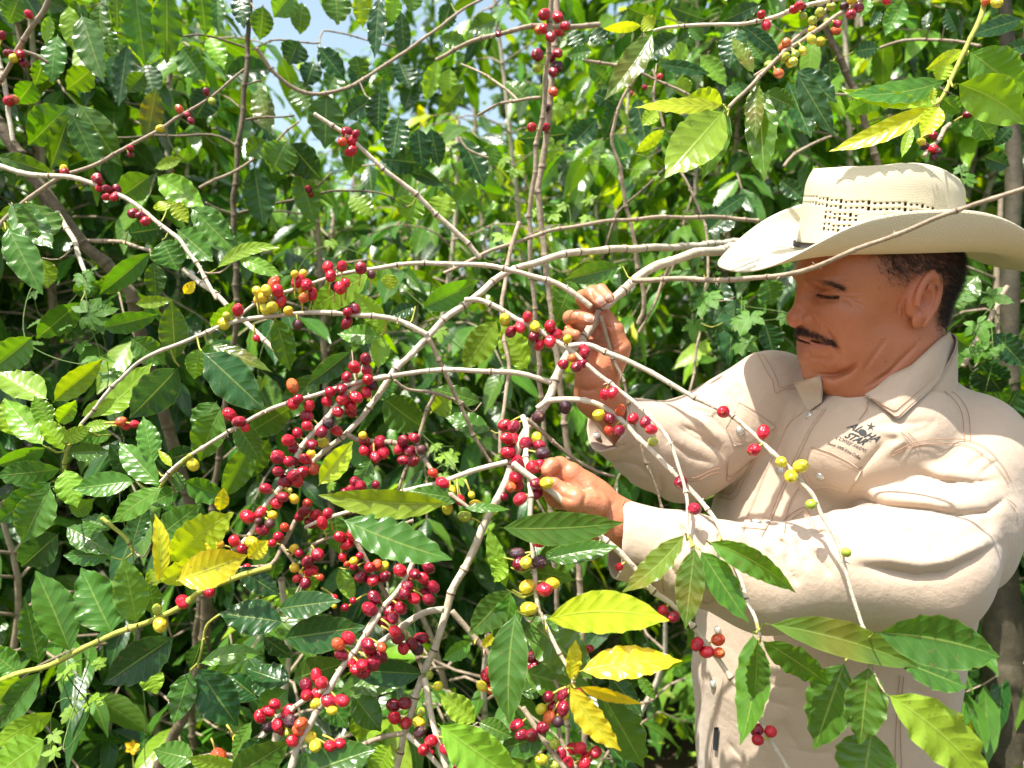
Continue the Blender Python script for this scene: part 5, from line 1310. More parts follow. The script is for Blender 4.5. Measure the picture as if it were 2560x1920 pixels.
# --- 3: the stem that comes up in front, lower middle
build("coffee_bush", (-.30, .62, 0), "coffee bush at lower centre whose stem carries round bunches of bright red cherries", [
    ("stem", PL('I', 1700, 945, 1600, 1130, 1430, 1350, 1300, 1540) + PL('J', 1100, 420, 950, 650, 850, 800, 760, 930, 640, 1130, 540, 1320, 460, 1480, 400, 1660), (.86, .83, .80), .0035, .0062, M_PALE, [(-.27, .70, .85), (-.3, .62, .4), (-.3, .62, -.02)]),
    ("branch", PL('J', 700, 1000, 520, 1090, 420, 1170, 300, 1260, 200, 1370, 120, 1430), (.82, .84), .0036, .0026, M_PALE),
    ("branch", PL('K', 650, 1160, 700, 1240, 800, 1390, 900, 1540, 1000, 1660), (.86, .84), .0036, .0038, M_TAN),
    ("branch", PL('K', 820, 780, 880, 900, 950, 1030), (.89, .86), .0036, .0026, M_TAN),
    ("branch", PL('K', 930, 1300, 960, 1420, 1020, 1560, 1100, 1660), (.88, .86), .003, .003, M_TAN),
    ], S("""I 1580,1030r58 1700,1050r 1805,1010r 1760,1090r 1640,1090r 1620,1200d 1690,1255r 1780,1210d 1845,1160d 1810,1255d 1640,1150d 1780,1140d30 1380,1245r55 1340,1335r55 1490,1350d 1450,1440r 1530,1390d 1530,1300r 1590,1320r 1545,1500r 1560,1560d
     J 855,620r 780,660o 805,750r55 880,800r 970,815r 1015,700r 1105,770d 1010,660d 1120,690o40 1040,850r 920,860r 970,890d 1060,790r 520,990r 600,920r 650,960r 530,1060r 605,1065r55 700,1115r55 805,1110r55 600,1130y45 730,1185y40
     275,1140r 170,1220r 215,1210r 380,1200r 310,1285r 230,1315p 290,1350d 400,1270p 330,1340d 485,1290o 460,1350o52 415,1430r 555,1400y54 595,1470y50 385,1350g35 790,1450r45 710,1470r45
     K 610,1310d 645,1380d 725,1385d 810,1325r 900,1450g40 800,1575y54 900,1620g45 960,1530d 1010,1600r 1050,1500r 1105,1475r 1160,1560r 1140,1610r 1230,1520r 75,1390r 40,1500r 155,1640r 740,850d 780,740d 730,780d 370,925d 400,880d 330,995y40 400,1020o40
     1180,700d30"""), [], seed=3)
# --- 4: lower-left green shoot with paired leaves
build("coffee_bush", (-.75, .95, 0), "coffee bush at lower left with a yellow-green shoot carrying paired glossy leaves", [
    ("shoot", PL('H', 2150, 60, 1900, 120, 1600, 245, 1430, 370, 1250, 450, 1080, 520, 900, 590, 730, 665, 570, 740, 450, 800, 330, 850, 150, 900, 0, 960, -200, 1040), (.85, .84, .82), .0036, .0024, M_GREENTW, [(-.72, .95, .9), (-.75, .95, .4), (-.75, .95, -.02)]),
    ("shoot", PL('H', 1740, 430, 1640, 500, 1600, 620, 1570, 820, 1520, 880), (.87, .88), .0017, .0014, M_GREENTW),
    ("shoot", PL('G', 1500, 430, 1400, 520, 1340, 600, 1280, 680), (.88, .90), .0030, .0022, M_GREENTW),
    ("shoot", PL('G', 640, 190, 590, 300, 540, 400, 520, 520, 510, 560), (.93, .95), .003, .0025, M_GREENTW),
    ("shoot", PL('G', 800, 930, 900, 1010, 1030, 1120, 1060, 1200), (.92, .92), .003, .0025, M_GREENTW),
    ], S("H 1445,330r52 1265,508y60 1240,388g40 1655,255r48 1730,1560o60 1870,1410y34 G 960,170o40 1065,190r30 1000,205r34"), [
    ('H', 565, 742, 280, 85, 270, .83, 'G', dict(roll=15)), ('H', 895, 592, 640, 60, 330, .84, 'G', dict(roll=-10)), ('H', 1085, 512, 975, -20, 245, .83, 'S', dict(roll=5)), ('H', 318, 845, 200, 320, 180, .85, 'G'), ('H', 150, 892, -120, 700, 210, .84, 'S'), ('H', 145, 908, -60, 1160, 190, .82, 'L'),
    ('H', 325, 872, 0, 1330, 210, .82, 'G', dict(roll=15)), ('H', 1222, 440, 1180, 150, 140, .86, 'G'), ('H', 1385, 598, 815, 985, 290, .89, 'D', dict(roll=-15)), ('H', 1505, 872, 1368, 1300, 205, .88, 'G'), ('H', 1560, 845, 1880, 1310, 290, .89, 'D', dict(roll=12)), ('H', 1600, 620, 1505, 870, 140, .89, 'D'),
    ('H', 1572, 822, 2078, 742, 140, .86, 'S', dict(bend=30)), ('H', 430, 1195, -80, 1480, 180, .78, 'L'), ('H', 360, 1410, -60, 1720, 300, .76, 'L', dict(roll=10)), ('H', 1540, 1580, 1210, 1500, 200, .83, 'S'), ('H', 1880, 1640, 1470, 1560, 130, .82, 'L'), ('H', 2150, 1400, 1850, 1640, 200, .84, 'D'),
    ('H', 1180, 860, 1240, 1060, 170, .95, 'L'), ('H', 1990, 1270, 1840, 1600, 130, .86, 'S'), ('H', 2050, 1100, 1800, 900, 180, .92, 'D'), ('H', 2000, 900, 2212, 1060, 200, .93, 'D'),
    ('G', 345, 362, 38, 0, 205, .93, 'L'), ('G', 505, 405, 318, 150, 150, .93, 'L'), ('G', 490, 325, 720, 215, 120, .92, 'L'), ('G', 375, 372, -40, 520, 150, .93, 'S'), ('G', 495, 542, -40, 600, 190, .93, 'G', dict(roll=-20)), ('G', 512, 545, 612, 850, 200, .92, 'L'), ('G', 415, 640, -40, 980, 220, .91, 'G'), ('G', 405, 680, 178, 1130, 270, .90, 'S', dict(roll=12)),
    ('G', 1080, 640, 570, 705, 180, .92, 'S'), ('G', 1268, 680, 945, 335, 195, .90, 'S', dict(roll=-10)), ('G', 1290, 690, 880, 970, 170, .89, 'S'), ('G', 1210, 510, 1130, 130, 165, .91, 'S'), ('G', 1075, 640, 860, 335, 160, .94, 'D'), ('G', 540, 420, 860, 400, 140, .94, 'G'), ('G', 1360, 530, 1250, 395, 60, .90, 'O'), ('G', 1380, 560, 1435, 735, 95, .90, 'G'),
    ('G', 1200, 1125, 1590, 820, 220, .88, 'G', dict(roll=-12)), ('G', 905, 1015, 640, 940, 140, .92, 'G'), ('G', 1045, 1165, 1155, 810, 150, .91, 'D'), ('G', 880, 1240, 500, 1225, 130, .93, 'G'), ('G', 470, 1050, 170, 1320, 260, .96, 'D'), ('G', 520, 1000, 900, 1220, 190, .95, 'G'), ('G', 560, 900, 740, 780, 150, .97, 'S'),
    ('G', 650, 220, 900, 190, 90, .93, 'L'), ('G', 400, 200, 270, -30, 150, .94, 'L'), ('G', 460, 190, 600, 0, 130, .94, 'L'), ('G', 640, 130, 920, -10, 120, .93, 'L'), ('G', 1300, 480, 1560, 400, 150, .98, 'D'), ('G', 900, 270, 560, 300, 120, .96, 'S'), ('G', 1450, 640, 1800, 780, 180, .96, 'G'), ('G', 1420, 700, 1180, 830, 150, .95, 'G'),
    ('E', 365, 1400, 715, 1095, 160, .98, 'L'), ('E', 330, 1380, -20, 1190, 210, .97, 'L'), ('E', 120, 1640, 30, 1370, 190, .96, 'L'), ('E', 230, 940, -60, 1180, 200, 1.05, 'S'),
    ('G', 2000, 330, 1760, 780, 200, .99, 'S'), ('G', 2130, 300, 1900, 640, 190, 1.0, 'G'),
    ], seed=4)
# --- 5: upper left, shaded, leaves hanging in rows
build("coffee_bush", (-1.25, 1.62, 0), "coffee bush at upper left with leaning brown trunk and rows of hanging leaves", [
    ("trunk", PL('A', -100, 700, 0, 870, 100, 1030, 250, 1250, 450, 1520) + PL('E', 600, 330, 760, 470, 900, 640), (1.22, 1.25, 1.3), .0130, .0150, M_BROWN, [(-.62, 1.45, 1.0), (-.9, 1.6, .4), (-1.0, 1.62, -.02)]),
    ("branch", PL('A', 350, -40, 300, 70, 200, 220, 100, 385, 0, 560, -80, 680), (1.15, 1.2), .0050, .0042, M_TAN),
    ("branch", PL('A', -20, 380, 10, 480, 40, 620, 60, 800, 92, 980), (1.2, 1.2), .005, .0045, M_PALE),
    ("branch", PL('A', -60, 1125, 160, 1200, 400, 1215, 560, 1245, 720, 1300, 900, 1390, 1080, 1530, 1240, 1655) + PL('E', 1300, 360, 1400, 500, 1450, 600, 1500, 690), (1.12, 1.08, 1.04), .0052, .0034, M_PALE),
    ("branch", PL('A', -40, 1600, 100, 1460, 250, 1330, 420, 1230, 620, 1150, 830, 1050, 1050, 920, 1290, 780, 1480, 650, 1690, 480), (1.15, 1.18, 1.2), .0050, .0022, M_TAN),
    ("branch", PL('E', 400, 90, 500, 260, 560, 420, 600, 560), (1.24, 1.15), .0052, .004, M_PALE),
    ("branch", PL('E', 580, 290, 700, 280, 850, 295, 960, 325, 1040, 350), (1.28, 1.2), .0042, .003, M_TAN),
    ("branch", PL('E', 1270, 480, 1400, 580, 1520, 680) + PL('F', 400, 760, 540, 890), (1.08, 1.02), .0042, .0038, M_PALE),
    ("branch", PL('A', 150, 350, 250, 380, 330, 435), (1.18, 1.2), .0035, .0028, M_TAN),
    ], S("""A 660,1225r 690,1250r 750,1310r 805,1305d 735,1360r 790,1360r 455,1195r 435,1165y 920,1475r35 970,1490d 1005,1530r 900,1025d25 905,1070d22 1295,795d25 1320,835d25 1240,755o32 1110,890y30 1425,635d26 1465,700g28
     150,380r 100,405y 65,370d 150,425d 70,705r35 85,680o30 200,100r30 15,245r25 690,1300r28"""), [
    ('A', 475, 30, 512, 355, 125, 1.28, 'L'), ('A', 560, 95, 722, 575, 185, 1.28, 'G'), ('A', 930, -90, 1003, 455, 225, 1.28, 'G', dict(roll=5)), ('A', 1150, -70, 1152, 445, 190, 1.28, 'G', dict(roll=-8)), ('A', 400, 235, 358, 575, 150, 1.3, 'G'), ('A', 345, 100, 312, 305, 75, 1.3, 'L'), ('A', 300, 400, 240, 590, 120, 1.32, 'G'),
    ('A', 475, 735, 195, 1005, 250, 1.26, 'G', dict(roll=-10)), ('A', 485, 780, 345, 1180, 180, 1.25, 'G'), ('A', 492, 780, 692, 1185, 180, 1.25, 'G'), ('A', 545, 715, 840, 1150, 200, 1.27, 'G', dict(roll=14)), ('A', -30, 1075, 395, 1205, 130, 1.15, 'G'),
    ('A', 1080, 1215, 1415, 1435, 190, 1.22, 'L'), ('A', 1045, 1212, 815, 1370, 185, 1.22, 'G'), ('A', 1260, 1095, 1070, 1165, 80, 1.22, 'L'), ('A', 1380, -70, 1420, 250, 155, 1.3, 'G'), ('A', 1500, -70, 1510, 245, 90, 1.3, 'G'), ('A', 800, -60, 810, 210, 110, 1.32, 'G'), ('A', 690, 20, 700, 300, 120, 1.34, 'G'),
    ('A', 720, 160, 780, 400, 120, 1.36, 'G'), ('A', 1150, 1460, 1100, 1390, 120, 1.1, 'O'), ('A', 1190, 1390, 1300, 1540, 110, 1.15, 'O'), ('A', 1320, 1440, 1610, 1655, 190, 1.18, 'G'), ('A', 200, 1390, 350, 1655, 250, 1.15, 'G'), ('A', 80, 1400, 60, 1640, 130, 1.2, 'G'),
    ('E', 1120, 278, 1230, 490, 230, 1.06, 'G', dict(roll=0)), ('E', 1350, 80, 1645, 375, 190, 1.15, 'G'), ('E', 1220, 200, 1475, 425, 190, 1.13, 'G'), ('E', 60, 20, 365, 335, 210, 1.15, 'G'), ('E', 50, 180, 295, 655, 200, 1.12, 'G'), ('E', 1050, 355, 690, 650, 150, 1.15, 'G'), ('E', 1060, 420, 1080, 680, 130, 1.18, 'G'),
    ('E', 880, 230, 1130, 190, 140, 1.2, 'D'), ('E', 930, 720, 1200, 690, 80, 1.1, 'L'), ('E', 700, 890, 1100, 790, 130, 1.08, 'G'), ('E', 900, 950, 1150, 1140, 180, 1.06, 'G'), ('E', 1490, 480, 1940, 330, 90, 1.05, 'L', dict(bend=60)), ('E', 1640, 400, 1960, 530, 100, 1.05, 'L'), ('E', 290, 400, 330, 610, 150, 1.2, 'L'),
    ('E', 500, 640, 700, 560, 120, 1.2, 'G'), ('E', 830, 510, 700, 650, 130, 1.18, 'G'), ('E', 1500, 1390, 1350, 1640, 200, 1.0, 'G'), ('E', 560, 700, 250, 960, 180, 1.14, 'G'),
    ('A', 1250, 1130, 1290, 1020, 90, 1.4, 'G'), ('A', 1000, 500, 880, 640, 120, 1.4, 'G'), ('A', 1080, 600, 1010, 1000, 140, 1.5, 'R'), ('A', 640, 470, 460, 620, 160, 1.4, 'G'), ('A', 230, 560, 110, 720, 150, 1.4, 'G'), ('A', 140, -40, 60, 160, 150, 1.4, 'G'),
    ], zoff=-.002, seed=5)
# --- 6: slim brown stem and its dark leaves, upper middle-left
build("coffee_bush", (-.72, 1.65, 0), "coffee bush with a slim straight brown stem and dark drooping leaves under the sky gap", [
    ("stem", PL('A', 1735, -80, 1722, 150, 1712, 320, 1700, 500, 1680, 740, 1655, 950, 1630, 1200, 1615, 1400, 1612, 1650) + PL('E', 1625, 300, 1630, 600, 1640, 800), (1.5, 1.5, 1.52), .0062, .0105, M_BROWN, [(-.72, 1.6, .8), (-.72, 1.65, .4), (-.72, 1.65, -.02)]),
    ("branch", PL('A', 1700, 330, 1560, 280, 1400, 245, 1250, 250), (1.5, 1.45), .0028, .0018, M_BROWN), ("branch", PL('A', 1640, 1010, 1560, 960, 1470, 935, 1300, 935, 1060, 940, 820, 950), (1.5, 1.5), .0028, .0018, M_BROWN),
    ("branch", PL('A', 1700, 580, 1810, 560), (1.5, 1.45), .002, .0016, M_BROWN), ("branch", PL('A', 1700, 825, 1850, 810, 2030, 800), (1.5, 1.45), .0028, .0018, M_BROWN), ("branch", PL('A', 1380, 1300, 1560, 1210, 1750, 1110, 1900, 980, 2070, 840), (1.48, 1.42), .0035, .002, M_TAN),
    ("branch", PL('A', 1600, 1480, 1500, 1440, 1420, 1400), (1.52, 1.45), .003, .002, M_TAN), ("branch", PL('A', 1650, 1475, 1770, 1440, 2000, 1390, 2200, 1340) + PL('B', 400, 1320, 600, 1320, 760, 1360, 880, 1430), (1.5, 1.5), .003, .002, M_BROWN),
    ("branch", PL('B', -160, 330, -60, 480, 60, 590, 180, 640, 320, 645, 450, 615, 600, 530, 760, 430, 900, 330, 1050, 230, 1200, 110, 1400, -10), (1.35, 1.45, 1.5), .0050, .0034, M_TAN),
    ("branch", PL('A', 1740, 340, 1900, 280, 2100, 290, 2212, 300) + PL('B', 300, 210, 500, 250, 800, 330), (1.5, 1.7), .0022, .0018, M_TAN),
    ], S("B 200,1310d26 215,1345d22"), [
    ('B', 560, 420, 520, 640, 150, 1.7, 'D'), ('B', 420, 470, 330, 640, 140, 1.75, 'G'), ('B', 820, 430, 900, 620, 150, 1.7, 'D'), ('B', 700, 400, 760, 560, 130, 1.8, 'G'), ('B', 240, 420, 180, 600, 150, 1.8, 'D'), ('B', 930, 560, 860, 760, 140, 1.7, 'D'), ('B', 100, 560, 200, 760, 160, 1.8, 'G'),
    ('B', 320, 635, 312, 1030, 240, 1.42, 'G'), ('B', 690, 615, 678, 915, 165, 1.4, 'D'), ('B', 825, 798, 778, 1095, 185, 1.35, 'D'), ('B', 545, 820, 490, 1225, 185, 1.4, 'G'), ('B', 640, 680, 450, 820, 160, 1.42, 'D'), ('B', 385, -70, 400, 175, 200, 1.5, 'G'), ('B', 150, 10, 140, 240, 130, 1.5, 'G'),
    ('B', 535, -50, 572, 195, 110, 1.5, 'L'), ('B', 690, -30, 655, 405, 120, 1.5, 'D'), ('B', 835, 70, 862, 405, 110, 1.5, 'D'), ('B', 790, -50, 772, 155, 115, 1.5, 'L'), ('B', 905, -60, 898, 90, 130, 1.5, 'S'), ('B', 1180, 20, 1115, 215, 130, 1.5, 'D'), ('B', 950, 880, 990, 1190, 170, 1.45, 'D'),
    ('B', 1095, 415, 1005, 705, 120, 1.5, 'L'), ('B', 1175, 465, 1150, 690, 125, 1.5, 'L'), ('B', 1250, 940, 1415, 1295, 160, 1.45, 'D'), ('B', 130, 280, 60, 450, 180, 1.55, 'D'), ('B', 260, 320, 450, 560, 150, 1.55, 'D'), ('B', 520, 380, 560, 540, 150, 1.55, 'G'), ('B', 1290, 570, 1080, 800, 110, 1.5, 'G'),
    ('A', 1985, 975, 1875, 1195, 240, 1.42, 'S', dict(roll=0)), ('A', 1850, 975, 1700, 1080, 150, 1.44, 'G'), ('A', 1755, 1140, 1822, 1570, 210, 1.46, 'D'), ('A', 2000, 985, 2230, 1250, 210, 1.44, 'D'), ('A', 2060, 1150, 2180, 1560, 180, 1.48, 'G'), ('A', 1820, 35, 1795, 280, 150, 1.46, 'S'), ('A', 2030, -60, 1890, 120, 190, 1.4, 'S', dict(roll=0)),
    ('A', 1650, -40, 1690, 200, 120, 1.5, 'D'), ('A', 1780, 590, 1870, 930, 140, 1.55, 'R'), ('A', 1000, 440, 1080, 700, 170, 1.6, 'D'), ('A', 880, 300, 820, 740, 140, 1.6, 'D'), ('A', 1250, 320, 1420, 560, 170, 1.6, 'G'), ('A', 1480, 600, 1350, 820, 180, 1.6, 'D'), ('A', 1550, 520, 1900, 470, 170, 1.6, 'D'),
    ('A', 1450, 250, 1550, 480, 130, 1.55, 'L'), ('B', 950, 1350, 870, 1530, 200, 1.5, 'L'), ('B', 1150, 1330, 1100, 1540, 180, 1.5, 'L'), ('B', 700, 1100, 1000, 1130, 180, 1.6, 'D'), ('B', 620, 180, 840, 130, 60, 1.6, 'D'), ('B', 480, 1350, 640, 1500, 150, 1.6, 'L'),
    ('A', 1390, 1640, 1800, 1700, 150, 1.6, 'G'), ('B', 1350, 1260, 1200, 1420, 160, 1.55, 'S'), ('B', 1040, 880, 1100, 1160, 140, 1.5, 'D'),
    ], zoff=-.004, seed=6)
# --- 7: upright stems top centre
build("coffee_bush", (.14, 1.42, 0), "coffee bush with upright pale stems and a column of cherries at top centre", [
    ("stem", PL('B', 1885, -80, 1872, 100, 1855, 300, 1835, 600, 1805, 850, 1780, 1000, 1750, 1250, 1730, 1480, 1722, 1660), (1.18, 1.22, 1.26), .0050, .0066, M_TAN, [(.10, 1.35, .9), (.14, 1.42, .4), (.14, 1.42, -.02)]),
    ("stem", PL('B', 1915, -80, 1905, 200, 1880, 500, 1860, 800, 1810, 1150, 1780, 1300), (1.35, 1.38), .0075, .0085, M_TAN, [(.14, 1.42, 1.0), (.14, 1.42, -.02)]),
    ("branch", PL('B', 1080, 415, 1250, 320, 1450, 250, 1700, 190, 1860, 182, 2090, 185, 2212, 170), (1.3, 1.25, 1.3), .0036, .005, M_TAN),
    ("branch", PL('B', 1370, 790, 1480, 735, 1640, 690, 1800, 678), (1.35, 1.22), .0026, .003, M_TAN), ("branch", PL('B', 1640, 690, 1540, 600, 1440, 530, 1250, 440), (1.3, 1.4), .0026, .002, M_TAN), ("branch", PL('B', 1240, 950, 1290, 1030, 1440, 1090), (1.4, 1.4), .003, .002, M_TAN),
    ("branch", PL('C', 765, 510, 745, 620, 690, 740, 590, 870, 530, 1000, 505, 1150, 485, 1320, 530, 1480, 570, 1660) + PL('Q', 1390, 640, 1380, 700), (1.2, 1.3), .0026, .0046, M_TAN),
    ("branch", PL('C', 220, 562, 440, 582, 620, 630, 760, 680, 900, 740, 1080, 820, 1210, 890), (1.3, 1.3), .003, .0024, M_TAN), ("branch", PL('C', 860, 640, 885, 720, 870, 800, 860, 930, 930, 1060, 960, 1170), (1.3, 1.3), .0024, .0028, M_TAN),
    ("branch", PL('Q', 1300, 560, 1335, 460, 1400, 400, 1460, 340), (1.4, 1.4), .003, .002, M_BROWN), ("branch", PL('Q', 1470, 370, 1510, 450, 1530, 540, 1520, 650, 1505, 760, 1490, 850), (1.5, 1.45), .003, .003, M_TAN), ("branch", PL('Q', 1450, 560, 1420, 640, 1380, 720), (1.3, 1.3), .0035, .003, M_TAN),
    ], S("""B 1825,100r42 1920,115r42 1790,200o 1825,205r 1970,180r 1930,215r 1870,255d 1780,380d42 1870,395d 1920,370d 1780,465g 1925,455p 1890,505d 1890,635o36 1840,745p32 1740,880r 1835,880r34 1510,235d22
     C 740,465y36 700,525r36 920,705r32 780,805d28"""), [
    ('C', 860, 290, 405, 925, 240, 1.12, 'R', dict(bend=40, roll=10)), ('C', 850, 280, 770, 150, 150, 1.12, 'O'), ('C', 760, 235, 395, 265, 90, 1.14, 'O'), ('C', 1090, 315, 785, 565, 210, 1.4, 'D'), ('C', 890, 590, 1385, 680, 120, 1.35, 'D'), ('C', 1170, 400, 1000, 600, 160, 1.5, 'L'), ('C', 1290, 500, 1535, 800, 170, 1.45, 'L'),
    ('C', 1120, 700, 1150, 900, 160, 1.5, 'L'), ('C', 700, 900, 800, 1340, 200, 1.5, 'D'), ('C', 560, 900, 400, 1300, 190, 1.5, 'D'), ('C', 350, 1080, 60, 1400, 220, 1.5, 'D'), ('C', 300, 860, 520, 960, 150, 1.5, 'D'), ('C', 100, 280, 200, 460, 170, 1.45, 'D'), ('C', 300, 270, 420, 420, 170, 1.45, 'D'),
    ('C', 600, 60, 950, 190, 160, 1.5, 'G'), ('C', 1000, 60, 1330, 180, 160, 1.5, 'D'), ('C', 1860, 40, 1490, 200, 150, 1.4, 'D'), ('C', 1180, 250, 1330, 370, 120, 1.5, 'S'), ('C', 300, 470, 60, 520, 130, 1.4, 'G'), ('C', 560, 1000, 620, 1180, 70, 1.4, 'L'), ('C', 260, 600, 440, 740, 160, 1.4, 'G'),
    ('B', 2000, 920, 1640, 960, 160, 1.6, 'D'), ('B', 1720, 700, 1560, 560, 130, 1.5, 'G'), ('B', 1480, 1000, 1440, 1150, 140, 1.6, 'S'), ('B', 1300, 330, 1100, 260, 120, 1.5, 'S'), ('B', 1500, 130, 1300, 220, 140, 1.5, 'G'),
    ('Q', 1560, 600, 1540, 700, 60, 1.5, 'D'), ('Q', 1590, 640, 1575, 790, 70, 1.45, 'D'), ('T', 0, 850, 110, 1280, 240, 1.5, 'D'), ('T', 130, 1180, 190, 1510, 190, 1.45, 'D'), ('T', 430, 870, 470, 1060, 180, 1.5, 'S'), ('T', 420, 1180, 480, 1390, 170, 1.5, 'D'),
    ('T', 300, 290, 70, 440, 100, 1.5, 'D'), ('T', 520, 190, 690, 330, 120, 1.5, 'D'), ('T', 20, 560, 200, 400, 200, 1.6, 'D'),
    ], zoff=-.012, seed=7)
# --- 8: upper right
build("coffee_bush", (1.35, 2.1, 0), "coffee bush at upper right with olive green cherries and bright young leaves", [
    ("branch", PL('C', 860, 288, 960, 262, 1250, 222, 1450, 230, 1650, 228, 1820, 190, 1960, 155, 2100, 110) + PL('D', 0, 120, 200, 60, 450, -10, 700, -60), (1.1, 1.0, .95), .0022, .0036, M_PALE),
    ("branch", PL('C', 1555, 1000, 1620, 930, 1700, 850, 1800, 740, 1900, 640, 2060, 500) + PL('D', 0, 480, 130, 390, 300, 280, 430, 190, 600, 70, 740, -30), (.92, .95, .97), .0026, .0034, M_TAN),
    ("branch", PL('C', 1800, 700, 1980, 560) + PL('D', 40, 420, 180, 300, 300, 190, 440, 10, 480, -60), (.95, .99), .0022, .0028, M_TAN),
    ("shoot", PL('D', 1860, -40, 1840, 60, 1785, 200, 1730, 330, 1680, 450, 1610, 600, 1530, 745, 1480, 830, 1430, 920, 1400, 960), (.88, .87), .0036, .0024, M_GREENTW),
    ("stem", PL('D', 300, -60, 340, 60, 400, 280, 460, 420, 530, 580, 630, 790, 720, 1040, 780, 1240, 850, 1480, 900, 1650), (1.5, 1.55), .0085, .0100, M_BROWN, [(1.1, 1.9, 1.1), (1.3, 2.1, -.02)]),
    ("branch", PL('D', 880, 440, 1050, 390, 1250, 360, 1450, 370, 1700, 400, 1820, 420), (1.5, 1.4), .0032, .003, M_TAN), ("branch", PL('D', 1290, 1440, 1380, 1330, 1530, 1140), (1.1, 1.2), .0035, .004, M_TAN), ("branch", PL('D', 0, 1540, 100, 1420, 250, 1330, 440, 1260), (1.6, 1.6), .004, .003, M_TAN),
    ("branch", PL('D', 470, 870, 640, 870, 800, 900), (1.5, 1.5), .003, .002, M_TAN), ("branch", PL('D', 2212, 480, 2000, 600), (1.3, 1.3), .003, .002, M_TAN),
    ("branch", PL('T', 1790, 1480, 1870, 1330, 1960, 1180, 2040, 1030, 2100, 930), (1.35, 1.4), .0055, .006, M_TAN),
    ], S("""C 1855,135r 1900,230r 2180,80r 2070,410o 1920,595g 2070,530g38 2140,580g 2015,675o50 D 105,70r 175,55d36 175,145g 330,115g48 435,60g 260,190g 395,200g35 490,220d 480,285o 260,280y 255,365y 335,385y 175,470y 105,500g38 10,415o50 65,570y 10,530g38
     560,50p 690,70d48 620,130d48 620,10y 945,10r35 1855,10o 1960,25y50 1310,1235g36 1370,1255d40 1265,1305y40 1370,1375r46 1300,1350p38 1385,1440p36 1430,1395p28 1700,1050d40"""), [
    ('C', 1525, 1010, 965, 1640, 430, .88, 'L', dict(roll=8, dz=-.02)), ('C', 1510, 975, 685, 990, 150, .90, 'O', dict(roll=30)), ('C', 1505, 960, 1180, 880, 200, .93, 'L', dict(roll=-30)), ('C', 1545, 1010, 1305, 1660, 210, .91, 'S', dict(roll=-20)), ('C', 1810, 760, 1805, 1280, 155, .94, 'R'), ('C', 1840, 800, 1885, 1670, 270, .95, 'G', dict(roll=10)),
    ('C', 1785, 680, 1580, 338, 125, .95, 'R'), ('C', 1860, 855, 2170, 995, 190, .96, 'G'), ('C', 970, 1190, 695, 1405, 110, .95, 'O'), ('C', 900, 1010, 760, 1160, 150, 1.0, 'O'), ('C', 1640, 245, 1560, 630, 240, 1.2, 'D'), ('C', 1690, 240, 2030, 510, 140, 1.15, 'D'), ('C', 1870, 560, 1720, 370, 100, 1.2, 'S'), ('C', 1500, 880, 1740, 780, 110, 1.2, 'G'),
    ('D', 1510, 738, 560, 870, 230, .89, 'S', dict(bend=60)), ('D', 1360, 955, 515, 825, 150, .88, 'L', dict(roll=30, bend=30)), ('D', 1400, 962, 415, 1395, 190, .86, 'O', dict(bend=40)), ('D', 1435, 975, 1262, 1268, 190, .86, 'O', dict(roll=-10)), ('D', 1585, 770, 2230, 1145, 390, .85, 'L', dict(roll=8, dz=0, bend=50)),
    ('D', 1700, 470, 2210, 860, 380, .90, 'S', dict(roll=-8)), ('D', 1660, 455, 1305, 640, 110, .90, 'O'), ('D', 1450, 895, 1625, 1040, 160, .88, 'S'), ('D', 1360, 930, 1380, 800, 60, .88, 'O'), ('D', 1180, 1170, 1085, 1450, 90, 1.0, 'L'), ('D', 1765, 1090, 1910, 1285, 210, .95, 'S'), ('D', 1420, 900, 1160, 1020, 120, .92, 'L'), ('D', 900, 860, 560, 1040, 190, .92, 'S'),
    ('D', 110, 640, 490, 950, 220, 1.25, 'D'), ('D', 30, 740, 250, 1270, 210, 1.2, 'D'), ('D', 110, 660, 462, 1250, 210, 1.18, 'D', dict(roll=10)), ('D', 1110, -10, 935, 330, 190, 1.2, 'S'), ('D', 2212, 170, 1680, 340, 150, 1.25, 'D'), ('D', 2300, 400, 1990, 480, 130, 1.25, 'D'), ('D', 2230, 560, 2120, 900, 200, 1.2, 'D'), ('D', 1500, 80, 1600, 300, 120, 1.4, 'D'),
    ('D', 1350, 100, 1300, 280, 80, 1.4, 'D'), ('D', 900, 100, 790, 260, 80, 1.4, 'D'), ('D', 640, 480, 880, 440, 150, 1.5, 'D'), ('D', 420, 560, 430, 760, 150, 1.5, 'D'), ('D', 1900, 160, 2212, 260, 120, 1.4, 'G'), ('D', 780, -20, 700, 160, 120, 1.4, 'S'), ('D', 1150, 1160, 1330, 1240, 150, 1.4, 'S'), ('D', 1840, 1440, 2080, 1530, 170, 1.4, 'D'),
    ('D', 2100, 1160, 1930, 1350, 120, 1.4, 'D'), ('D', 1500, 560, 1420, 760, 160, 1.2, 'O'), ('T', 1900, 850, 1660, 1100, 200, 1.5, 'G'), ('T', 1700, 1250, 1900, 1400, 150, 1.45, 'G'), ('T', 2000, 1250, 2212, 1480, 180, 1.4, 'D'), ('T', 1900, 1450, 2060, 1659, 240, 1.4, 'D'), ('Z', 1340, 60, 1530, 340, 200, 1.4, 'G'), ('Z', 1620, 200, 1500, 420, 180, 1.5, 'D'),
    ], zoff=-.008, seed=8)
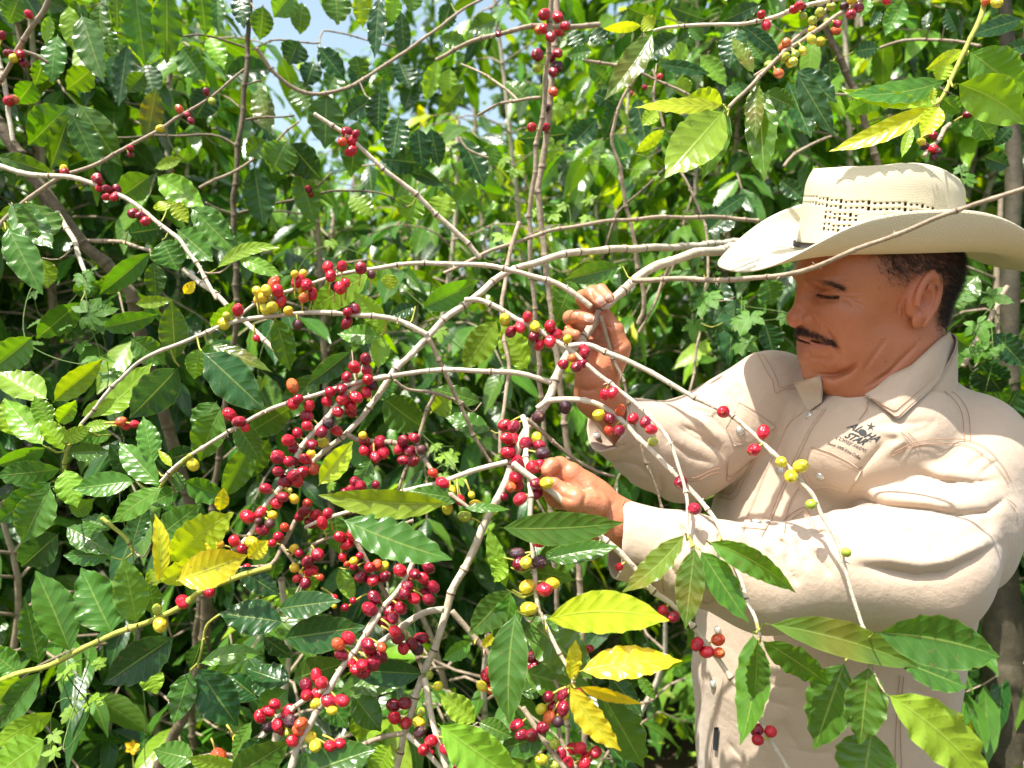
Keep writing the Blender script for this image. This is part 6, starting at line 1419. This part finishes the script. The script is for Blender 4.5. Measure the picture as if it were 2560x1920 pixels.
# ================================================================== THE PLANTATION BEHIND
def leaf_template(seed, nu=9, nv=4):
    P, F, U, _ = leaf_grid((0, 0, 0), (1, 0, 0), .40, np.array([0, 0, 1.0]), None, (0, 0, 0), nu, nv, wave=.8, fold=.20, droop=.10, seed=seed)
    return P, F, U
LT = [leaf_template(s) for s in range(5)]
def scatter_leaves(pos, dirs, nrms, length, cols, r, templ=LT):
    Vs, Fs, Us, Cs, o = [], [], [], [], 0
    which = r.integers(0, len(templ), len(pos))
    for w in range(len(templ)):
        m = which == w
        if not m.any(): continue
        P, F, U = templ[w]; d = dirs[m] / np.linalg.norm(dirs[m], axis=1)[:, None]
        n = nrms[m] - d * (nrms[m] * d).sum(1)[:, None]; n /= np.linalg.norm(n, axis=1)[:, None] + 1e-9; s = np.cross(n, d)
        L = length[m][:, None, None]
        droop = (P[:, 0] ** 2)[None, :, None] * r.uniform(.0, .35, m.sum())[:, None, None]
        V = pos[m][:, None] + L * (P[None, :, :1] * d[:, None] + P[None, :, 1:2] * s[:, None] + P[None, :, 2:] * n[:, None]) - L * droop * np.array([0, 0, 1.0])
        k = m.sum(); Vs.append(V.reshape(-1, 3)); Fs.append((F[None] + (np.arange(k) * len(P))[:, None, None]).reshape(-1, 4) + o); o += k * len(P)
        Us.append(np.tile(U, (k, 1))); Cs.append(np.repeat(cols[m], len(P), axis=0))
    return np.vstack(Vs), np.vstack(Fs), np.vstack(Us), np.vstack(Cs)
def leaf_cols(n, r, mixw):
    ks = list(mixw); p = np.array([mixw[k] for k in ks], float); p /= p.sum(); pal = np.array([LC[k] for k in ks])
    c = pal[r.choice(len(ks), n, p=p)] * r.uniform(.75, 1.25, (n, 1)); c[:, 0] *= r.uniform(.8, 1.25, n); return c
def gen_bush(name, x, y, h, label, seed, nst=2, lean=(0, 0), leafL=.135, mixw=None, dens=1.0, lat=.62, fruit=10, bare=.25, pale=True, lo=.35, cat="coffee bush", group="coffee bushes standing behind the picker"):
    r = np.random.default_rng(seed); t = thing(name, (x, y, 0), label, cat, group); mixw = mixw or dict(D=4, G=5, S=3, L=.8)
    pos, dr, nm, ln = [], [], [], []; laterals = []; fr = []
    for s in range(nst):
        a = r.uniform(0, 6.28); top = np.array([x + lean[0] + .35 * math.cos(a), y + lean[1] + .35 * math.sin(a), h * r.uniform(.88, 1.05)]); b0 = np.array([x + .06 * math.cos(a), y + .06 * math.sin(a), -.03])
        st = densify(np.array([b0, b0 * .6 + top * .4 + [0, 0, -.05] + r.normal(size=3) * .04, b0 * .2 + top * .8 + r.normal(size=3) * .03, top]), .06)
        V, F = tube(st, np.linspace(.016, .006, len(st)) * r.uniform(.8, 1.2), 7); wobj("stem", V, F, M_PALE if pale and s % 2 == 0 else M_TAN, t)
        z = lo
        while z < top[2] - .05:
            i = int(np.clip(np.interp(z, st[:, 2], np.arange(len(st))), 0, len(st) - 1)); c = st[i]; an = r.uniform(0, 6.28)
            for k in (0, 1):
                if r.random() > .9 * dens + .1: continue
                aa = an + k * math.pi + r.normal() * .3; rel = (z - lo) / (top[2] - lo); L = lat * r.uniform(.55, 1.1) * (1.05 - .60 * rel ** 2)
                d = np.array([math.cos(aa), math.sin(aa), .35 + .25 * rel]); n = max(5, int(L / .05)); tt = np.linspace(0, 1, n)[:, None]
                P = c + d * L * tt + np.array([0, 0, -1.0]) * (L * r.uniform(.45, .85) * tt ** 2) + .008 * np.cumsum(r.normal(size=(n, 3)), 0)
                laterals.append(tube(P, np.linspace(.0038, .0016, n), 5))
                for j in range(1, n):
                    if tt[j, 0] < bare or r.random() < .12:
                        if r.random() < .5 and fruit and j > 0: fr.append(P[j])
                        continue
                    tg = P[j] - P[j - 1]; tg /= np.linalg.norm(tg); sd = np.cross(tg, [0, 0, 1.0]); sd /= np.linalg.norm(sd) + 1e-9
                    for q in (-1, 1):
                        if r.random() < .12: continue
                        dd = sd * q * r.uniform(.5, 1.1) + tg * r.uniform(.2, .8) + np.array([0, 0, -r.uniform(.1, 1.1)]); pos.append(P[j]); dr.append(dd); nm.append(np.array([0, 0, 1.0]) + r.normal(size=3) * .45); ln.append(leafL * 1.12 * r.uniform(.65, 1.2))
                dd = (P[-1] - P[-2]); pos.append(P[-1]); dr.append(dd / np.linalg.norm(dd) + r.normal(size=3) * .3); nm.append(np.array([0, 0, 1.0]) + r.normal(size=3) * .4); ln.append(leafL * .8)
            z += r.uniform(.055, .095) / max(dens, .3)
    V, F = merge(laterals); wobj("branches", V, F, M_TAN, t)
    pos, dr, nm, ln = map(np.array, (pos, dr, nm, ln)); cols = leaf_cols(len(pos), r, mixw)
    V, F, U, Cc = scatter_leaves(pos, dr, nm, ln, cols, r); wobj("foliage", V, F, M_LEAF, t, U, Cc)
    # a few fruits that show on the bare inner wood
    if fr and fruit:
        for p in [fr[i] for i in r.choice(len(fr), min(len(fr), fruit), replace=False)]:
            for _ in range(int(r.integers(1, 5))):
                o = link("cherry", CME[str(r.choice(list('rrrrdyog'))), int(r.integers(3))], None, t, tuple(p + r.normal(size=3) * .012 - np.array([x, y, 0]))); s_ = r.uniform(.0065, .0085); o.scale = (s_,) * 3
                o.rotation_euler = r.uniform(0, 6.28, 3)
    return t
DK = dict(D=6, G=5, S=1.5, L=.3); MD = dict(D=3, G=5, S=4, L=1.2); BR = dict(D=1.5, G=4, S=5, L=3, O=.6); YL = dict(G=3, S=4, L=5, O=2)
BU = [
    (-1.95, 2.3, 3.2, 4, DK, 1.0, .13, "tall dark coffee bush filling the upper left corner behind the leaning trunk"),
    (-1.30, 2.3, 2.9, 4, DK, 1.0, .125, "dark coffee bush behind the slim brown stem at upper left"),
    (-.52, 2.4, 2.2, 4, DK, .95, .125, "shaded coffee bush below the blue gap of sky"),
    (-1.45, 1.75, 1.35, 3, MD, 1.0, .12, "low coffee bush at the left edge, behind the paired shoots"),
    (-.65, 1.75, 1.10, 3, MD, .9, .12, "low coffee bush behind the red cherry bunches at lower centre-left"),
    (.15, 3.1, 2.75, 3, BR, .8, .13, "sunlit coffee bush in the middle distance above the raised hand"),
    (-.80, 3.9, 2.5, 4, BR, .8, .13, "sunlit coffee bush seen under the gap of sky, beyond the dark ones"),
    (.80, 2.9, 3.2, 3, MD, .95, .13, "coffee bush behind the big young leaf left of the hat"),
    (.65, 4.3, 3.5, 3, YL, .8, .14, "yellow-green coffee bush glowing in the sun far behind the hand"),
    (1.35, 2.6, 3.3, 3, BR, .9, .13, "leafy coffee bush rising right above the hat"),
    (2.0, 2.5, 3.3, 3, MD, 1.0, .13, "coffee bush filling the top right corner"),
    (1.55, 1.75, 1.9, 3, DK, .95, .12, "dark coffee bush behind the man's back at the right edge"),
    (1.75, 4.2, 3.3, 3, YL, .8, .14, "yellow-green coffee bush glimpsed between branches at upper right"),
    (-2.1, 4.3, 3.5, 3, MD, .8, .14, "coffee bush far back on the left, in half shade"),
    (-.1, 5.6, 3.0, 3, BR, .8, .15, "farthest coffee bush in the middle row, bright with sun"),
    (.05, 1.9, .95, 3, MD, .8, .11, "low coffee bush under the crossing branches in the centre"),
]
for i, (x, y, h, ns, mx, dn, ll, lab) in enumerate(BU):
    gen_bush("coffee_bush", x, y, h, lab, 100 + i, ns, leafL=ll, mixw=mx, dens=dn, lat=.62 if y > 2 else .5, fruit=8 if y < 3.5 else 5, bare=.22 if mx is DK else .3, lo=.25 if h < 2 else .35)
# far rows close the view
for i, (x, y, h) in enumerate(((-5.2, 8.0, 5.9), (-4.4, 7.0, 5.4), (-2.0, 8.2, 3.7), (1.1, 7.4, 5.4), (2.9, 6.4, 5.4), (4.6, 7.8, 6.0), (6.4, 9.0, 6.2), (-7.0, 9.5, 6.4), (3.2, 4.4, 4.4), (-3.4, 4.6, 4.5))):
    r = np.random.default_rng(500 + i); t = thing("tree", (x, y, 0), ["leafy tree at the far left end of the last row", "round tree left of the sky gap, in the last row", "tree right under the sky gap in the last row", "tree behind the yellow-green bushes in the centre, last row", "tree beyond the top right bushes, taller than its row",
        "second tree from the right in the last row", "rightmost tree of the last row", "leftmost tree, farthest back of all", "bushy tree close behind the top right coffee bushes", "bushy tree behind the upper left coffee bushes"][i], "tree", "trees closing the view")
    top = np.array([x + r.normal() * .2, y, h * .8]); st = densify(np.array([[x, y, -.05], [x + .05, y, h * .4], top]), .1); V, F = tube(st, np.linspace(.09, .03, len(st)), 8); wobj("trunk", V, F, M_TAN, t)
    n = 6500; cl = r.normal(size=(44, 3)) * np.array([1.1, .8, h * .24]) + np.array([x, y, h * .56]); c = cl[r.integers(0, 26, n)] + r.normal(size=(n, 3)) * .26; c = c[c[:, 2] > .1]
    dd = r.normal(size=(len(c), 3)) * np.array([1, 1, .6]) + [0, 0, -.4]; cols = leaf_cols(len(c), r, BR if i % 2 else MD)
    V, F, U, Cc = scatter_leaves(c, dd, np.array([0, 0, 1.0]) + r.normal(size=(len(c), 3)) * .5, r.uniform(.14, .24, len(c)), cols, r, [leaf_template(s, 4, 2) for s in range(3)]); wobj("crown", V, F, M_LEAF, t, U, Cc)
# the shade tree whose trunk shows behind the man's back
t = thing("tree", (1.22, 1.80, 0), "tree with a thick mossy brown trunk at the right edge behind the man's back", "tree")
st = densify(np.array([c2w(Q(2160, 3200, 1.72)), c2w(Q(2172, 1650, 1.72)), c2w(Q(2165, 1380, 1.74)), c2w(Q(2178, 900, 1.75)), c2w(Q(2182, 600, 1.76)), c2w(Q(2190, 350, 1.78)), c2w(Q(2170, 0, 1.8)), c2w(Q(2150, -300, 1.85))]), .03)
rr = np.interp(st[:, 2], [0, .7, .95, 1.1, 2.4], [.062, .052, .040, .024, .015]) * (1 + .06 * np.sin(st[:, 2] * 23))
V, F = tube(st, rr, 14); wobj("trunk", V, F, bark("mossy_bark", (.020, .018, .008), (.055, .045, .022), (.12, .095, .055), 26), t)
r = np.random.default_rng(77); n = 1500; c = st[-1] + np.array([.6, .5, .3]) + r.normal(size=(n, 3)) * np.array([.6, .5, .35]); V, F, U, Cc = scatter_leaves(c, r.normal(size=(n, 3)), np.array([0, 0, 1.0]) + r.normal(size=(n, 3)) * .5, r.uniform(.08, .15, n), leaf_cols(n, r, MD), r); wobj("crown", V, F, M_LEAF, t, U, Cc)
# ---- climbing vine with hand-shaped leaves
def palmate(c, size, nrm, up, col, seed, lobes=5, nu=10):
    r = np.random.default_rng(seed); n = nrm / np.linalg.norm(nrm); u = up - n * (up @ n); u /= np.linalg.norm(u); s = np.cross(n, u); out = []
    for k in range(lobes):
        a = rad(-125 + 250 * k / (lobes - 1)) + r.normal() * .05; L = size * (.62 + .38 * math.cos(a) ** 2 if abs(a) < 1.6 else .55); d = u * math.cos(a) + s * math.sin(a)
        out.append(leaf_grid(c + d * size * .03 + n * .0006 * k, c + d * L - n * size * .10, L * .52, n, None, col, nu, 4, wave=1.4, fold=.10, droop=.05, seed=seed * 9 + k))
    return out
def join_grids(gs):
    Vs, Fs, Us, Cs, o = [], [], [], [], 0
    for P, F, U, C_ in gs: Vs.append(P); Fs.append(F + o); Us.append(U); Cs.append(C_); o += len(P)
    return np.vstack(Vs), np.vstack(Fs), np.vstack(Us), np.vstack(Cs)
M_VINEST = bark("vine_stem", (.05, .10, .02), (.10, .17, .03), (.2, .24, .06))
VINES = [
    ("climbing vine with hand-shaped leaves in front of the dark bush at the left edge", 1.18, 'S', [('E', 600, 790, 210), ('E', 680, 1090, 170), ('E', 760, 1200, 160), ('E', 570, 520, 120), ('E', 640, 480, 110), ('E', 250, 640, 100), ('E', 300, 830, 130), ('E', 450, 880, 90), ('E', 700, 860, 110), ('E', 560, 1000, 110), ('E', 620, 610, 80), ('E', 180, 1000, 120)]),
    ("climbing vine with small bright hand-shaped leaves on the upright stems at top centre", 1.45, 'L', [('B', 1960, 730, 150), ('B', 1900, 1000, 140), ('B', 2130, 1090, 90), ('B', 2150, 1380, 110), ('B', 1960, 1420, 90), ('B', 1870, 1480, 100), ('B', 2120, 1500, 90), ('B', 1540, 1620, 150), ('B', 1640, 1180, 120), ('B', 1560, 1100, 100), ('C', 260, 1450, 80), ('C', 400, 1430, 70), ('C', 600, 1450, 70), ('C', 100, 1320, 90), ('C', 900, 1640, 60), ('C', 700, 1640, 90), ('B', 1790, 1440, 90), ('B', 2000, 1560, 80)]),
    ("climbing vine with deeply cut leaves hanging between the hat brim and the far shoulder", 1.35, 'S', [('T', 320, 1130, 190), ('T', 250, 1090, 60), ('T', 280, 1030, 40), ('T', 560, 1130, 90), ('Q', 1530, 640, 60), ('Q', 1600, 690, 45), ('Q', 1480, 600, 50), ('Q', 1500, 700, 45), ('Q', 1560, 560, 40), ('Q', 1600, 740, 50)]),
    ("climbing vine with round-lobed leaves over the dark ground at lower left", .98, 'L', [('H', 740, 1130, 160), ('H', 560, 1190, 120), ('H', 500, 920, 120), ('H', 760, 830, 100), ('H', 420, 1380, 120), ('H', 440, 1520, 110), ('H', 580, 830, 90), ('H', 640, 1080, 80)]),
    ("climbing vine with small lobed leaves on the branches behind the collar", 1.35, 'S', [('T', 1800, 180, 110), ('T', 1790, 110, 80), ('T', 1750, 1000, 130), ('T', 1880, 1350, 80), ('T', 1980, 1380, 90), ('T', 1860, 1400, 70), ('T', 1780, 930, 90), ('Q', 2110, 700, 50), ('Q', 2120, 760, 45), ('Q', 2140, 640, 45), ('T', 1920, 1310, 60), ('T', 2050, 1340, 60)]),
    ("climbing vine with pale lobed leaves between the two arching branches in the centre", 1.3, 'L', [('F', 1750, 1590, 110), ('F', 1640, 1530, 90), ('F', 1740, 1640, 80), ('F', 1660, 740, 100), ('I', 1900, 130, 120), ('I', 2060, 290, 110), ('I', 1920, 280, 100), ('F', 1850, 900, 80), ('F', 430, 1080, 90), ('F', 1300, 1180, 90), ('F', 900, 120, 90), ('I', 1700, 760, 90), ('I', 1040, 350, 80)]),
]
for vi, (lab, z, ck, spots) in enumerate(VINES):
    r = np.random.default_rng(900 + vi); cs = [c2w(Q(*FRM[f](x, y), z + r.uniform(-.08, .08))) for f, x, y, s in spots]; base = np.mean(cs, axis=0); bz = np.array([base[0], base[1] + .1, 0])
    t = thing("climbing_vine", tuple(bz), lab, "vine", "climbing vines among the bushes"); gs = []
    for c, (f, x, y, s) in zip(cs, spots):
        nrm = cam_dir(c) * .8 + np.array([-.2, -.1, .75]) + r.normal(size=3) * .28; up = r.normal(size=3) * .7 + np.array([0, 0, -.9]); col = np.array(LC[ck]) * r.uniform(.8, 1.2)
        gs += palmate(c, s * FK[f] * z / FQ * .95, nrm, up, col, int(r.integers(1e6)), int(r.choice([5, 5, 7])))
    order = []; left_ = list(range(len(cs))); cur = bz
    while left_:
        k_ = min(left_, key=lambda i: np.linalg.norm(cs[i] - cur)); order.append(k_); left_.remove(k_); cur = cs[k_]
    path = [bz] + [cs[i] for i in order]; path = densify(np.array([bz, (bz + path[1]) / 2 + [0.02, .02, 0]] + path[1:]), .012)
    q_ = np.arange(len(path)) * .35; path = path + .006 * np.stack([np.sin(q_), np.cos(q_ * .8), np.sin(q_ * .53 + 1) * 1.6], 1)
    V, F = tube(path, .0008, 5); wobj("stem", V, F, M_VINEST, t)
    V, F, U, C_ = join_grids(gs); wobj("foliage", V, F, M_SOFT, t, U, C_)
# ---- ground
m, nt, b = newmat("soil_and_litter"); oc = objco(nt)
c = ramp(nt, noise(nt, oc, 1.3, 6, .65), [(.30, (.030, .020, .012)), (.48, (.075, .052, .030)), (.60, (.05, .075, .018)), (.75, (.10, .17, .03))])
c = mix(nt, mth(nt, 'MULTIPLY', noise(nt, oc, 60, 4), .6), c, (.11, .075, .04)); nt.links.new(c, b.inputs["Base Color"]); b.inputs["Roughness"].default_value = .95
nt.links.new(bump(nt, noise(nt, oc, 25, 5, .7), .03, .8), b.inputs["Normal"])
g = np.concatenate([-np.geomspace(300, .3, 40), np.geomspace(.3, 300, 40)]); X, Y = np.meshgrid(g, g + 2); Zg = .03 * np.sin(X * 2.1) * np.sin(Y * 1.7) + .02 * np.sin(X * 5 + 1) * np.sin(Y * 4.1); Zg = np.where(np.hypot(X, Y) > 14, 0, Zg) - .03
i = np.arange(79)[:, None] * 80 + np.arange(79)[None]; F = np.stack([i, i + 1, i + 81, i + 80], -1).reshape(-1, 4)
o = wobj("ground", np.stack([X, Y, Zg], -1).reshape(-1, 3), F, m); o["kind"] = "structure"
# ground cover: countless small leaves
r = np.random.default_rng(41); n = 26000
px = r.uniform(-4.2, 4.6, n); py = .55 + r.random(n) ** 1.4 * 7.5; clump = np.sin(px * 3.1 + 1) * np.sin(py * 2.7) + .6 * np.sin(px * 7.3) * np.sin(py * 6.1 + 2); keep = clump + r.normal(size=n) * .5 > -.35; px, py, clump = px[keep], py[keep], clump[keep]
pz = np.abs(r.normal(size=len(px))) * (.10 + .14 * np.clip(clump + .6, 0, 1)); pos = np.stack([px, py, pz], 1)
near = np.hypot(px, py) > .5; pos = pos[near]
V, F, U, C_ = scatter_leaves(pos, r.normal(size=(len(pos), 3)) * [1, 1, .4], np.array([-.2, -.3, 1.0]) + r.normal(size=(len(pos), 3)) * .4, r.uniform(.025, .065, len(pos)), leaf_cols(len(pos), r, dict(S=4, L=4, G=4)), r, [leaf_template(s, 4, 2) for s in range(3)])
o = wobj("ground_cover", V, F, M_SOFT, None, U, C_); o["kind"] = "stuff"
# sunlit grass patch beyond the far elbow
r = np.random.default_rng(43); n = 14000; p = np.stack([r.uniform(-1.5, 2.6, n), r.uniform(3.0, 8.5, n), np.zeros(n)], 1); d = r.normal(size=(n, 3)) * [.5, .5, 0] + [0, 0, 1]; V = np.zeros((n, 3, 3)); s = np.cross(d, r.normal(size=(n, 3))); s /= np.linalg.norm(s, axis=1)[:, None]; hh = r.uniform(.08, .22, n)[:, None]
V[:, 0] = p - s * .004; V[:, 1] = p + s * .004; V[:, 2] = p + d * hh
m, nt, b = newmat("grass"); nt.links.new(mix(nt, noise(nt, objco(nt), 5, 3), (.10, .22, .03), (.22, .34, .06)), b.inputs["Base Color"]); b.inputs["Roughness"].default_value = .7
o = wobj("grass", V.reshape(-1, 3) - [0, 0, .02], np.arange(3 * n).reshape(-1, 3), m); o["kind"] = "stuff"
# small yellow flower on the ground at lower left
c0 = c2w(Q(*FRM['H'](1045, 1480), 1.55)); t = thing("flower", (c0[0], c0[1], 0), "small yellow flower alone above the dark ground at lower left", "flower")
V, F = tube(np.array([[c0[0], c0[1], -.02], [c0[0] + .01, c0[1], c0[2] / 2], c0]), .0015, 5); wobj("stem", V, F, M_GREENTW, t)
m, nt, b = newmat("petal"); b.inputs["Base Color"].default_value = (.80, .50, .01, 1); b.inputs["Roughness"].default_value = .6
gs = [leaf_grid(c0, c0 + .017 * (np.array([math.cos(a), 0, math.sin(a)]) + cam_dir(c0) * .3), .012, cam_dir(c0), None, (.8, .5, .01), 6, 4, wave=.5, seed=int(a * 10)) for a in np.linspace(.3, 6.0, 6)]
V, F, U, C_ = join_grids(gs); wobj("petals", V, F, m, t, U)
